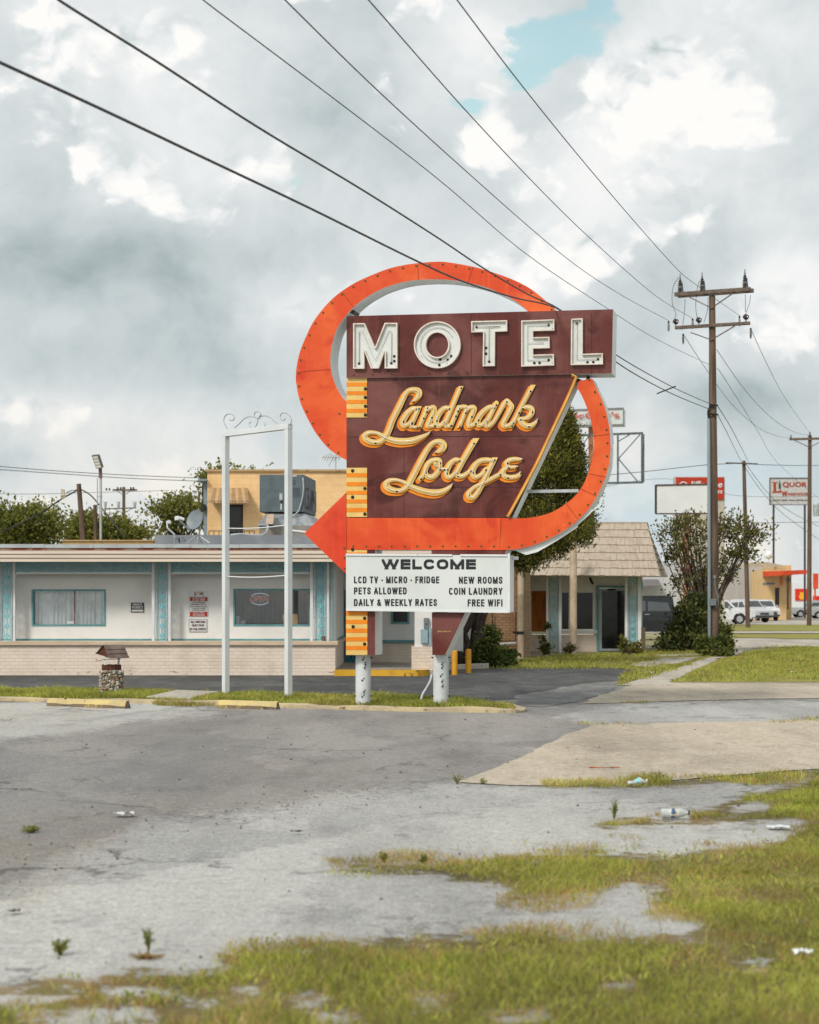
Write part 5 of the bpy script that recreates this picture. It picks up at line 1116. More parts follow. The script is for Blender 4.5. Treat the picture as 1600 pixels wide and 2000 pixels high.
for k in range(34):
    a = rr.random()*6.28; l = rr.uniform(.12, .32); hh = rr.uniform(.08, .36); q = [c_+Vector((math.cos(a)*l*t, math.sin(a)*l*t*.4, hh*math.sin(t*2.3))) for t in np.linspace(0, 1, 6)]
    for a_, b_ in zip(q[:-1], q[1:]): mb.add([a_, b_, b_+Vector((0, 0, .014)), a_+Vector((0, 0, .014))], [(0, 1, 2, 3)], 0, (.14, .20, .12))
mb.build('leaves', lf, pp_, recalc=False)
mb = MB(); mb.lathe([(.06, -.1), (.085, .02), (.08, .02)], c_, 16); mb.build('pot', m_drip, pp_, smooth=.6)
tag(MB().lathe([(.035, 0), (.035, .10), (.03, .11)], (X_(632, D0), D0+.0, zb), 14).build('drink_can', mat('can', C(150, 120, 104, .6), .4, C(90, 60, 50, .6), 20)), 'small can left on the wall cap below the right ironwork panel', 'can')

# ================================================================= ROOF EQUIPMENT
ac = thing('air_conditioner', 'large grey rooftop air conditioner on a silver duct curb', 'air conditioner', W(550, 1040, 46))
FB = [W(507, 1000.5, 46), W(594, 1000, 46), W(617, 1002, 48.2), W(530, 1001, 48.2)]; zt_ = Z_(927, 46); zb_ = Z_(1000, 46)
mb = MB(); mb.hexa([(p.x, p.y, zb_) for p in FB]+[(p.x, p.y, zt_) for p in FB]); acb = mb.build('housing', mat('unit_grey', C(112, 126, 132, .62), .6, C(98, 112, 118, .62), 3, col3=C(130, 100, 80, .5), scale3=6, lo3=.66, hi3=.72), ac, bevel=.012)
ux = (FB[1]-FB[0]).normalized(); nf = Vector((ux.y, -ux.x, 0)); sx_ = (FB[2]-FB[1]).normalized(); ns = Vector((sx_.y, -sx_.x, 0)); ns = ns if ns.x > 0 else -ns
onf = lambda x, y, o=.006: FB[0]+ux*((x-507)/87*(FB[1]-FB[0]).length)+Vector((0, 0, Z_(y, 46)-FB[0].z))+nf*o
def patch(mb, x0, x1, y0, y1, o=.006, mi=0): mb.add([onf(x0, y1, o), onf(x1, y1, o), onf(x1, y0, o), onf(x0, y0, o)], [(0, 1, 2, 3)], mi)
mb = MB(); patch(mb, 569, 586, 953, 970); patch(mb, 571, 577, 938, 948); mb.build('louvre', mat('louvre', C(92, 104, 110, .6), .6), acb)
mb = MB(); patch(mb, 546, 552, 964, 977, .012); patch(mb, 547.5, 551, 984, 996, .012); patch(mb, 568, 580, 928.6, 931.5, .012); mb.build('label_plate', m_drip, acb)
mb = MB(); patch(mb, 548, 552, 977, 984, .012); mb.build('label_plate', m_black, acb)
mb = MB()
for q in np.linspace(.15, .9, 10): p0 = FB[1]+sx_*(FB[2]-FB[1]).length*q+ns*.012; mb.bar((p0.x, p0.y, zb_+.1), (p0.x, p0.y, zb_+.62), .06, .01)
mb.build('coil_grille', mat('coil', C(120, 114, 116, .55), .7, C(190, 190, 196, .6), 3), acb)
mb = MB(); mb.tube(smooth_path([onf(592, 934, .03), onf(593, 960, .05), onf(588, 985, .05), onf(580, 1003, .06), onf(560, 1012, .1)], 4), .018, 6); mb.build('conduit', m_drip, acb, smooth=True)
TR = [W(502, 1026, 45.6), W(625, 1030, 45.9), W(640, 1030, 48.6), W(520, 1027, 48.6)]
mb = MB(); mb.hexa(TR+[p+Vector((.14*(1 if i in (0, 3) else -1), .1*(1 if i < 2 else -1), zb_-p.z)) for i, p in enumerate(FB and [FB[0], FB[1], FB[2], FB[3]])]) if False else mb.hexa(TR+[FB[0]+Vector((.16, .1, -.02)), FB[1]+Vector((-.02, .1, -.02)), FB[2]+Vector((-.1, -.1, -.03)), FB[3]+Vector((.1, -.1, -.03))])
mb.build('duct_hood', mat('galv_sheet', C(196, 200, 204, .62), .45, C(160, 164, 170, .62), 4, metal=.35, bump=.5, bscale=5), ac)
mb = MB(); z_ = TR[0].z; mb.box(TR[0].x+.05, TR[1].x-.05, 45.7, 48.4, 2.83, z_-.002); mb.build('duct_curb', mat('curb_tan', C(178, 168, 158, .6), .8), ac)
mb = MB(); mb.hexa([W(519, 1024, 45.4), W(534, 1024, 45.4), W(535, 1024, 45.75), W(520, 1024, 45.75), W(521, 1004, 45.45), W(536, 1004, 45.45), W(537, 1004, 45.8), W(522, 1004, 45.8)]); mb.build('junction_box', mat('box_tan', C(218, 190, 168, .7), .6), ac, bevel=.01)
mb = MB(); mb.tube(smooth_path([W(523, 1025, 45.4), W(522, 1036, 45.3), W(514, 1044, 45.2), W(495, 1045, 45.1), W(470, 1043, 45), W(450, 1045, 45)], 5), .022, 8); mb.build('conduit', m_drip, ac, smooth=True)
mb = MB(); mb.tube(smooth_path([W(565, 1036, 45.4), W(600, 1040, 45.4), W(640, 1046, 45.4), W(680, 1050, 45.4)], 4), .03, 8); mb.build('conduit', m_white, ac, smooth=True)
sd_ = thing('satellite_dish', 'grey satellite dish on a tripod at the motel roof edge', 'satellite dish', W(385, 1062, 42))
dn = Vector((-.55, -.78, .28)).normalized(); dc = W(383, 1016, 42)
mb = MB(); pr = [(.235*t, .05*t*t) for t in np.linspace(.02, 1, 8)]; mb.lathe(pr+[(.235, .04)]+[(.235*t, .05*t*t-.012) for t in np.linspace(.97, .02, 7)], dc, 28, 0, dn); mb.build('dish', mat('dish_grey', C(150, 160, 168, .6), .45), sd_, smooth=.8)
base = W(386, 1061, 42.1); mb = MB(); mb.tube([dc-dn*.03, dc-dn*.12+Vector((.02, 0, -.14)), base], .022, 8)
for q in ((410, 1061, 41.9), (365, 1061, 42.2), (395, 1061, 42.9)): mb.tube([base+Vector((0, 0, .2)), W(*q)], .012, 6)
mb.build('mast', m_steel, sd_)
mb = MB(); a_ = W(371, 1036, 41.85); b_ = W(346, 1012, 41.4); mb.bar(a_, b_, .035, .03); mb.build('feed_arm', m_steel, sd_)
mb = MB(); mb.obox(b_, Vector((.05, 0, .01)), Vector((0, .04, 0)), Vector((0, 0, .045))); mb.lathe([(.035, -.06), (.035, .06)], W(355, 1013, 41.4), 12, 0, (1, .2, -.4)); mb.build('feed_horn', m_white, sd_, bevel=.01)
s2 = thing('roof_antenna', 'bare white satellite arm without a dish, left of the grey dish', 'antenna', W(340, 1055, 42.5))
mb = MB(); mb.bar(W(341, 1044, 42.5), W(327, 1031, 42.4), .04, .03); mb.bar(W(327, 1031, 42.4), W(326, 1018, 42.4), .03, .03); mb.build('arm', m_white, s2); mb = MB(); mb.lathe([(.04, -.03), (.045, .05)], W(329, 1020, 42.4), 12, 0, (.6, -1, .2)); mb.build('feed_horn', m_white, s2); mb = MB(); mb.tube([W(341, 1044, 42.5), W(342, 1061, 42.5)], .02, 6); mb.build('mast', m_steel, s2)
mb = MB(); rr = random.Random(8)
for k in range(3): mb.tube(smooth_path([W(345+k*7+rr.uniform(-4, 4), 1048+rr.uniform(0, 13), 42.2+k*.1) for _ in range(6)], 5), .006, 5)
tag(mb.build('loose_cable', m_black, smooth=True), 'tangle of black cable lying on the roof below the dish', 'cable')

# ================================================================= YELLOW BUILDING
m_yel = brick_mat('yellow_block', C(230, 192, 142, .95), C(226, 187, 136, .95), C(222, 183, 132, .94), .42, .21, .012, .3)
yb = thing('yellow_building', 'yellow block upper storey with a striped metal awning behind the motel', 'building', (X_(560, 57), 57, 0))
x0, x1 = X_(405, 57), X_(790, 57); zt_ = Z_(921, 57)
DR = (X_(433, 57), X_(475, 57), 2.6, Z_(985, 57)); mb = MB()
mb.box(x0, DR[0], 57, 57.25, 0, zt_); mb.box(DR[1], x1, 57, 57.25, 0, zt_); mb.box(DR[0], DR[1], 57, 57.25, DR[3], zt_); mb.box(DR[0], DR[1], 57, 57.25, 0, 2.5); mb.box(x0, x0+.25, 57.25, 66, 0, zt_); mb.box(x1-.25, x1, 57.25, 66, 0, zt_)
mb.box(x0+.25, x1-.25, 65.7, 66, 0, zt_); mb.build('wall', m_yel, yb)
mb = MB(); mb.box(x0-.06, x1+.06, 56.92, 66.1, zt_, Z_(917, 57)); mb.build('roof', mat('cornice_tan', C(206, 172, 124, .66), .8, C(150, 120, 96, .6), 2, .5, .7), yb)
mb = MB()
for a, b, c, d in ((DR[0], DR[0]+.07, DR[2], DR[3]), (DR[1]-.07, DR[1], DR[2], DR[3]), (DR[0]+.07, DR[1]-.07, DR[3]-.08, DR[3]), (DR[0]+.07, DR[1]-.07, DR[2], DR[2]+.06)): mb.box(a, b, 57.06, 57.16, c, d)
w_ = mb.build('door', mat('dark_frame', C(70, 62, 58, .6), .6), yb); MB().box(DR[0]+.07, DR[1]-.07, 57.10, 57.12, DR[2]+.06, DR[3]-.08).build('pane', m_dkglass, w_)
aw = MB(); xa, xb = X_(405, 56.2), X_(487, 56.2); n = 12
for k in range(n):
    a, b = xa+(xb-xa)*k/n, xa+(xb-xa)*(k+1)/n; o = .03 if k % 2 else 0; t0 = (k/n-.5); sh = -.12*t0
    top_ = Vector(((a+b)/2*.88+ (xa+xb)/2*.12, 56.98, Z_(953, 57))); 
    A_, B_ = Vector((X_(412, 57)+(X_(483, 57)-X_(412, 57))*k/n, 56.99-o*.3, Z_(953, 57))), Vector((X_(412, 57)+(X_(483, 57)-X_(412, 57))*(k+1)/n, 56.99-o*.3, Z_(953, 57)))
    C_, D_ = Vector((b, 56.2-o, Z_(977, 56.2))), Vector((a, 56.2-o, Z_(977, 56.2))); dn_ = Vector((0, 0, -.09))
    aw.add([A_, B_, C_, D_, C_+dn_, D_+dn_], [(0, 1, 2, 3), (3, 2, 4, 5)], k % 2)
aw.add([Vector((xb, 56.2, Z_(977, 56.2))), Vector((X_(483, 57), 56.99, Z_(953, 57))), Vector((X_(483, 57), 56.99, Z_(977, 57))), Vector((xb, 56.2, Z_(977, 56.2)-.09))], [(0, 1, 2, 3)], 0)
aw.add([Vector((xa, 56.2, Z_(977, 56.2))), Vector((X_(412, 57), 56.99, Z_(953, 57))), Vector((X_(412, 57), 56.99, Z_(977, 57))), Vector((xa, 56.2, Z_(977, 56.2)-.09))], [(0, 1, 2, 3)], 0)
aw.build('awning', [mat('awning_tan', C(214, 178, 132, .7), .6), mat('awning_brown', C(188, 150, 108, .66), .6)], yb, recalc=False)
mb = MB(); zr = Z_(1037, 56.4)
for q in np.linspace(408, 497, 10): mb.tube([(X_(q, 56.4), 56.4, 2.7), (X_(q, 56.4), 56.4, zr)], .012, 5)
mb.tube([(X_(408, 56.4), 56.4, zr), (X_(497, 56.4), 56.4, zr)], .014, 5); mb.build('railing', mat('dark_rail', C(96, 84, 74, .6), .6), yb)
mb = MB(); mb.box(X_(397, 57), X_(404.5, 57), 57.1, 57.5, 0, Z_(940, 57)); mb.box(X_(388, 57), X_(405, 57), 56.8, 57.6, Z_(940, 57), Z_(936, 57)); mb.build('side_shaft', mat('blue_grey', C(150, 166, 176, .62), .6), yb)
mb = MB(); mb.box(X_(394, 57), X_(401, 57), 56.9, 57.08, Z_(997, 57), Z_(985, 57)); mb.build('wall_lamp', m_black, yb)
an = thing('tv_antenna', 'thin television aerial on the yellow building roof beside the arrow', 'antenna', W(656, 917, 58))
mb = MB(); mb.tube([W(656, 919, 58), W(656, 890, 58)], .018, 6); mb.build('mast', m_steel, an); mb = MB(); mb.tube([W(630, 893, 58.2), W(668, 893, 57.8)], .012, 5)
for k in range(8): a_ = 632+k*4.6; mb.tube([W(a_+3, 889-(k % 3), 57.4), W(a_-3, 897+(k % 3)*2, 58.8)], .008, 4)
mb.tube([W(644, 884, 58), W(652, 893, 58), W(642, 910, 58)], .009, 4); mb.build('aerial', m_steel, an)

# ================================================================= BRICK WING AND SHINGLED BUILDING
wg = thing('brick_wing', 'low tan brick wing with a thick downspout, half hidden by the juniper', 'building', (X_(975, 52), 52, 0))
mb = MB(); mb.box(X_(948, 51.6), X_(1012, 51.6), 51.6, 51.9, 0, 3.1); mb.build('brick_wall', m_tbrick, wg)
mb = MB(); mb.box(X_(1020, 52.8), X_(1036, 52.8), 52.8, 62, 0, 2.62); mb.build('brick_pillar', brick_mat('pale_brick', C(214, 186, 156, .74), C(204, 172, 142, .74), C(184, 154, 128, .7)), wg)
mb = MB(); mb.box(X_(838, 52), X_(948, 52), 52, 52.2, 0, 3.1); mb.build('wall', m_stucco, wg)
mb = MB(); mb.box(X_(838, 52), X_(1020, 51.4), 51.3, 62, 3.1, 3.28); mb.build('roof', m_siding, wg)
m_pipe = mat('pipe_tan', C(206, 186, 160, .72), .6, C(190, 168, 142, .7), 3, col3=C(110, 96, 80, .5), scale3=8, lo3=.68, hi3=.74)
mb = MB(); c_ = (X_(1016.3, 51.5), 51.35); mb.lathe([(.088, 0), (.088, .95), (.092, .955), (.092, .975), (.088, .98), (.088, 1.82), (.092, 1.83), (.092, 1.85), (.088, 1.86), (.088, 3.1)], (c_[0], c_[1], 0), 18); mb.build('downspout', m_pipe, wg, smooth=.6)
mb = MB(); mb.lathe([(.095, Z_(1239, 51.4)), (.095, Z_(1233, 51.4))], (c_[0], c_[1], 0), 18); mb.bar((c_[0]-.09, 51.3, Z_(1236, 51.4)), (c_[0]-.2, 51.4, Z_(1235, 51.4)), .04, .06); mb.build('pipe_strap', m_black, wg)
mb = MB(); mb.tube([W(961, 1259, 51.4), W(1008, 1256, 51.4)], .032, 8); mb.build('conduit', m_drip, wg); mb = MB(); mb.tube([W(962, 1196, 51.5), W(962, 1243, 51.5), W(966, 1252, 51.45), W(1007, 1251, 51.45), W(1008, 1196, 51.5)], .014, 6); mb.build('cable', m_black, wg)

m_shing = mat('tan_shake', C(208, 192, 174, .66), .85, C(190, 172, 154, .66), 2, .4, .68, .3, 18, stretch=(3, 3, .5))
sb_ = thing('shingled_building', 'small white building with a steep tan shake mansard roof and dark glass door', 'building', (X_(1150, 62), 62, 0))
DS = 60.7; xl, xr = X_(1030, DS), X_(1255, DS); zT = 2.75
op_ = [(1038, 1068.5, 1154, 1234), (1096, 1161, 1156, 1230), (1170, 1224, 1148, 1272)]
mb = MB(); prev = xl
for a, b, c, d in op_:
    a_, b_ = X_(a, DS), X_(b, DS); z0_, z1_ = max(0, Z_(d, DS)), Z_(c, DS)
    mb.box(prev, a_, DS, DS+.2, Z_(1240, DS) if a < 1165 else 0, zT); mb.box(a_, b_, DS, DS+.2, z1_, zT)
    prev = b_
mb.box(prev, xr, DS, DS+.2, 0, zT); mb.box(xr-.2, xr, DS+.2, 70, 0, zT); mb.build('wall', m_stucco, sb_)
mb = MB(); mb.box(xl, X_(1165, DS), DS-.05, DS+.15, 0, Z_(1240, DS)); mb.build('brick_base', m_wbrick, sb_)
mb = MB(); mb.box(X_(1094, DS), X_(1166, DS), DS-.1, DS+.05, Z_(1238, DS), Z_(1231, DS)); mb.box(X_(1036, DS), X_(1070, DS), DS-.1, DS+.05, Z_(1238, DS), Z_(1234.5, DS)); mb.build('sill', m_white, sb_)
mb = MB(); a, b, c, d = op_[0]; mb.box(X_(a, DS), X_(b, DS), DS+.04, DS+.08, Z_(d, DS), Z_(c, DS)); plabel(mb.build('window', mat('plywood', C(196, 116, 40, .6), .8, C(170, 94, 30, .6), 5, stretch=(3, 1, .6)), sb_), 'window boarded with orange plywood')
a, b, c, d = op_[1]; mb = MB()
for q in ((a, a+2, c, d), (b-3, b, c, d), (1111, 1114, c, d), (a+2, b-3, c, c+1.5), (a+2, b-3, d-1.5, d)): mb.box(X_(q[0], DS), X_(q[1], DS), DS+.02+(.004 if q[0] in (1111,) else 0), DS+.1, Z_(q[3], DS), Z_(q[2], DS))
w_ = mb.build('window', m_white, sb_); MB().box(X_(a+2, DS), X_(b-3, DS), DS+.06, DS+.08, Z_(d, DS), Z_(c, DS)).build('pane', m_dkglass, w_)
mb = MB(); mb.box(X_(1165, DS), X_(1170, DS), DS-.06, DS+.1, 0, Z_(1144, DS)); mb.box(X_(1224.5, DS), X_(1229.5, DS), DS-.06, DS+.1, 0, Z_(1144, DS)); mb.box(X_(1170, DS), X_(1224.5, DS), DS-.06, DS+.1, Z_(1148.5, DS), Z_(1144, DS)); mb.build('door_frame', m_teal, sb_)
mb = MB()
for q in ((1170, 1175.5, 1149, 1271), (1219.5, 1224, 1149, 1271), (1175.5, 1219.5, 1149, 1154), (1175.5, 1219.5, 1267, 1271)): mb.box(X_(q[0], DS), X_(q[1], DS), DS-.03, DS+.05, max(.02, Z_(q[3], DS)), Z_(q[2], DS))
w_ = mb.build('door', mat('door_alu', C(196, 200, 206, .66), .5), sb_); MB().box(X_(1175.5, DS), X_(1219.5, DS), DS, DS+.02, .1, Z_(1154, DS)).build('pane', m_dkglass, w_)
mb = MB(); mb.box(X_(1187, DS), X_(1202, DS), DS-.10, DS-.035, Z_(1153.5, DS), Z_(1149.5, DS)); mb.build('door_closer', m_black, w_)
mb = MB(); mb.bar(W(1152, 1128, 60.4), W(1158, 1141, 60.3), .06, .05); mb.build('bracket', m_black, sb_)
# mansard: shakes laid in courses
E0, E1, E2 = W(1012, 1124, 58.4), W(1289, 1126.5, 58.4), W(1303, 1127, 66)
T0, T1, T2 = W(1080, 1021, 60.1), W(1262.5, 1021, 60.1), W(1266, 1034, 66)
def courses(mb, e0, e1, t0, t1, n, seed, step=.165):
    r = random.Random(seed); nn = (e1-e0).cross(t0-e0).normalized(); nn = nn if nn.y < 0 or nn.x > .5 else -nn
    for i in range(n):
        a0, a1, b0, b1 = [q.lerp(p, t) for q, p, t in ((e0, t0, i/n), (e1, t1, i/n), (e0, t0, (i+1)/n), (e1, t1, (i+1)/n))]
        L = (a1-a0).length; k = 0.0
        while k < L-1e-3:
            w = min(step*r.uniform(.55, 1.35), L-k); s0, s1 = k/L, (k+w*.955)/L; dz = r.uniform(-.012, .012); k += w
            up = (b0-a0).normalized(); o = nn*r.uniform(.028, .044)
            q = [a0.lerp(a1, s0)+up*dz, a0.lerp(a1, s1)+up*dz, b0.lerp(b1, s1)+up*.03, b0.lerp(b1, s0)+up*.03]
            mb.hexa([q[0], q[1], q[2]-nn*.01, q[3]-nn*.01, q[0]+o, q[1]+o, q[2]+nn*.008, q[3]+nn*.008])
mb = MB(); courses(mb, E0, E1, T0, T1, 7, 1); courses(mb, E1, E2, T1, T2, 7, 2, .4)
mb.add([E0, E1, T1, T0, E2, T2], [(0, 1, 2, 3), (1, 4, 5, 2)])
mb.bar(T0, T1, .1, .05); mb.bar(T1, T2, .1, .05); mb.build('roof', m_shing, sb_, recalc=False)
mb = MB(); mb.add([E0, E1, E2, Vector((E0.x, E2.y, E2.z))], [(3, 2, 1, 0)]); mb.add([T0, T1, T2, Vector((T0.x, T2.y, T2.z))], [(0, 1, 2, 3)]); mb.build('soffit', mat('soffit', C(196, 190, 182, .7), .8), sb_, recalc=False)
DP = 59.6
for a, b in ((1067, 1071), (1092, 1096.5), (1221, 1226), (1246, 1252.5)):
    mb = MB(); mb.box(X_(a, DP), X_(b, DP), DP, DP+.09, 0, Z_(1124.5, DP)); mb.build('porch_post', m_white, sb_)
zt2 = Z_(1128, DP); ironwork(sb_, X_(1073, DP), X_(1090.5, DP), .1, zt2, DP+.04, 1, 9, m_aqua); ironwork(sb_, X_(1229, DP), X_(1243.5, DP), .1, Z_(1163, DP), DP+.04, 1, 8, m_aqua); ironwork(sb_, X_(1229, DP), X_(1243.5, DP), Z_(1140, DP), zt2, DP+.04, 1, 1, m_aqua)
mb = MB()
for a in (1074, 1091, 1228, 1244.5): mb.tube([(X_(a, DP), DP+.02, 0), (X_(a, DP), DP+.02, zt2)], .016, 5)
mb.build('iron_rod', m_drip, sb_)
mb = MB(); mb.lathe([(.115, 0), (.115, Z_(1052, 57.8)), (.10, Z_(1050, 57.8))], (X_(1120, 57.8), 57.8, 0), 18); tag(mb.build('pipe_column', m_pipe, smooth=.6), 'tall tan pipe standing before the shake roof, left of the dark door', 'pipe')
mb = MB(); mb.box(X_(1250, 61), X_(1257, 61), 60.5, 60.8, 0, Z_(1225, 61)); mb.build('brick_base', MATS['pale_brick'], sb_)
mb = MB(); mb.box(X_(1252.5, 60.2), X_(1256, 60.2), 60.2, 60.4, Z_(1152, 60.2), Z_(1136, 60.2)); mb.build('wall_lamp', m_aqua, sb_)
# ================================================================= BOLLARDS, BUSHES, TREES
m_yb = mat('bollard_yellow', C(238, 172, 40, .66), .55, C(222, 150, 28, .66), 2.5, .4, .65, .2, 25, col3=C(120, 90, 50, .5), scale3=9, lo3=.70, hi3=.74)
for i, (x, y, t, lb_) in enumerate(((888, 1319, 1270, 'yellow bollard nearer the sign post, in front of the juniper trunks'), (915, 1315, 1267.5, 'yellow bollard farther right, beside the green bush'))):
    c = G(x, y); r_ = thing('bollard', lb_, 'bollard', c, 'yellow steel bollards'); zt_ = Z_(t, c.y)
    MB().lathe([(.066, 0), (.066, zt_-.03), (.055, zt_-.008), (.03, zt_), (.001, zt_+.002)], c, 20).build('post', m_yb, r_, smooth=.9)
mb = MB(); mb.hexa([(X_(870, 44), 44, 0), (X_(955, 45), 45, 0), (X_(955, 45.3), 45.3, 0), (X_(870, 44.3), 44.3, 0), (X_(870, 44), 44, .12), (X_(955, 45), 45, .13), (X_(955, 45.3), 45.3, .13), (X_(870, 44.3), 44.3, .12)]); struct(mb.build('kerb', m_walk, bevel=.01))
m_leaf = tint_mat('foliage', .6, .42)
def leaves(P, U, size, cols, seed, aspect=2.0, jitter=.9):
    # one rhombic leaf per point, its long axis near U
    r = np.random.default_rng(seed); n = len(P)
    U = U+r.normal(size=(n, 3))*jitter; U /= np.linalg.norm(U, axis=1)[:, None]+1e-9
    Vv = np.cross(U, r.normal(size=(n, 3))); Vv /= np.linalg.norm(Vv, axis=1)[:, None]+1e-9
    L = size*(.6+.8*r.random(n))[:, None]; Wd = L/aspect
    V = np.stack([P-U*L*.5, P+Vv*Wd*.5, P+U*L*.5, P-Vv*Wd*.5], 1).reshape(-1, 3)
    return V, cols
def leaf_mesh(name, P, U, size, cols, seed, parent, aspect=2.0, jitter=.9, m=None):
    V, cols = leaves(P, U, size, cols, seed, aspect, jitter); n = len(P)
    me = bpy.data.meshes.new(name); me.vertices.add(n*4); me.vertices.foreach_set('co', V.astype('f').ravel())
    me.loops.add(n*4); me.loops.foreach_set('vertex_index', np.arange(n*4, dtype='i')); me.polygons.add(n); me.polygons.foreach_set('loop_start', np.arange(0, n*4, 4, dtype='i'))
    at = me.color_attributes.new('tint', 'FLOAT_COLOR', 'POINT'); at.data.foreach_set('color', np.repeat(np.concatenate([cols, np.ones((n, 1))], 1), 4, 0).astype('f').ravel())
    me.materials.append(m or m_leaf); me.update(); me.validate()
    return link(name, me, parent)
def palette(n, cols, seed, cl=None, var=.3):
    r = np.random.default_rng(seed); cols = np.array(cols); k = r.integers(0, len(cols), n)
    if cl is not None: k = np.where(r.random(n) < .65, r.integers(0, len(cols), cl.max()+1)[cl], k)
    return cols[k]*(1-var/2+var*r.random(n))[:, None]
OAK = [(.18, .19, .04), (.13, .15, .034), (.23, .225, .05), (.09, .11, .028), (.29, .26, .06)]
def clump_crown(ell, nclump, per, spread, seed, shell=.45):
    r = np.random.default_rng(seed); C_ = []; O = []
    wts = np.array([e[1][0]*e[1][1]*e[1][2] for e in ell])**.66; wts /= wts.sum()
    for k in r.choice(len(ell), nclump, p=wts):
        d = r.normal(size=3); d /= np.linalg.norm(d); rad = (shell+(1-shell)*r.random())**.7
        C_.append(np.array(ell[k][0])+d*np.array(ell[k][1])*rad); O.append(d)
    C_, O = np.array(C_), np.array(O); cl = np.repeat(np.arange(nclump), per)
    sz = spread*(.5+r.random(nclump))[cl][:, None]
    P = C_[cl]+r.normal(size=(nclump*per, 3))*sz*np.array([1, 1, .7])
    return P, O[cl], cl, C_
def limb(mb, a, b, r0, r1, seed, n=6, wob=.1):
    rr_ = random.Random(seed); a, b = Vector(a), Vector(b); L = (b-a).length
    pts = [a.lerp(b, t)+Vector((rr_.uniform(-1, 1), rr_.uniform(-1, 1), rr_.uniform(-.3, .3)))*wob*L*math.sin(math.pi*t) for t in np.linspace(0, 1, n)]
    mb.tube(pts, [r0+(r1-r0)*t for t in np.linspace(0, 1, n)], 7)
    return pts
def tree(name, label, base, ell, nclump, per, size, spread, seed, cols=OAK, r0=.18, group=None, cat='tree', aspect=1.8):
    t = thing(name, label, cat, base, group)
    P, O, cl, C_ = clump_crown(ell, nclump, per, spread, seed)
    mb = MB(); rr_ = random.Random(seed); ctr = Vector(ell[0][0])
    fork = Vector((base[0]*.4+ctr.x*.6, base[1]*.4+ctr.y*.6, base[2]+(ctr.z-base[2])*.55))
    limb(mb, base, fork, r0, r0*.7, seed, 8, .04)
    for i, k in enumerate(rr_.sample(range(len(C_)), min(34, len(C_)))): limb(mb, fork, C_[k], r0*.38, .012, seed+i, 6, .12)
    mb.build('trunk', m_bark, t, smooth=True, recalc=False)
    leaf_mesh('crown', P, O+np.array([0, 0, .2]), size, palette(len(P), cols, seed, cl), seed, t, aspect)
    return t
def E(px, py, rx, ry, d, rd=None):
    s = d/F; return (tuple(W(px, py, d)), (rx*s, rd or rx*s, ry*s))
grp = 'trees behind the motel roof'
tree('broadleaf_tree', 'broad green tree at the far left behind the motel roof', (X_(40, 80), 80, 0), [E(35, 1035, 60, 40, 80), E(75, 1020, 40, 32, 80), E(5, 1025, 40, 40, 80), E(100, 1045, 28, 26, 80), E(-40, 1020, 50, 50, 80)], 330, 40, .17, .30, 51, group=grp)
tree('broadleaf_tree', 'rounded tree behind the leaning wooden pole', (X_(180, 84), 84, 0), [E(175, 1035, 42, 30, 84), E(215, 1035, 40, 24, 84), E(255, 1046, 38, 16, 84), E(280, 1042, 12, 14, 84), E(150, 1048, 22, 14, 84)], 230, 38, .17, .28, 52, group=grp)
tree('broadleaf_tree', 'light airy tree left of the yellow building, behind the satellite dish', (X_(345, 70), 70, 0), [E(350, 995, 38, 20, 70), E(362, 978, 22, 12, 70), E(322, 998, 28, 13, 70), E(375, 1012, 20, 20, 70), E(335, 1028, 24, 14, 70)], 105, 28, .15, .24, 53, [(.20, .20, .04), (.15, .16, .035), (.25, .23, .05), (.10, .12, .03)], group=grp)
tree('broadleaf_tree', 'sparse treetop showing above the yellow building roof', (X_(430, 74), 74, 0), [E(402, 930, 12, 18, 74), E(430, 914, 16, 6, 74), E(460, 914, 12, 8, 74), E(394, 955, 8, 16, 74), E(500, 915, 14, 6, 74), E(525, 913, 7, 6, 74), E(440, 930, 60, 8, 74)], 60, 16, .15, .18, 54, [(.20, .20, .04), (.14, .15, .035), (.25, .23, .05)], group=grp)
# juniper: leaning twin trunks and a conical crown of upswept sprays
jt = thing('juniper', 'tall dark juniper with leaning twin trunks behind the sign', 'tree', G(905, 1304))
DJ = 48.0; mb = MB()
limb(mb, W(893, 1306, 45.8), W(925, 1150, 47.6), .17, .13, 1, 8, .03); limb(mb, W(925, 1300, 46.2), W(942, 1150, 48), .21, .17, 2, 8, .03); limb(mb, W(925, 1150, 47.8), W(1060, 900, DJ), .15, .03, 3, 8, .03); limb(mb, W(906, 1304, 45.9), W(912, 1190, 46.8), .09, .07, 4, 6, .05)
for k, q in enumerate(((1010, 1060), (1080, 1010), (980, 1000), (1110, 960), (880, 1060), (850, 1040), (1040, 1080))): limb(mb, W(940, 1150, 47.8), W(*q, DJ+(k % 3-1)*.6), .09, .02, 10+k, 6, .06)
mb.build('trunk', mat('juniper_bark', C(88, 74, 66, .5), .95, C(46, 38, 34, .5), 4, .4, .6, .9, 16, stretch=(4, 4, .5)), jt, smooth=True, recalc=False)
r = np.random.default_rng(60); n = 1500
zz = r.random(n); ys = 815+zz*275                                 # clump heights down the cone
axis = np.interp(ys, [815, 900, 1000, 1060, 1100], [1105, 1085, 1050, 1000, 990]); half = np.interp(ys, [815, 850, 900, 950, 1000, 1040, 1075, 1095], [4, 26, 58, 82, 108, 120, 100, 50])
a = r.random(n)*2*np.pi; rad = (.35+.65*r.random(n))**.6*(.85+.3*r.random(n))*(1+.16*np.sin(3*a+zz*17)+.12*np.sin(5*a-zz*31)); s = DJ/F
Cj = np.stack([(axis+half*rad*np.cos(a)-CX)*s, DJ+half*rad*np.sin(a)*s*.85, EYE+(HY-ys)*s], 1)
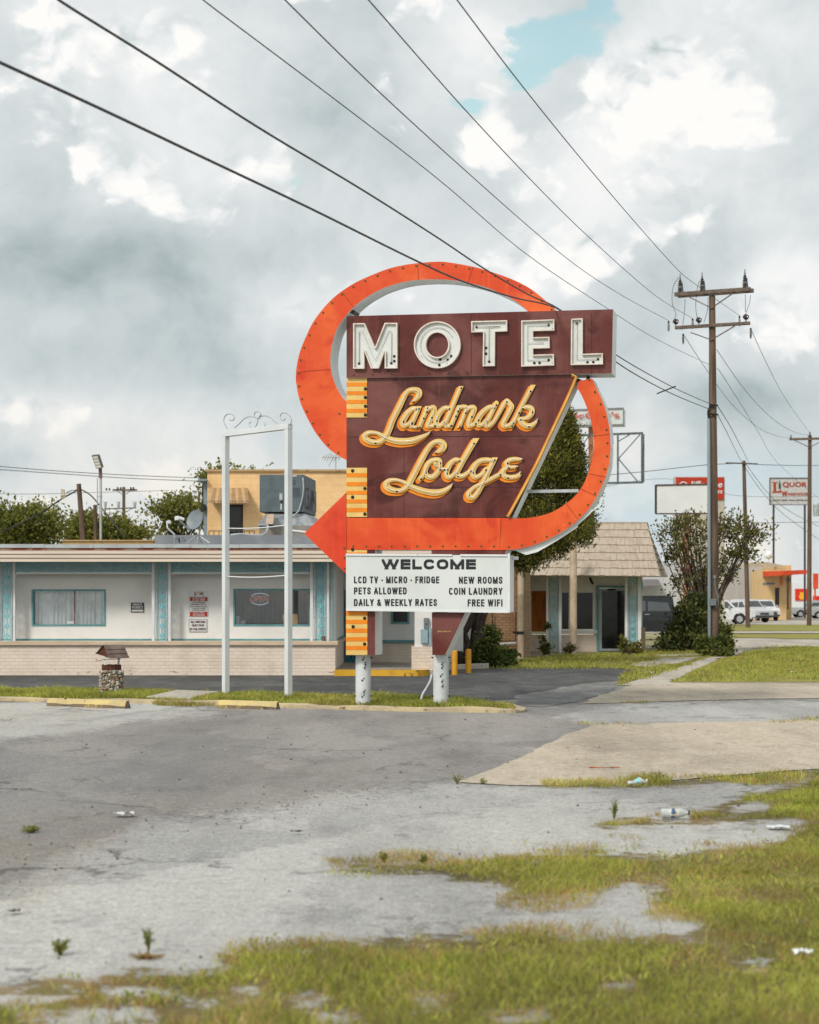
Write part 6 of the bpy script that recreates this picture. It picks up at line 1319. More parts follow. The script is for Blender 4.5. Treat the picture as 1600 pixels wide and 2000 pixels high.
# drooping skirt on the right
m2 = 170; ex = r.random(m2); Cx = np.stack([(1012+ex*145-CX)*s, DJ+r.normal(size=m2)*.5-.3, EYE+(HY-(1098-ex*72+r.normal(size=m2)*9))*s], 1)
Cj = np.concatenate([Cj, Cx]); per = 42; cl = np.repeat(np.arange(len(Cj)), per)
out = Cj-np.stack([np.full(len(Cj), (1050-CX)*s), np.full(len(Cj), DJ), Cj[:, 2]], 1); out /= np.linalg.norm(out, axis=1)[:, None]+.01
O = out[cl]*.7+np.array([0, 0, .8]); P = Cj[cl]+r.normal(size=(len(cl), 3))*np.array([.085, .085, .13])
leaf_mesh('crown', P, O, .105, palette(len(P), [(.115, .115, .026), (.07, .075, .02), (.17, .155, .028), (.04, .046, .014), (.25, .225, .035)], 61, cl), 61, jt, 3.2, .55)
def bush(name, label, base, ell, nclump, per, size, spread, seed, cols, aspect=1.7, cat='bush', stems=14):
    t = thing(name, label, cat, base)
    P, O, cl, C_ = clump_crown(ell, nclump, per, spread, seed, .3); P[:, 2] = np.maximum(P[:, 2], .03)
    mb = MB(); rr_ = random.Random(seed)
    for i, k in enumerate(rr_.sample(range(len(C_)), min(stems, len(C_)))): limb(mb, (base[0]+rr_.uniform(-.1, .1), base[1]+rr_.uniform(-.1, .1), 0), (C_[k][0], C_[k][1], max(C_[k][2], .05)), .018, .005, seed+i, 6, .1)
    mb.build('stem', m_bark, t, recalc=False)
    leaf_mesh('foliage', P, O+np.array([0, 0, .4]), size, palette(len(P), cols, seed, cl), seed, t, aspect); return t
GB = [(.07, .10, .02), (.05, .075, .018), (.11, .13, .025), (.035, .055, .015), (.16, .17, .04)]
bush('bush', 'leafy green bush between the right bollard and the brick wing', G(958, 1300), [E(955, 1285, 26, 18, 45.5), E(945, 1265, 18, 16, 45.5), E(962, 1245, 10, 12, 45.6), E(985, 1292, 22, 10, 46), E(930, 1290, 12, 12, 45.3), E(955, 1225, 5, 8, 45.6)], 190, 30, .10, .075, 71, GB)
bush('weed_clump', 'yellowish weed clump growing at the right porch post of the shingled building', G(1230, 1280), [E(1232, 1268, 20, 9, 57), E(1215, 1255, 5, 14, 57), E(1247, 1258, 7, 6, 57), E(1240, 1274, 18, 5, 57)], 70, 22, .10, .06, 72, [(.16, .16, .03), (.10, .12, .025), (.22, .19, .05)], cat='weed')
bush('weed_clump', 'thin weeds climbing at the left ironwork panel of the shingled building', G(1066, 1279), [E(1066, 1266, 10, 10, 57), E(1060, 1248, 4, 14, 57), E(1070, 1222, 8, 4, 57.3)], 40, 16, .085, .05, 73, [(.12, .14, .03), (.07, .09, .02)], cat='weed', stems=8)
bush('weed_clump', 'small dry weeds at the foot of the tan pipe', G(1112, 1279), [E(1112, 1266, 12, 10, 57)], 22, 12, .075, .05, 74, [(.10, .10, .035), (.16, .12, .05)], cat='weed', stems=8)
bush('bush', 'low green growth beside the downspout of the brick wing', G(1000, 1290), [E(995, 1278, 14, 9, 50.5), E(985, 1272, 6, 8, 50.5)], 40, 18, .10, .06, 75, GB, stems=6)
# crepe myrtle and its undergrowth behind the near utility pole
ct = thing('crepe_myrtle', 'sparse many-stemmed tree behind the tall utility pole', 'tree', G(1372, 1272)); DC = 61.5; mb = MB(); b0 = W(1372, 1272, DC); b0.z = 0
ell = [E(1318, 1050, 36, 40, DC), E(1345, 1020, 40, 26, DC), E(1400, 1030, 40, 30, DC), E(1440, 1040, 46, 34, DC), E(1475, 1045, 28, 22, DC), E(1425, 1085, 60, 22, DC), E(1440, 1015, 24, 16, DC), E(1310, 1085, 26, 22, DC), E(1360, 1075, 34, 36, DC), E(1425, 1128, 22, 7, DC), E(1460, 1080, 34, 14, DC), E(1340, 1120, 24, 44, DC), E(1320, 1140, 20, 30, DC), E(1375, 1130, 24, 40, DC), E(1410, 1110, 26, 24, DC), E(1490, 1040, 16, 12, DC)]
P, O, cl, C_ = clump_crown(ell, 340, 16, .16, 81, .10)
rr = random.Random(81)
for k in range(64):
    tgt = C_[rr.randrange(len(C_))]; tt = Vector(tgt)
    mid = b0+Vector(((tt.x-b0.x)*.35+rr.uniform(-.2, .2), rr.uniform(-.3, .3), (tt.z)*.5)); st_ = b0+Vector((rr.uniform(-.4, .35), rr.uniform(-.3, .3), 0))
    mb.tube(smooth_path([st_, mid, tt, tt+Vector((rr.uniform(-.15, .25), 0, rr.uniform(.1, .4)))], 4), [.026*(1-t)**.8+.004 for t in np.linspace(0, 1, 13)], 5)
mb.build('trunk', mat('myrtle_bark', C(120, 104, 92, .55), .9, C(80, 64, 54, .55), 5), ct, smooth=True, recalc=False)
leaf_mesh('crown', P, O+np.array([0, 0, .5]), .115, palette(len(P), [(.085, .10, .03), (.13, .13, .036), (.18, .155, .045), (.10, .075, .034), (.22, .195, .055)], 82, cl), 82, ct, 1.9)
bush('bush', 'dark dense bush round the foot of the sparse tree', G(1345, 1274), [E(1345, 1225, 42, 48, 60.5), E(1330, 1250, 38, 26, 60.5), E(1375, 1200, 32, 40, 60.8), E(1310, 1258, 18, 14, 60), E(1380, 1250, 30, 26, 60), E(1352, 1175, 18, 22, 61)], 230, 30, .14, .13, 83, [(.07, .088, .026), (.105, .118, .034), (.045, .06, .02), (.17, .17, .045)])
bush('bush', 'light green shrub hugging the base of the tall utility pole', G(1400, 1280), [E(1385, 1266, 22, 14, 55.2), E(1412, 1262, 18, 20, 55.4), E(1418, 1235, 9, 22, 55.6), E(1400, 1275, 26, 6, 55), E(1375, 1255, 14, 12, 55.4)], 170, 28, .12, .085, 84, [(.13, .145, .03), (.09, .11, .025), (.18, .18, .04), (.06, .08, .02)])

# ================================================================= UTILITY POLES
m_pole = mat('pole_wood', C(132, 110, 94, .66), .9, C(100, 80, 68, .62), 2.5, .4, .62, .7, 22, stretch=(5, 5, .25), col3=C(64, 48, 40, .5), scale3=8, lo3=.66, hi3=.72)
m_arm = mat('arm_wood', C(140, 124, 112, .58), .9, C(112, 98, 88, .58), 4, stretch=(1, 4, 4), bump=.4)
m_ins = mat('brown_glaze', (.022, .012, .012, 1), .25, (.04, .018, .015, 1), 5, spec=.6); m_insg = mat('grey_polymer', C(150, 152, 152, .6), .5); m_wire = mat('wire', (.018, .02, .02, 1), .5); m_cab = mat('lashed_cable', (.030, .028, .032, 1), .55, (.06, .06, .065, 1), 30)
DPp = 56.0; pb = W(1393, 1282, DPp); pb.z = 0
up = thing('utility_pole', 'tall brown wooden utility pole with two crossarms and a grey conduit', 'utility pole', pb, 'wooden utility poles')
ztop = Z_(576, DPp); mb = MB(); mb.tube([W(1395.5, 1284, DPp), W(1394, 1000, DPp), W(1392, 760, DPp), W(1391, 578, DPp)], [.145, .135, .115, .095], 20); mb.build('pole', m_pole, up, smooth=.8)
aA = math.atan(.45); av = Vector((math.cos(aA), -math.sin(aA), 0)); an_ = Vector((-av.y, av.x, 0))
def arm_at(py, dx0, dx1, hh, front=.14):
    c = W(1392, py, DPp)-an_*front; c0 = c
    f = lambda px: (px-CX)/F
    # solve along the arm for the pixel columns of its two ends
    sol = lambda px: (f(px)*c.y-c.x)/(av.x-f(px)*av.y)
    s0, s1 = sol(dx0), sol(dx1); mb = MB(); mb.obox(c+av*(s0+s1)/2, av*(s1-s0)/2, an_*.055, (0, 0, hh)); return c, sol, mb.build('crossarm', m_arm, up, bevel=.008)
c1, sol1, _ = arm_at(571.5, 1318, 1466, .060); c2, sol2, _ = arm_at(637, 1319, 1465, .048)
mb = MB(); mb.obox(c1+av*(sol1(1319.5)+sol1(1467.5))/2+an_*.28, av*(sol1(1467.5)-sol1(1319.5))/2, an_*.055, (0, 0, .06)); mb.build('crossarm', m_arm, up, bevel=.008)
br = MB()
for px, py, pz in ((1347, 579, 603), (1437, 574, 603), (1349, 648, 665), (1435, 641, 665)):
    c, sol = (c1, sol1) if py < 620 else (c2, sol2); br.bar(c+av*sol(px)+Vector((0, 0, Z_(py, DPp)-c.z)), W(1392, pz, DPp)-an_*.14, .035, .03)
br.build('brace', m_arm, up)
def arrester(c):
    mb = MB(); h = 0; prof = []
    for k, r_ in enumerate((.075, .05, .075, .05, .07, .045, .065, .045, .06, .04, .05, .03)): prof += [(r_, h), (r_, h+.03)]; h += .032
    mb.lathe(prof, c, 12); mb.lathe([(.028, h), (.03, h+.05), (.012, h+.10), (.02, h+.12), (.006, h+.19)], c, 8, 1); mb.lathe([(.074, .13), (.074, .165)], c, 12, 1); mb.bar(c+Vector((.09, .02, .02)), c+Vector((.06, .02, .30)), .03, .03, 0)
    mb.build('fuse_cutout', [m_ins, m_insg], up, smooth=.7)
for px in (1328.5, 1371.5, 1455): arrester(c1+av*sol1(px)+Vector((0, 0, .06)))
for px in (1320, 1365, 1457):
    c = c2+av*sol2(px)+Vector((0, 0, .05)); mb = MB(); ax = (Vector((-.75, -.5, .35))).normalized()
    mb.lathe([(.02, 0), (.02, .10)], c, 8, 1); mb.lathe([(.045, .0), (.085, .03), (.06, .05), (.09, .08), (.06, .10), (.075, .14), (.03, .16)], c+Vector((0, 0, .14))-ax*.08, 12, 0, ax); mb.build('insulator', [m_ins, m_insg], up, smooth=.7)
def dead_end(px, py, d, L=.32):
    c = W(px, py, d); mb = MB(); mb.lathe([(.01, -.02), (.028, 0), (.03, -.05), (.018, -.08)][::1], c, 8, 1); mb.lathe([(.012, -L), (.034, -L*.8), (.034, -L*.3), (.012, -.06)], c, 8, 0); mb.build('insulator', [m_insg, m_ins], up, smooth=.7)
for q in ((1306, 627, 56.4), (1353, 622, 56.1), (1444.5, 617, 55.5), (1334.5, 652, 56.8), (1466.5, 641, 55.9)): dead_end(*q)
mb = MB()
for L in ([(1326, 541), (1315, 560), (1313, 590), (1320, 612), (1318, 622)], [(1366, 548), (1361, 570), (1359, 600), (1362, 622)], [(1466, 576), (1464, 592), (1459, 606), (1457, 615)], [(1338, 584), (1337, 610), (1332, 645)], [(1383, 580), (1382, 605), (1375, 630)], [(1456, 575), (1456, 610)]): MB().tube(smooth_path([W(x, y, 56-.012*(x-1392)*.4) for x, y in L], 4), .008, 5).build('jumper_wire', m_wire, up)
mb = MB(); mb.tube([W(1386, 1290, 55.85), W(1384.4, 818, 55.9)], .052, 12); mb.build('conduit', mat('grey_conduit', C(170, 182, 190, .62), .5, C(150, 164, 172, .62), 1.5, stretch=(1, 1, .3)), up, smooth=.8)
mb = MB(); mb.tube(smooth_path([W(1384.3, 818, 55.9), W(1383, 806, 55.9), W(1386, 796, 55.85), W(1394, 790, 55.8)], 4), .028, 8)
for yy in (790, 808): mb.tube([W(1385, yy, 55.82), W(1403, yy+2, 55.82)], .03, 6)
mb.build('cable_loop', m_wire, up)
mb = MB(); c_ = W(1395, 1176, 55.8); mb.obox(W(1393, 1176, 55.75), (.085, 0, 0), (0, .07, 0), (0, 0, .10)); mb.tube(smooth_path([W(1397, 1127, 55.8), W(1397, 1145, 55.8), W(1402, 1165, 55.8), W(1403, 1182, 55.8), W(1398, 1187, 55.8)], 4), .018, 6); mb.lathe([(.05, 0), (.05, .10)], W(1396, 1130, 55.82), 10); mb.build('meter_box', mat('meter_grey', C(150, 160, 166, .6), .5), up)
# farther poles
def far_pole(label, x, y0, d, yt, r0, arms=(), xt=None, bits=()):
    b = W(x, y0, d); t = thing('utility_pole', label, 'utility pole', (b.x, b.y, 0), 'wooden utility poles'); xt = x if xt is None else xt
    mb = MB(); mb.tube([(b.x, b.y, 0), W((x+xt)/2, (y0+yt)/2, d), W(xt, yt, d)], [r0, r0*.9, r0*.75], 12); mb.build('pole', m_pole, t, smooth=.8)
    for (xa, xb, ya, yb, hh) in arms: mb = MB(); mb.bar(W(xa, ya, d-.2), W(xb, yb, d-.2), .10, hh); mb.build('crossarm', m_arm, t)
    for (xa, ya, xb, yb) in bits: mb = MB(); mb.bar(W(xa, ya, d-.2), W(xb, yb, d-.2), .05, .05); mb.build('brace', m_arm, t)
    return t
p2 = far_pole('leaning wooden pole right of the sparse tree, in front of the pale warehouse', 1461, 1227, 117.5, 900, .15, [(1418, 1480, 904, 906, .08)], 1453)
p3 = far_pole('wooden pole with one crossarm at the right edge, before the liquor sign', 1580.5, 1223, 128, 850, .17, [(1542, 1625, 858, 856, .16)], 1582, [(1552, 860, 1582, 874), (1610, 858, 1582, 874)])
for xx in (1545, 1582, 1620): MB().lathe([(.04, 0), (.07, .08), (.05, .12), (.07, .18), (.02, .24)], W(xx, 856 if xx != 1582 else 850, 127.8), 8).build('insulator', m_insg, p3)
mb = MB(); mb.lathe([(.22, 0), (.24, .3), (.24, .8), (.18, .9)], W(1595, 1008, 127.5), 12); mb.build('transformer', m_steel, p3)
p4 = far_pole('leaning bare wooden pole with a yard lamp behind the motel roof', 172, 1180, 68, 945, .115, (), 154)
mb = MB(); mb.tube(smooth_path([W(150, 956, 67.9), W(140, 958, 67.9), W(130, 962, 67.8)], 3), .03, 6); mb.build('lamp_arm', m_steel, p4)
mb = MB(); mb.hexa([W(118, 968, 67.7), W(131, 966, 67.7), W(131, 966, 68.1), W(118, 968, 68.1), W(120, 975, 67.75), W(126, 974, 67.75), W(126, 974, 68.05), W(120, 975, 68.05)]); mb.obox(W(123, 962, 67.8), (.06, 0, -.01), (0, .06, 0), (0, 0, .12)); mb.build('lamp_head', mat('lamp_lens', C(214, 200, 176, .7), .5), p4)
p5 = far_pole('short wooden pole stub between the leaning pole and the floodlight', 190, 1180, 69, 986, .10, (), 186)
p6 = far_pole('distant pole with two crossarms and three transformers, left background', 242, 1180, 150, 951, .16, [(220, 268, 957, 957, .14), (204, 266, 994, 992, .10)], 242, [(228, 958, 242, 968), (256, 958, 242, 968), (224, 994, 242, 1003), (258, 993, 242, 1003)])
for xx in (206, 231.5, 263.5): mb = MB(); mb.lathe([(.07, 0), (.10, .12), (.12, .3), (.12, .5), (.08, .56)], W(xx, 993, 149.8), 8); mb.bar(W(xx-5, 980, 149.8), W(xx+4, 981, 149.8), .05, .05); mb.build('transformer', m_steel, p6)
for xx in (208, 214, 230, 236, 256, 261): MB().lathe([(.06, 0), (.10, .05), (.06, .12), (.09, .16), (.03, .2)], W(xx, 956 if xx > 220 else 958, 149.7), 6).build('insulator', m_ins, p6)
fl = thing('floodlight', 'slim grey floodlight mast with a tilted flat lamp head behind the motel roof', 'floodlight', (X_(197, 61), 61, 0))
mb = MB(); mb.tube([(X_(197, 61), 61, 0), W(197, 935, 61), W(196.5, 926, 61)], [.045, .04, .04], 10); mb.tube([W(190.5, 1000, 61), W(190.5, 934, 61)], .018, 6); mb.bar(W(189, 970, 61), W(200, 970, 61), .04, .04); mb.build('mast', m_steel, fl)
mb = MB(); mb.tube([W(196.5, 934, 61), W(196, 914, 61)], .06, 8); mb.build('bracket', mat('mauve_tape', C(150, 120, 124, .6), .7), fl)
mb = MB(); q = [W(179, 890, 61.3), W(192, 889, 61.3), W(200, 914, 60.7), W(188, 915.5, 60.7)]; dv = Vector((.03, .10, .04)); mb.hexa(q+[p+dv for p in q]); lh = mb.build('lamp_head', m_ins, fl)
mb = MB()
for k in range(4):
    f0, f1 = .06+k*.235, .06+k*.235+.19; a, b, c, d = [q[0].lerp(q[3], f0).lerp(q[1].lerp(q[2], f0), .1), q[0].lerp(q[3], f0).lerp(q[1].lerp(q[2], f0), .88), q[0].lerp(q[3], f1).lerp(q[1].lerp(q[2], f1), .88), q[0].lerp(q[3], f1).lerp(q[1].lerp(q[2], f1), .1)]
    mb.add([p-dv*.08 for p in (a, b, c, d)], [(0, 1, 2, 3)])
mb.build('lens', mat('led_lens', C(188, 184, 172, .7), .4), lh, recalc=False)

# ================================================================= WIRES
def wire(label, pts, r, sub=6, m=None, group='overhead lines'):
    # pts: (px, py, distance) at known places; distances run evenly in between
    P = [np.array([p[0], p[1], 1/p[2] if p[2] else 0], float) for p in pts]
    known = [i for i, p in enumerate(pts) if p[2]]
    for a, b in zip(known[:-1], known[1:]):
        L = [0]
        for k in range(a+1, b+1): L.append(L[-1]+math.hypot(P[k][0]-P[k-1][0], P[k][1]-P[k-1][1]))
        for k in range(a+1, b): P[k][2] = P[a][2]+(P[b][2]-P[a][2])*L[k-a]/L[-1]
    Q = [W(p[0], p[1], 1/p[2]) for p in smooth_path(P, sub)]
    o = MB().tube(Q, r, 6).build('power_line', m or m_wire, smooth=True, recalc=False)
    return tag(o, label, 'power line', group)
wire('thick lashed cable entering at the left edge, lowest of the lines over the sign', [(-60, 95, 10.6), (0, 122, 0), (200, 214, 0), (400, 309, 0), (600, 404, 0), (800, 503, 0), (900, 548, 0), (1000, 580, 0), (1088, 602.5, 27.3), (1150, 655, 29.5), (1205, 708, 32), (1300, 763, 0), (1390, 801, 55.7)], .0105, m=m_cab)
wire('thick cable second from the left along the top edge, meeting the sign top', [(60, -45, 11.5), (115, 0, 0), (300, 116, 0), (500, 246, 0), (700, 366, 0), (850, 461, 0), (940, 521, 0), (1030, 574, 0), (1088, 601, 27.3), (1150, 648, 29.5), (1205, 694, 32), (1310, 754, 0), (1390, 790, 55.7)], .0095, m=m_cab)
wire('thin wire third along the top edge, passing behind the MOTEL panel', [(340, -50, 14), (397, 0, 0), (620, 168, 0), (850, 345, 0), (1020, 490, 0), (1184, 601, 0), (1280, 661, 0), (1404, 721, 56)], .0055)
wire('wire fourth along the top edge, ending at the lower crossarm left end', [(495, -60, 14), (557, 0, 0), (720, 160, 0), (900, 325, 0), (1089, 490, 0), (1200, 568, 0), (1306, 626, 56.4)], .0062)
wire('wire fifth along the top edge, ending just left of the pole', [(662, -62, 14), (720, 0, 0), (900, 205, 0), (1060, 375, 0), (1174, 485, 0), (1280, 577, 0), (1352, 621, 56.1)], .0062)
wire('rightmost wire on the top edge, ending at the right of the lower crossarm', [(845, -62, 14), (893, 0, 0), (1010, 155, 0), (1150, 328, 0), (1308, 510, 0), (1365, 560, 0), (1444, 616, 55.5)], .0062)
wire('wire from the lower crossarm right end to the far right pole', [(1466, 641, 55.9), (1500, 715, 0), (1535, 780, 0), (1584, 848, 127.8)], .010)
wire('deeply sagging wire from the tall pole to the far right pole top', [(1400, 683, 56), (1450, 755, 0), (1500, 810, 0), (1545, 841, 0), (1582, 851, 127.8)], .010)
wire('lowest wire from the lower crossarm left end to the far crossarm', [(1336, 655, 56.8), (1384, 728, 0), (1430, 790, 0), (1480, 834, 0), (1520, 852, 0), (1546, 855, 127.8)], .010)
wire('wire from the grey clamp on the tall pole towards the lower right', [(1404, 722, 56), (1440, 778, 0), (1480, 842, 0), (1520, 905, 128), (1620, 990, 190)], .010)
wire('black service cable from the cable loop to the leaning pole', [(1403, 795, 55.8), (1425, 830, 0), (1445, 868, 0), (1462, 902, 117)], .014)
wire('second service cable below the first, running to the leaning pole', [(1403, 812, 55.8), (1420, 845, 0), (1437, 880, 0), (1450, 904, 117)], .012)
wire('wire from the leaning pole across the liquor sign towards the edge', [(1456, 905, 117), (1500, 963, 0), (1545, 1000, 0), (1640, 1048, 180)], .018)
wire('lower wire from the leaning pole crossing below the liquor sign', [(1452, 908, 117), (1490, 962, 0), (1540, 1012, 0), (1640, 1080, 180)], .018)
wire('horizontal line running behind the steel frame to the leaning pole', [(1160, 930, 120), (1260, 921, 0), (1380, 908, 0), (1452, 905, 117)], .022)
wire('horizontal line from the leaning pole to the right edge', [(1452, 906, 117), (1540, 909, 0), (1660, 909, 150)], .022)
wire('faint lower line across the background to the far right pole', [(1160, 955, 140), (1300, 935, 0), (1440, 968, 0), (1660, 968, 150)], .013)
wire('line low over the stores in the right background', [(1470, 1021, 150), (1560, 1020, 0), (1660, 1019, 170)], .022)
wire('topmost of the lines across the left background', [(-60, 906, 110), (100, 919, 0), (250, 928, 0), (400, 934, 120)], .022)
wire('middle line across the left background', [(-60, 913, 110), (100, 924, 0), (250, 934, 0), (400, 940, 120)], .022)
wire('lowest line across the left background', [(-60, 963, 130), (60, 965, 0), (180, 962, 0), (330, 958, 140)], .018)
wire('dark service cable from the leaning pole down to the left treetops', [(152, 957, 68), (120, 975, 0), (70, 1007, 0), (0, 1040, 72)], .028)
wire('dark service cable from the leaning pole down to the right behind the roof', [(156, 955, 68), (178, 968, 0), (205, 1000, 0), (245, 1050, 64)], .024)
sp = MB(); sp.bar(W(1283, 769, 43), W(1320, 754.5, 43), .02, .03); tag(sp.build('cable_spacer', m_wire), 'short black spacer bar crossing the two cables right of the sign', 'spacer')

# ================================================================= BACKGROUND SIGNS
def pole_sign(name, label, cat, d): return thing(name, label, cat, (X_(0, d), d, 0))
m_rpole = mat('rusty_pole', C(200, 140, 104, .7), .8, C(170, 112, 84, .66), 2)
t = thing('pole_sign', 'white box sign with red lettering over an empty steel frame, behind the orange loop', 'sign', (X_(1156, 110), 110, 0))
fq = lambda x, y, o=0.: W(x, y-(x-1160)*.03, 110-o)
mb = MB(); q = [W(1080, 833.5, 110), W(1218, 830, 110), W(1218, 798, 110), W(1080, 802.5, 110)]; mb.hexa(q+[p+Vector((.25, 1.2, 0)) for p in q]); b_ = mb.build('sign_box', [m_board], t)
mb = MB(); 
for a, b in ((q[0], q[1]), (q[1], q[2]), (q[2], q[3])): mb.bar(a, b, .06, .12)
mb.build('border', m_insg, b_)
t_ = MB(); ff = lambda x, y: W(x, y-(x-1107)*.02, 109.9)
write(t_, "McCoy's", (1107, 806, 1210, 821.5), ff, .03); t_.build('lettering', mat('sign_pink', C(214, 110, 104, .8), .6), b_, recalc=False)
t_ = MB(); write(t_, 'since 1927', (1108, 823, 1172, 830.5), ff, .0); t_.build('lettering', mat('sign_grey', C(150, 150, 150, .8), .6), b_, recalc=False)
mb = MB(); mb.box(X_(1150, 110.6), X_(1159, 110.6), 110.4, 110.8, 0, Z_(832, 110)); mb.build('pole', m_rpole, t)
m_fs = mat('frame_steel', C(120, 132, 138, .55), .6, C(96, 106, 110, .55), 3); mb = MB(); d = 109.8
for a in ((1085, 852, 1256, 846), (1085, 946, 1256, 942), (1254, 846, 1254, 942), (1207, 848, 1207, 942), (1126, 850, 1126, 944), (1085, 894, 1150, 892)): mb.bar(W(a[0], a[1], d), W(a[2], a[3], d), .10, .13)
for a in ((1208, 862, 1230, 849), (1208, 896, 1250, 849), (1208, 896, 1246, 941), (1128, 884, 1150, 852), (1128, 900, 1150, 938)): mb.bar(W(a[0], a[1], d+.1), W(a[2], a[3], d+.1), .05, .06)
mb.bar(W(1257, 848, d+.8), W(1257, 942, d+.8), .1, .12); mb.build('empty_frame', m_fs, t)
t = thing('billboard', 'blank white dark-rimmed billboard on a rusty pole, left of the tall utility pole', 'billboard', (X_(1342, 88), 88, 0))
q = [W(1281, 1003.5, 88), W(1390, 1003, 87), W(1390, 945.5, 87), W(1281, 947.5, 88)]; mb = MB(); mb.hexa(q+[p+Vector((.05, .35, 0)) for p in q]); b_ = mb.build('panel', mat('blank_white', (.58, .585, .59, 1), .5, (.54, .545, .55, 1), .8), t)
mb = MB()
for k in range(4): mb.bar(q[k], q[(k+1) % 4], .10, .06)
mb.build('border', m_ins, b_); mb = MB(); mb.tube([(X_(1342, 88.4), 88.4, 0), W(1341, 1010, 88.4), W(1340.5, 1003, 88.4)], [.14, .13, .05], 12); mb.build('pole', m_rpole, t)
t = thing('pylon_sign', 'red shop sign on a cream pylon, partly hidden by the blank billboard', 'sign', (X_(1370, 125), 125, 0)); d = 125
mb = MB(); mb.box(X_(1319, d), X_(1416, d), d+.05, d+1, 0, Z_(931, d)); mb.build('pylon', mat('pylon_cream', C(212, 204, 190, .7), .7), t)
mb = MB(); mb.box(X_(1320.5, d), X_(1414, d), d-.05, d+.05, Z_(975.5, d), Z_(932.5, d)); b_ = mb.build('panel', m_sred, t)
t_ = MB(); ff = lambda x, y: W(x, y, d-.06); write(t_, 'Jiffy lube', (1346, 939.5, 1411, 956), ff, .02, .2); write(t_, 'more', (1392, 957.5, 1411, 964), ff, .03, .2)
ar = [(1335+(9*r_)*math.cos(a_)*1.0, 949-(9*r_)*math.sin(a_)*.95) for r_, rng in ((1, np.linspace(2.9, .2, 12)), (.78, np.linspace(.2, 2.9, 12))) for a_ in rng]
t_.loops([[ar]], ff, (0, 0, 0)); t_.build('lettering', m_swht, b_, recalc=False)
t = thing('liquor_sign', 'white shop sign reading LIQUOR WAREHOUSE on two dark posts at the right', 'sign', (X_(1540, 196), 196, 0)); d = 196
mb = MB(); mb.box(X_(1503.5, d), X_(1584, d), d, d+.4, Z_(986, d), Z_(933.5, d)); b_ = mb.build('panel', mat('liquor_white', C(214, 212, 210, .7), .6), t)
mb = MB()
for a in ((1503, 1585, 933, 934.2), (1503, 1585, 985.4, 986.6), (1503, 1504.2, 934.2, 985.4), (1583.8, 1585, 934.2, 985.4)): mb.box(X_(a[0], d), X_(a[1], d), d-.1, d-.002, Z_(a[3], d), Z_(a[2], d))
mb.build('border', m_ins, b_)
m_lr = mat('liquor_red', C(176, 66, 34, .75), .6); t_ = MB(); ff = lambda x, y: W(x, y, d-.03)
t_.loops([[[(1508, 941.5), (1519, 941.5), (1518.5, 943), (1516, 943.3), (1516, 959.5), (1522, 959), (1526, 955.5), (1526, 962.5), (1508, 962.5), (1508.3, 961), (1510.8, 960.5), (1510.8, 943.3), (1508, 943)]]], ff, (0, 0, 0))
write(t_, 'QUOR', (1528.5, 941.5, 1576, 953), ff, .03); write(t_, 'W', (1527, 959.5, 1538.5, 970), ff, .04); write(t_, 'AREHOUSE', (1538.5, 962, 1580, 968), ff, .03); t_.build('lettering', m_lr, b_, recalc=False)
t_ = MB(); write(t_, 'LIQUOR BEER WINE BEVERAGES', (1506, 975.6, 1582, 979), ff, .03); t_.loops([[[(1522.2, 938.5), (1523.8, 938.5), (1524, 943), (1525.4, 946), (1525.4, 955), (1520.8, 955), (1520.8, 946), (1522, 943)]]], ff, (0, 0, 0)); t_.build('lettering', mat('liquor_dark', (.05, .06, .06, 1), .6), b_, recalc=False)
mb = MB(); mb.box(X_(1510, d), X_(1513.5, d), d+.1, d+.3, 0, Z_(986, d)); mb.build('post', m_ins, t); mb = MB(); mb.box(X_(1571, d), X_(1574.5, d), d+.1, d+.3, 0, Z_(986, d)); mb.build('post', m_ins, t)

# ================================================================= BACKGROUND BUILDINGS
t = thing('white_house', 'plain white building behind the dark pickup, with a small grey eave', 'building', (X_(1285, 100), 100, 0)); mb = MB(); mb.box(X_(1180, 100), X_(1326, 100), 100, 112, 0, Z_(1100, 100)); mb.build('wall', mat('white_far', C(206, 206, 206, .76), .85, C(196, 196, 197, .76), .6), t)
mb = MB(); mb.hexa([W(1240, 1146.5, 97.5), W(1291, 1145.5, 97.5), W(1286, 1133, 99.99), W(1240, 1133, 99.99), W(1240, 1144, 97.5), W(1291, 1143.5, 97.5), W(1286, 1131.5, 99.99), W(1240, 1131.5, 99.99)]); mb.build('eave', mat('grey_roof', C(140, 132, 134, .6), .85), t)
t = thing('warehouse', 'long pale grey warehouse wall behind the parked white vehicles', 'building', (X_(1440, 178), 178, 0)); mb = MB(); mb.box(X_(1326, 178), X_(1489, 178), 178, 205, 0, Z_(1108, 178)); w_ = mb.build('wall', mat('warehouse_grey', C(190, 188, 184, .72), .85, C(178, 176, 174, .72), .25, stretch=(3, 3, .5)), t)
pr = [(1440, 1108), (1452, 1101), (1470, 1098), (1500, 1098), (1530, 1104), (1545, 1108)]; mb = MB(); mb.loops([[[(1436, 1124)]+pr+[(1548, 1124)]]], lambda x, y: W(x, y, 186), (0, 12, 0)); mb.build('roof', mat('barrel_tan', C(206, 188, 168, .7), .8), t)
t = thing('corner_store', 'cream corner store with an orange canopy at the far right', 'building', (X_(1515, 172), 172, 0)); d = 172
mb = MB(); mb.box(X_(1489.5, d), X_(1536, d), d, d+14, 0, Z_(1113, d)); mb.box(X_(1536, d+2), X_(1546, d+2), d+2, d+14, 0, Z_(1104, d+2)); mb.build('wall', mat('store_cream', C(236, 204, 150, .70), .8, C(226, 190, 138, .70), 1, stretch=(2, 2, .5)), t)
mb = MB(); mb.box(X_(1490, d), X_(1513, d), d-.06, d-.003, Z_(1141.5, d), Z_(1138.5, d)); mb.build('painted_band', mat('store_blue', C(110, 150, 170, .7), .7), t)
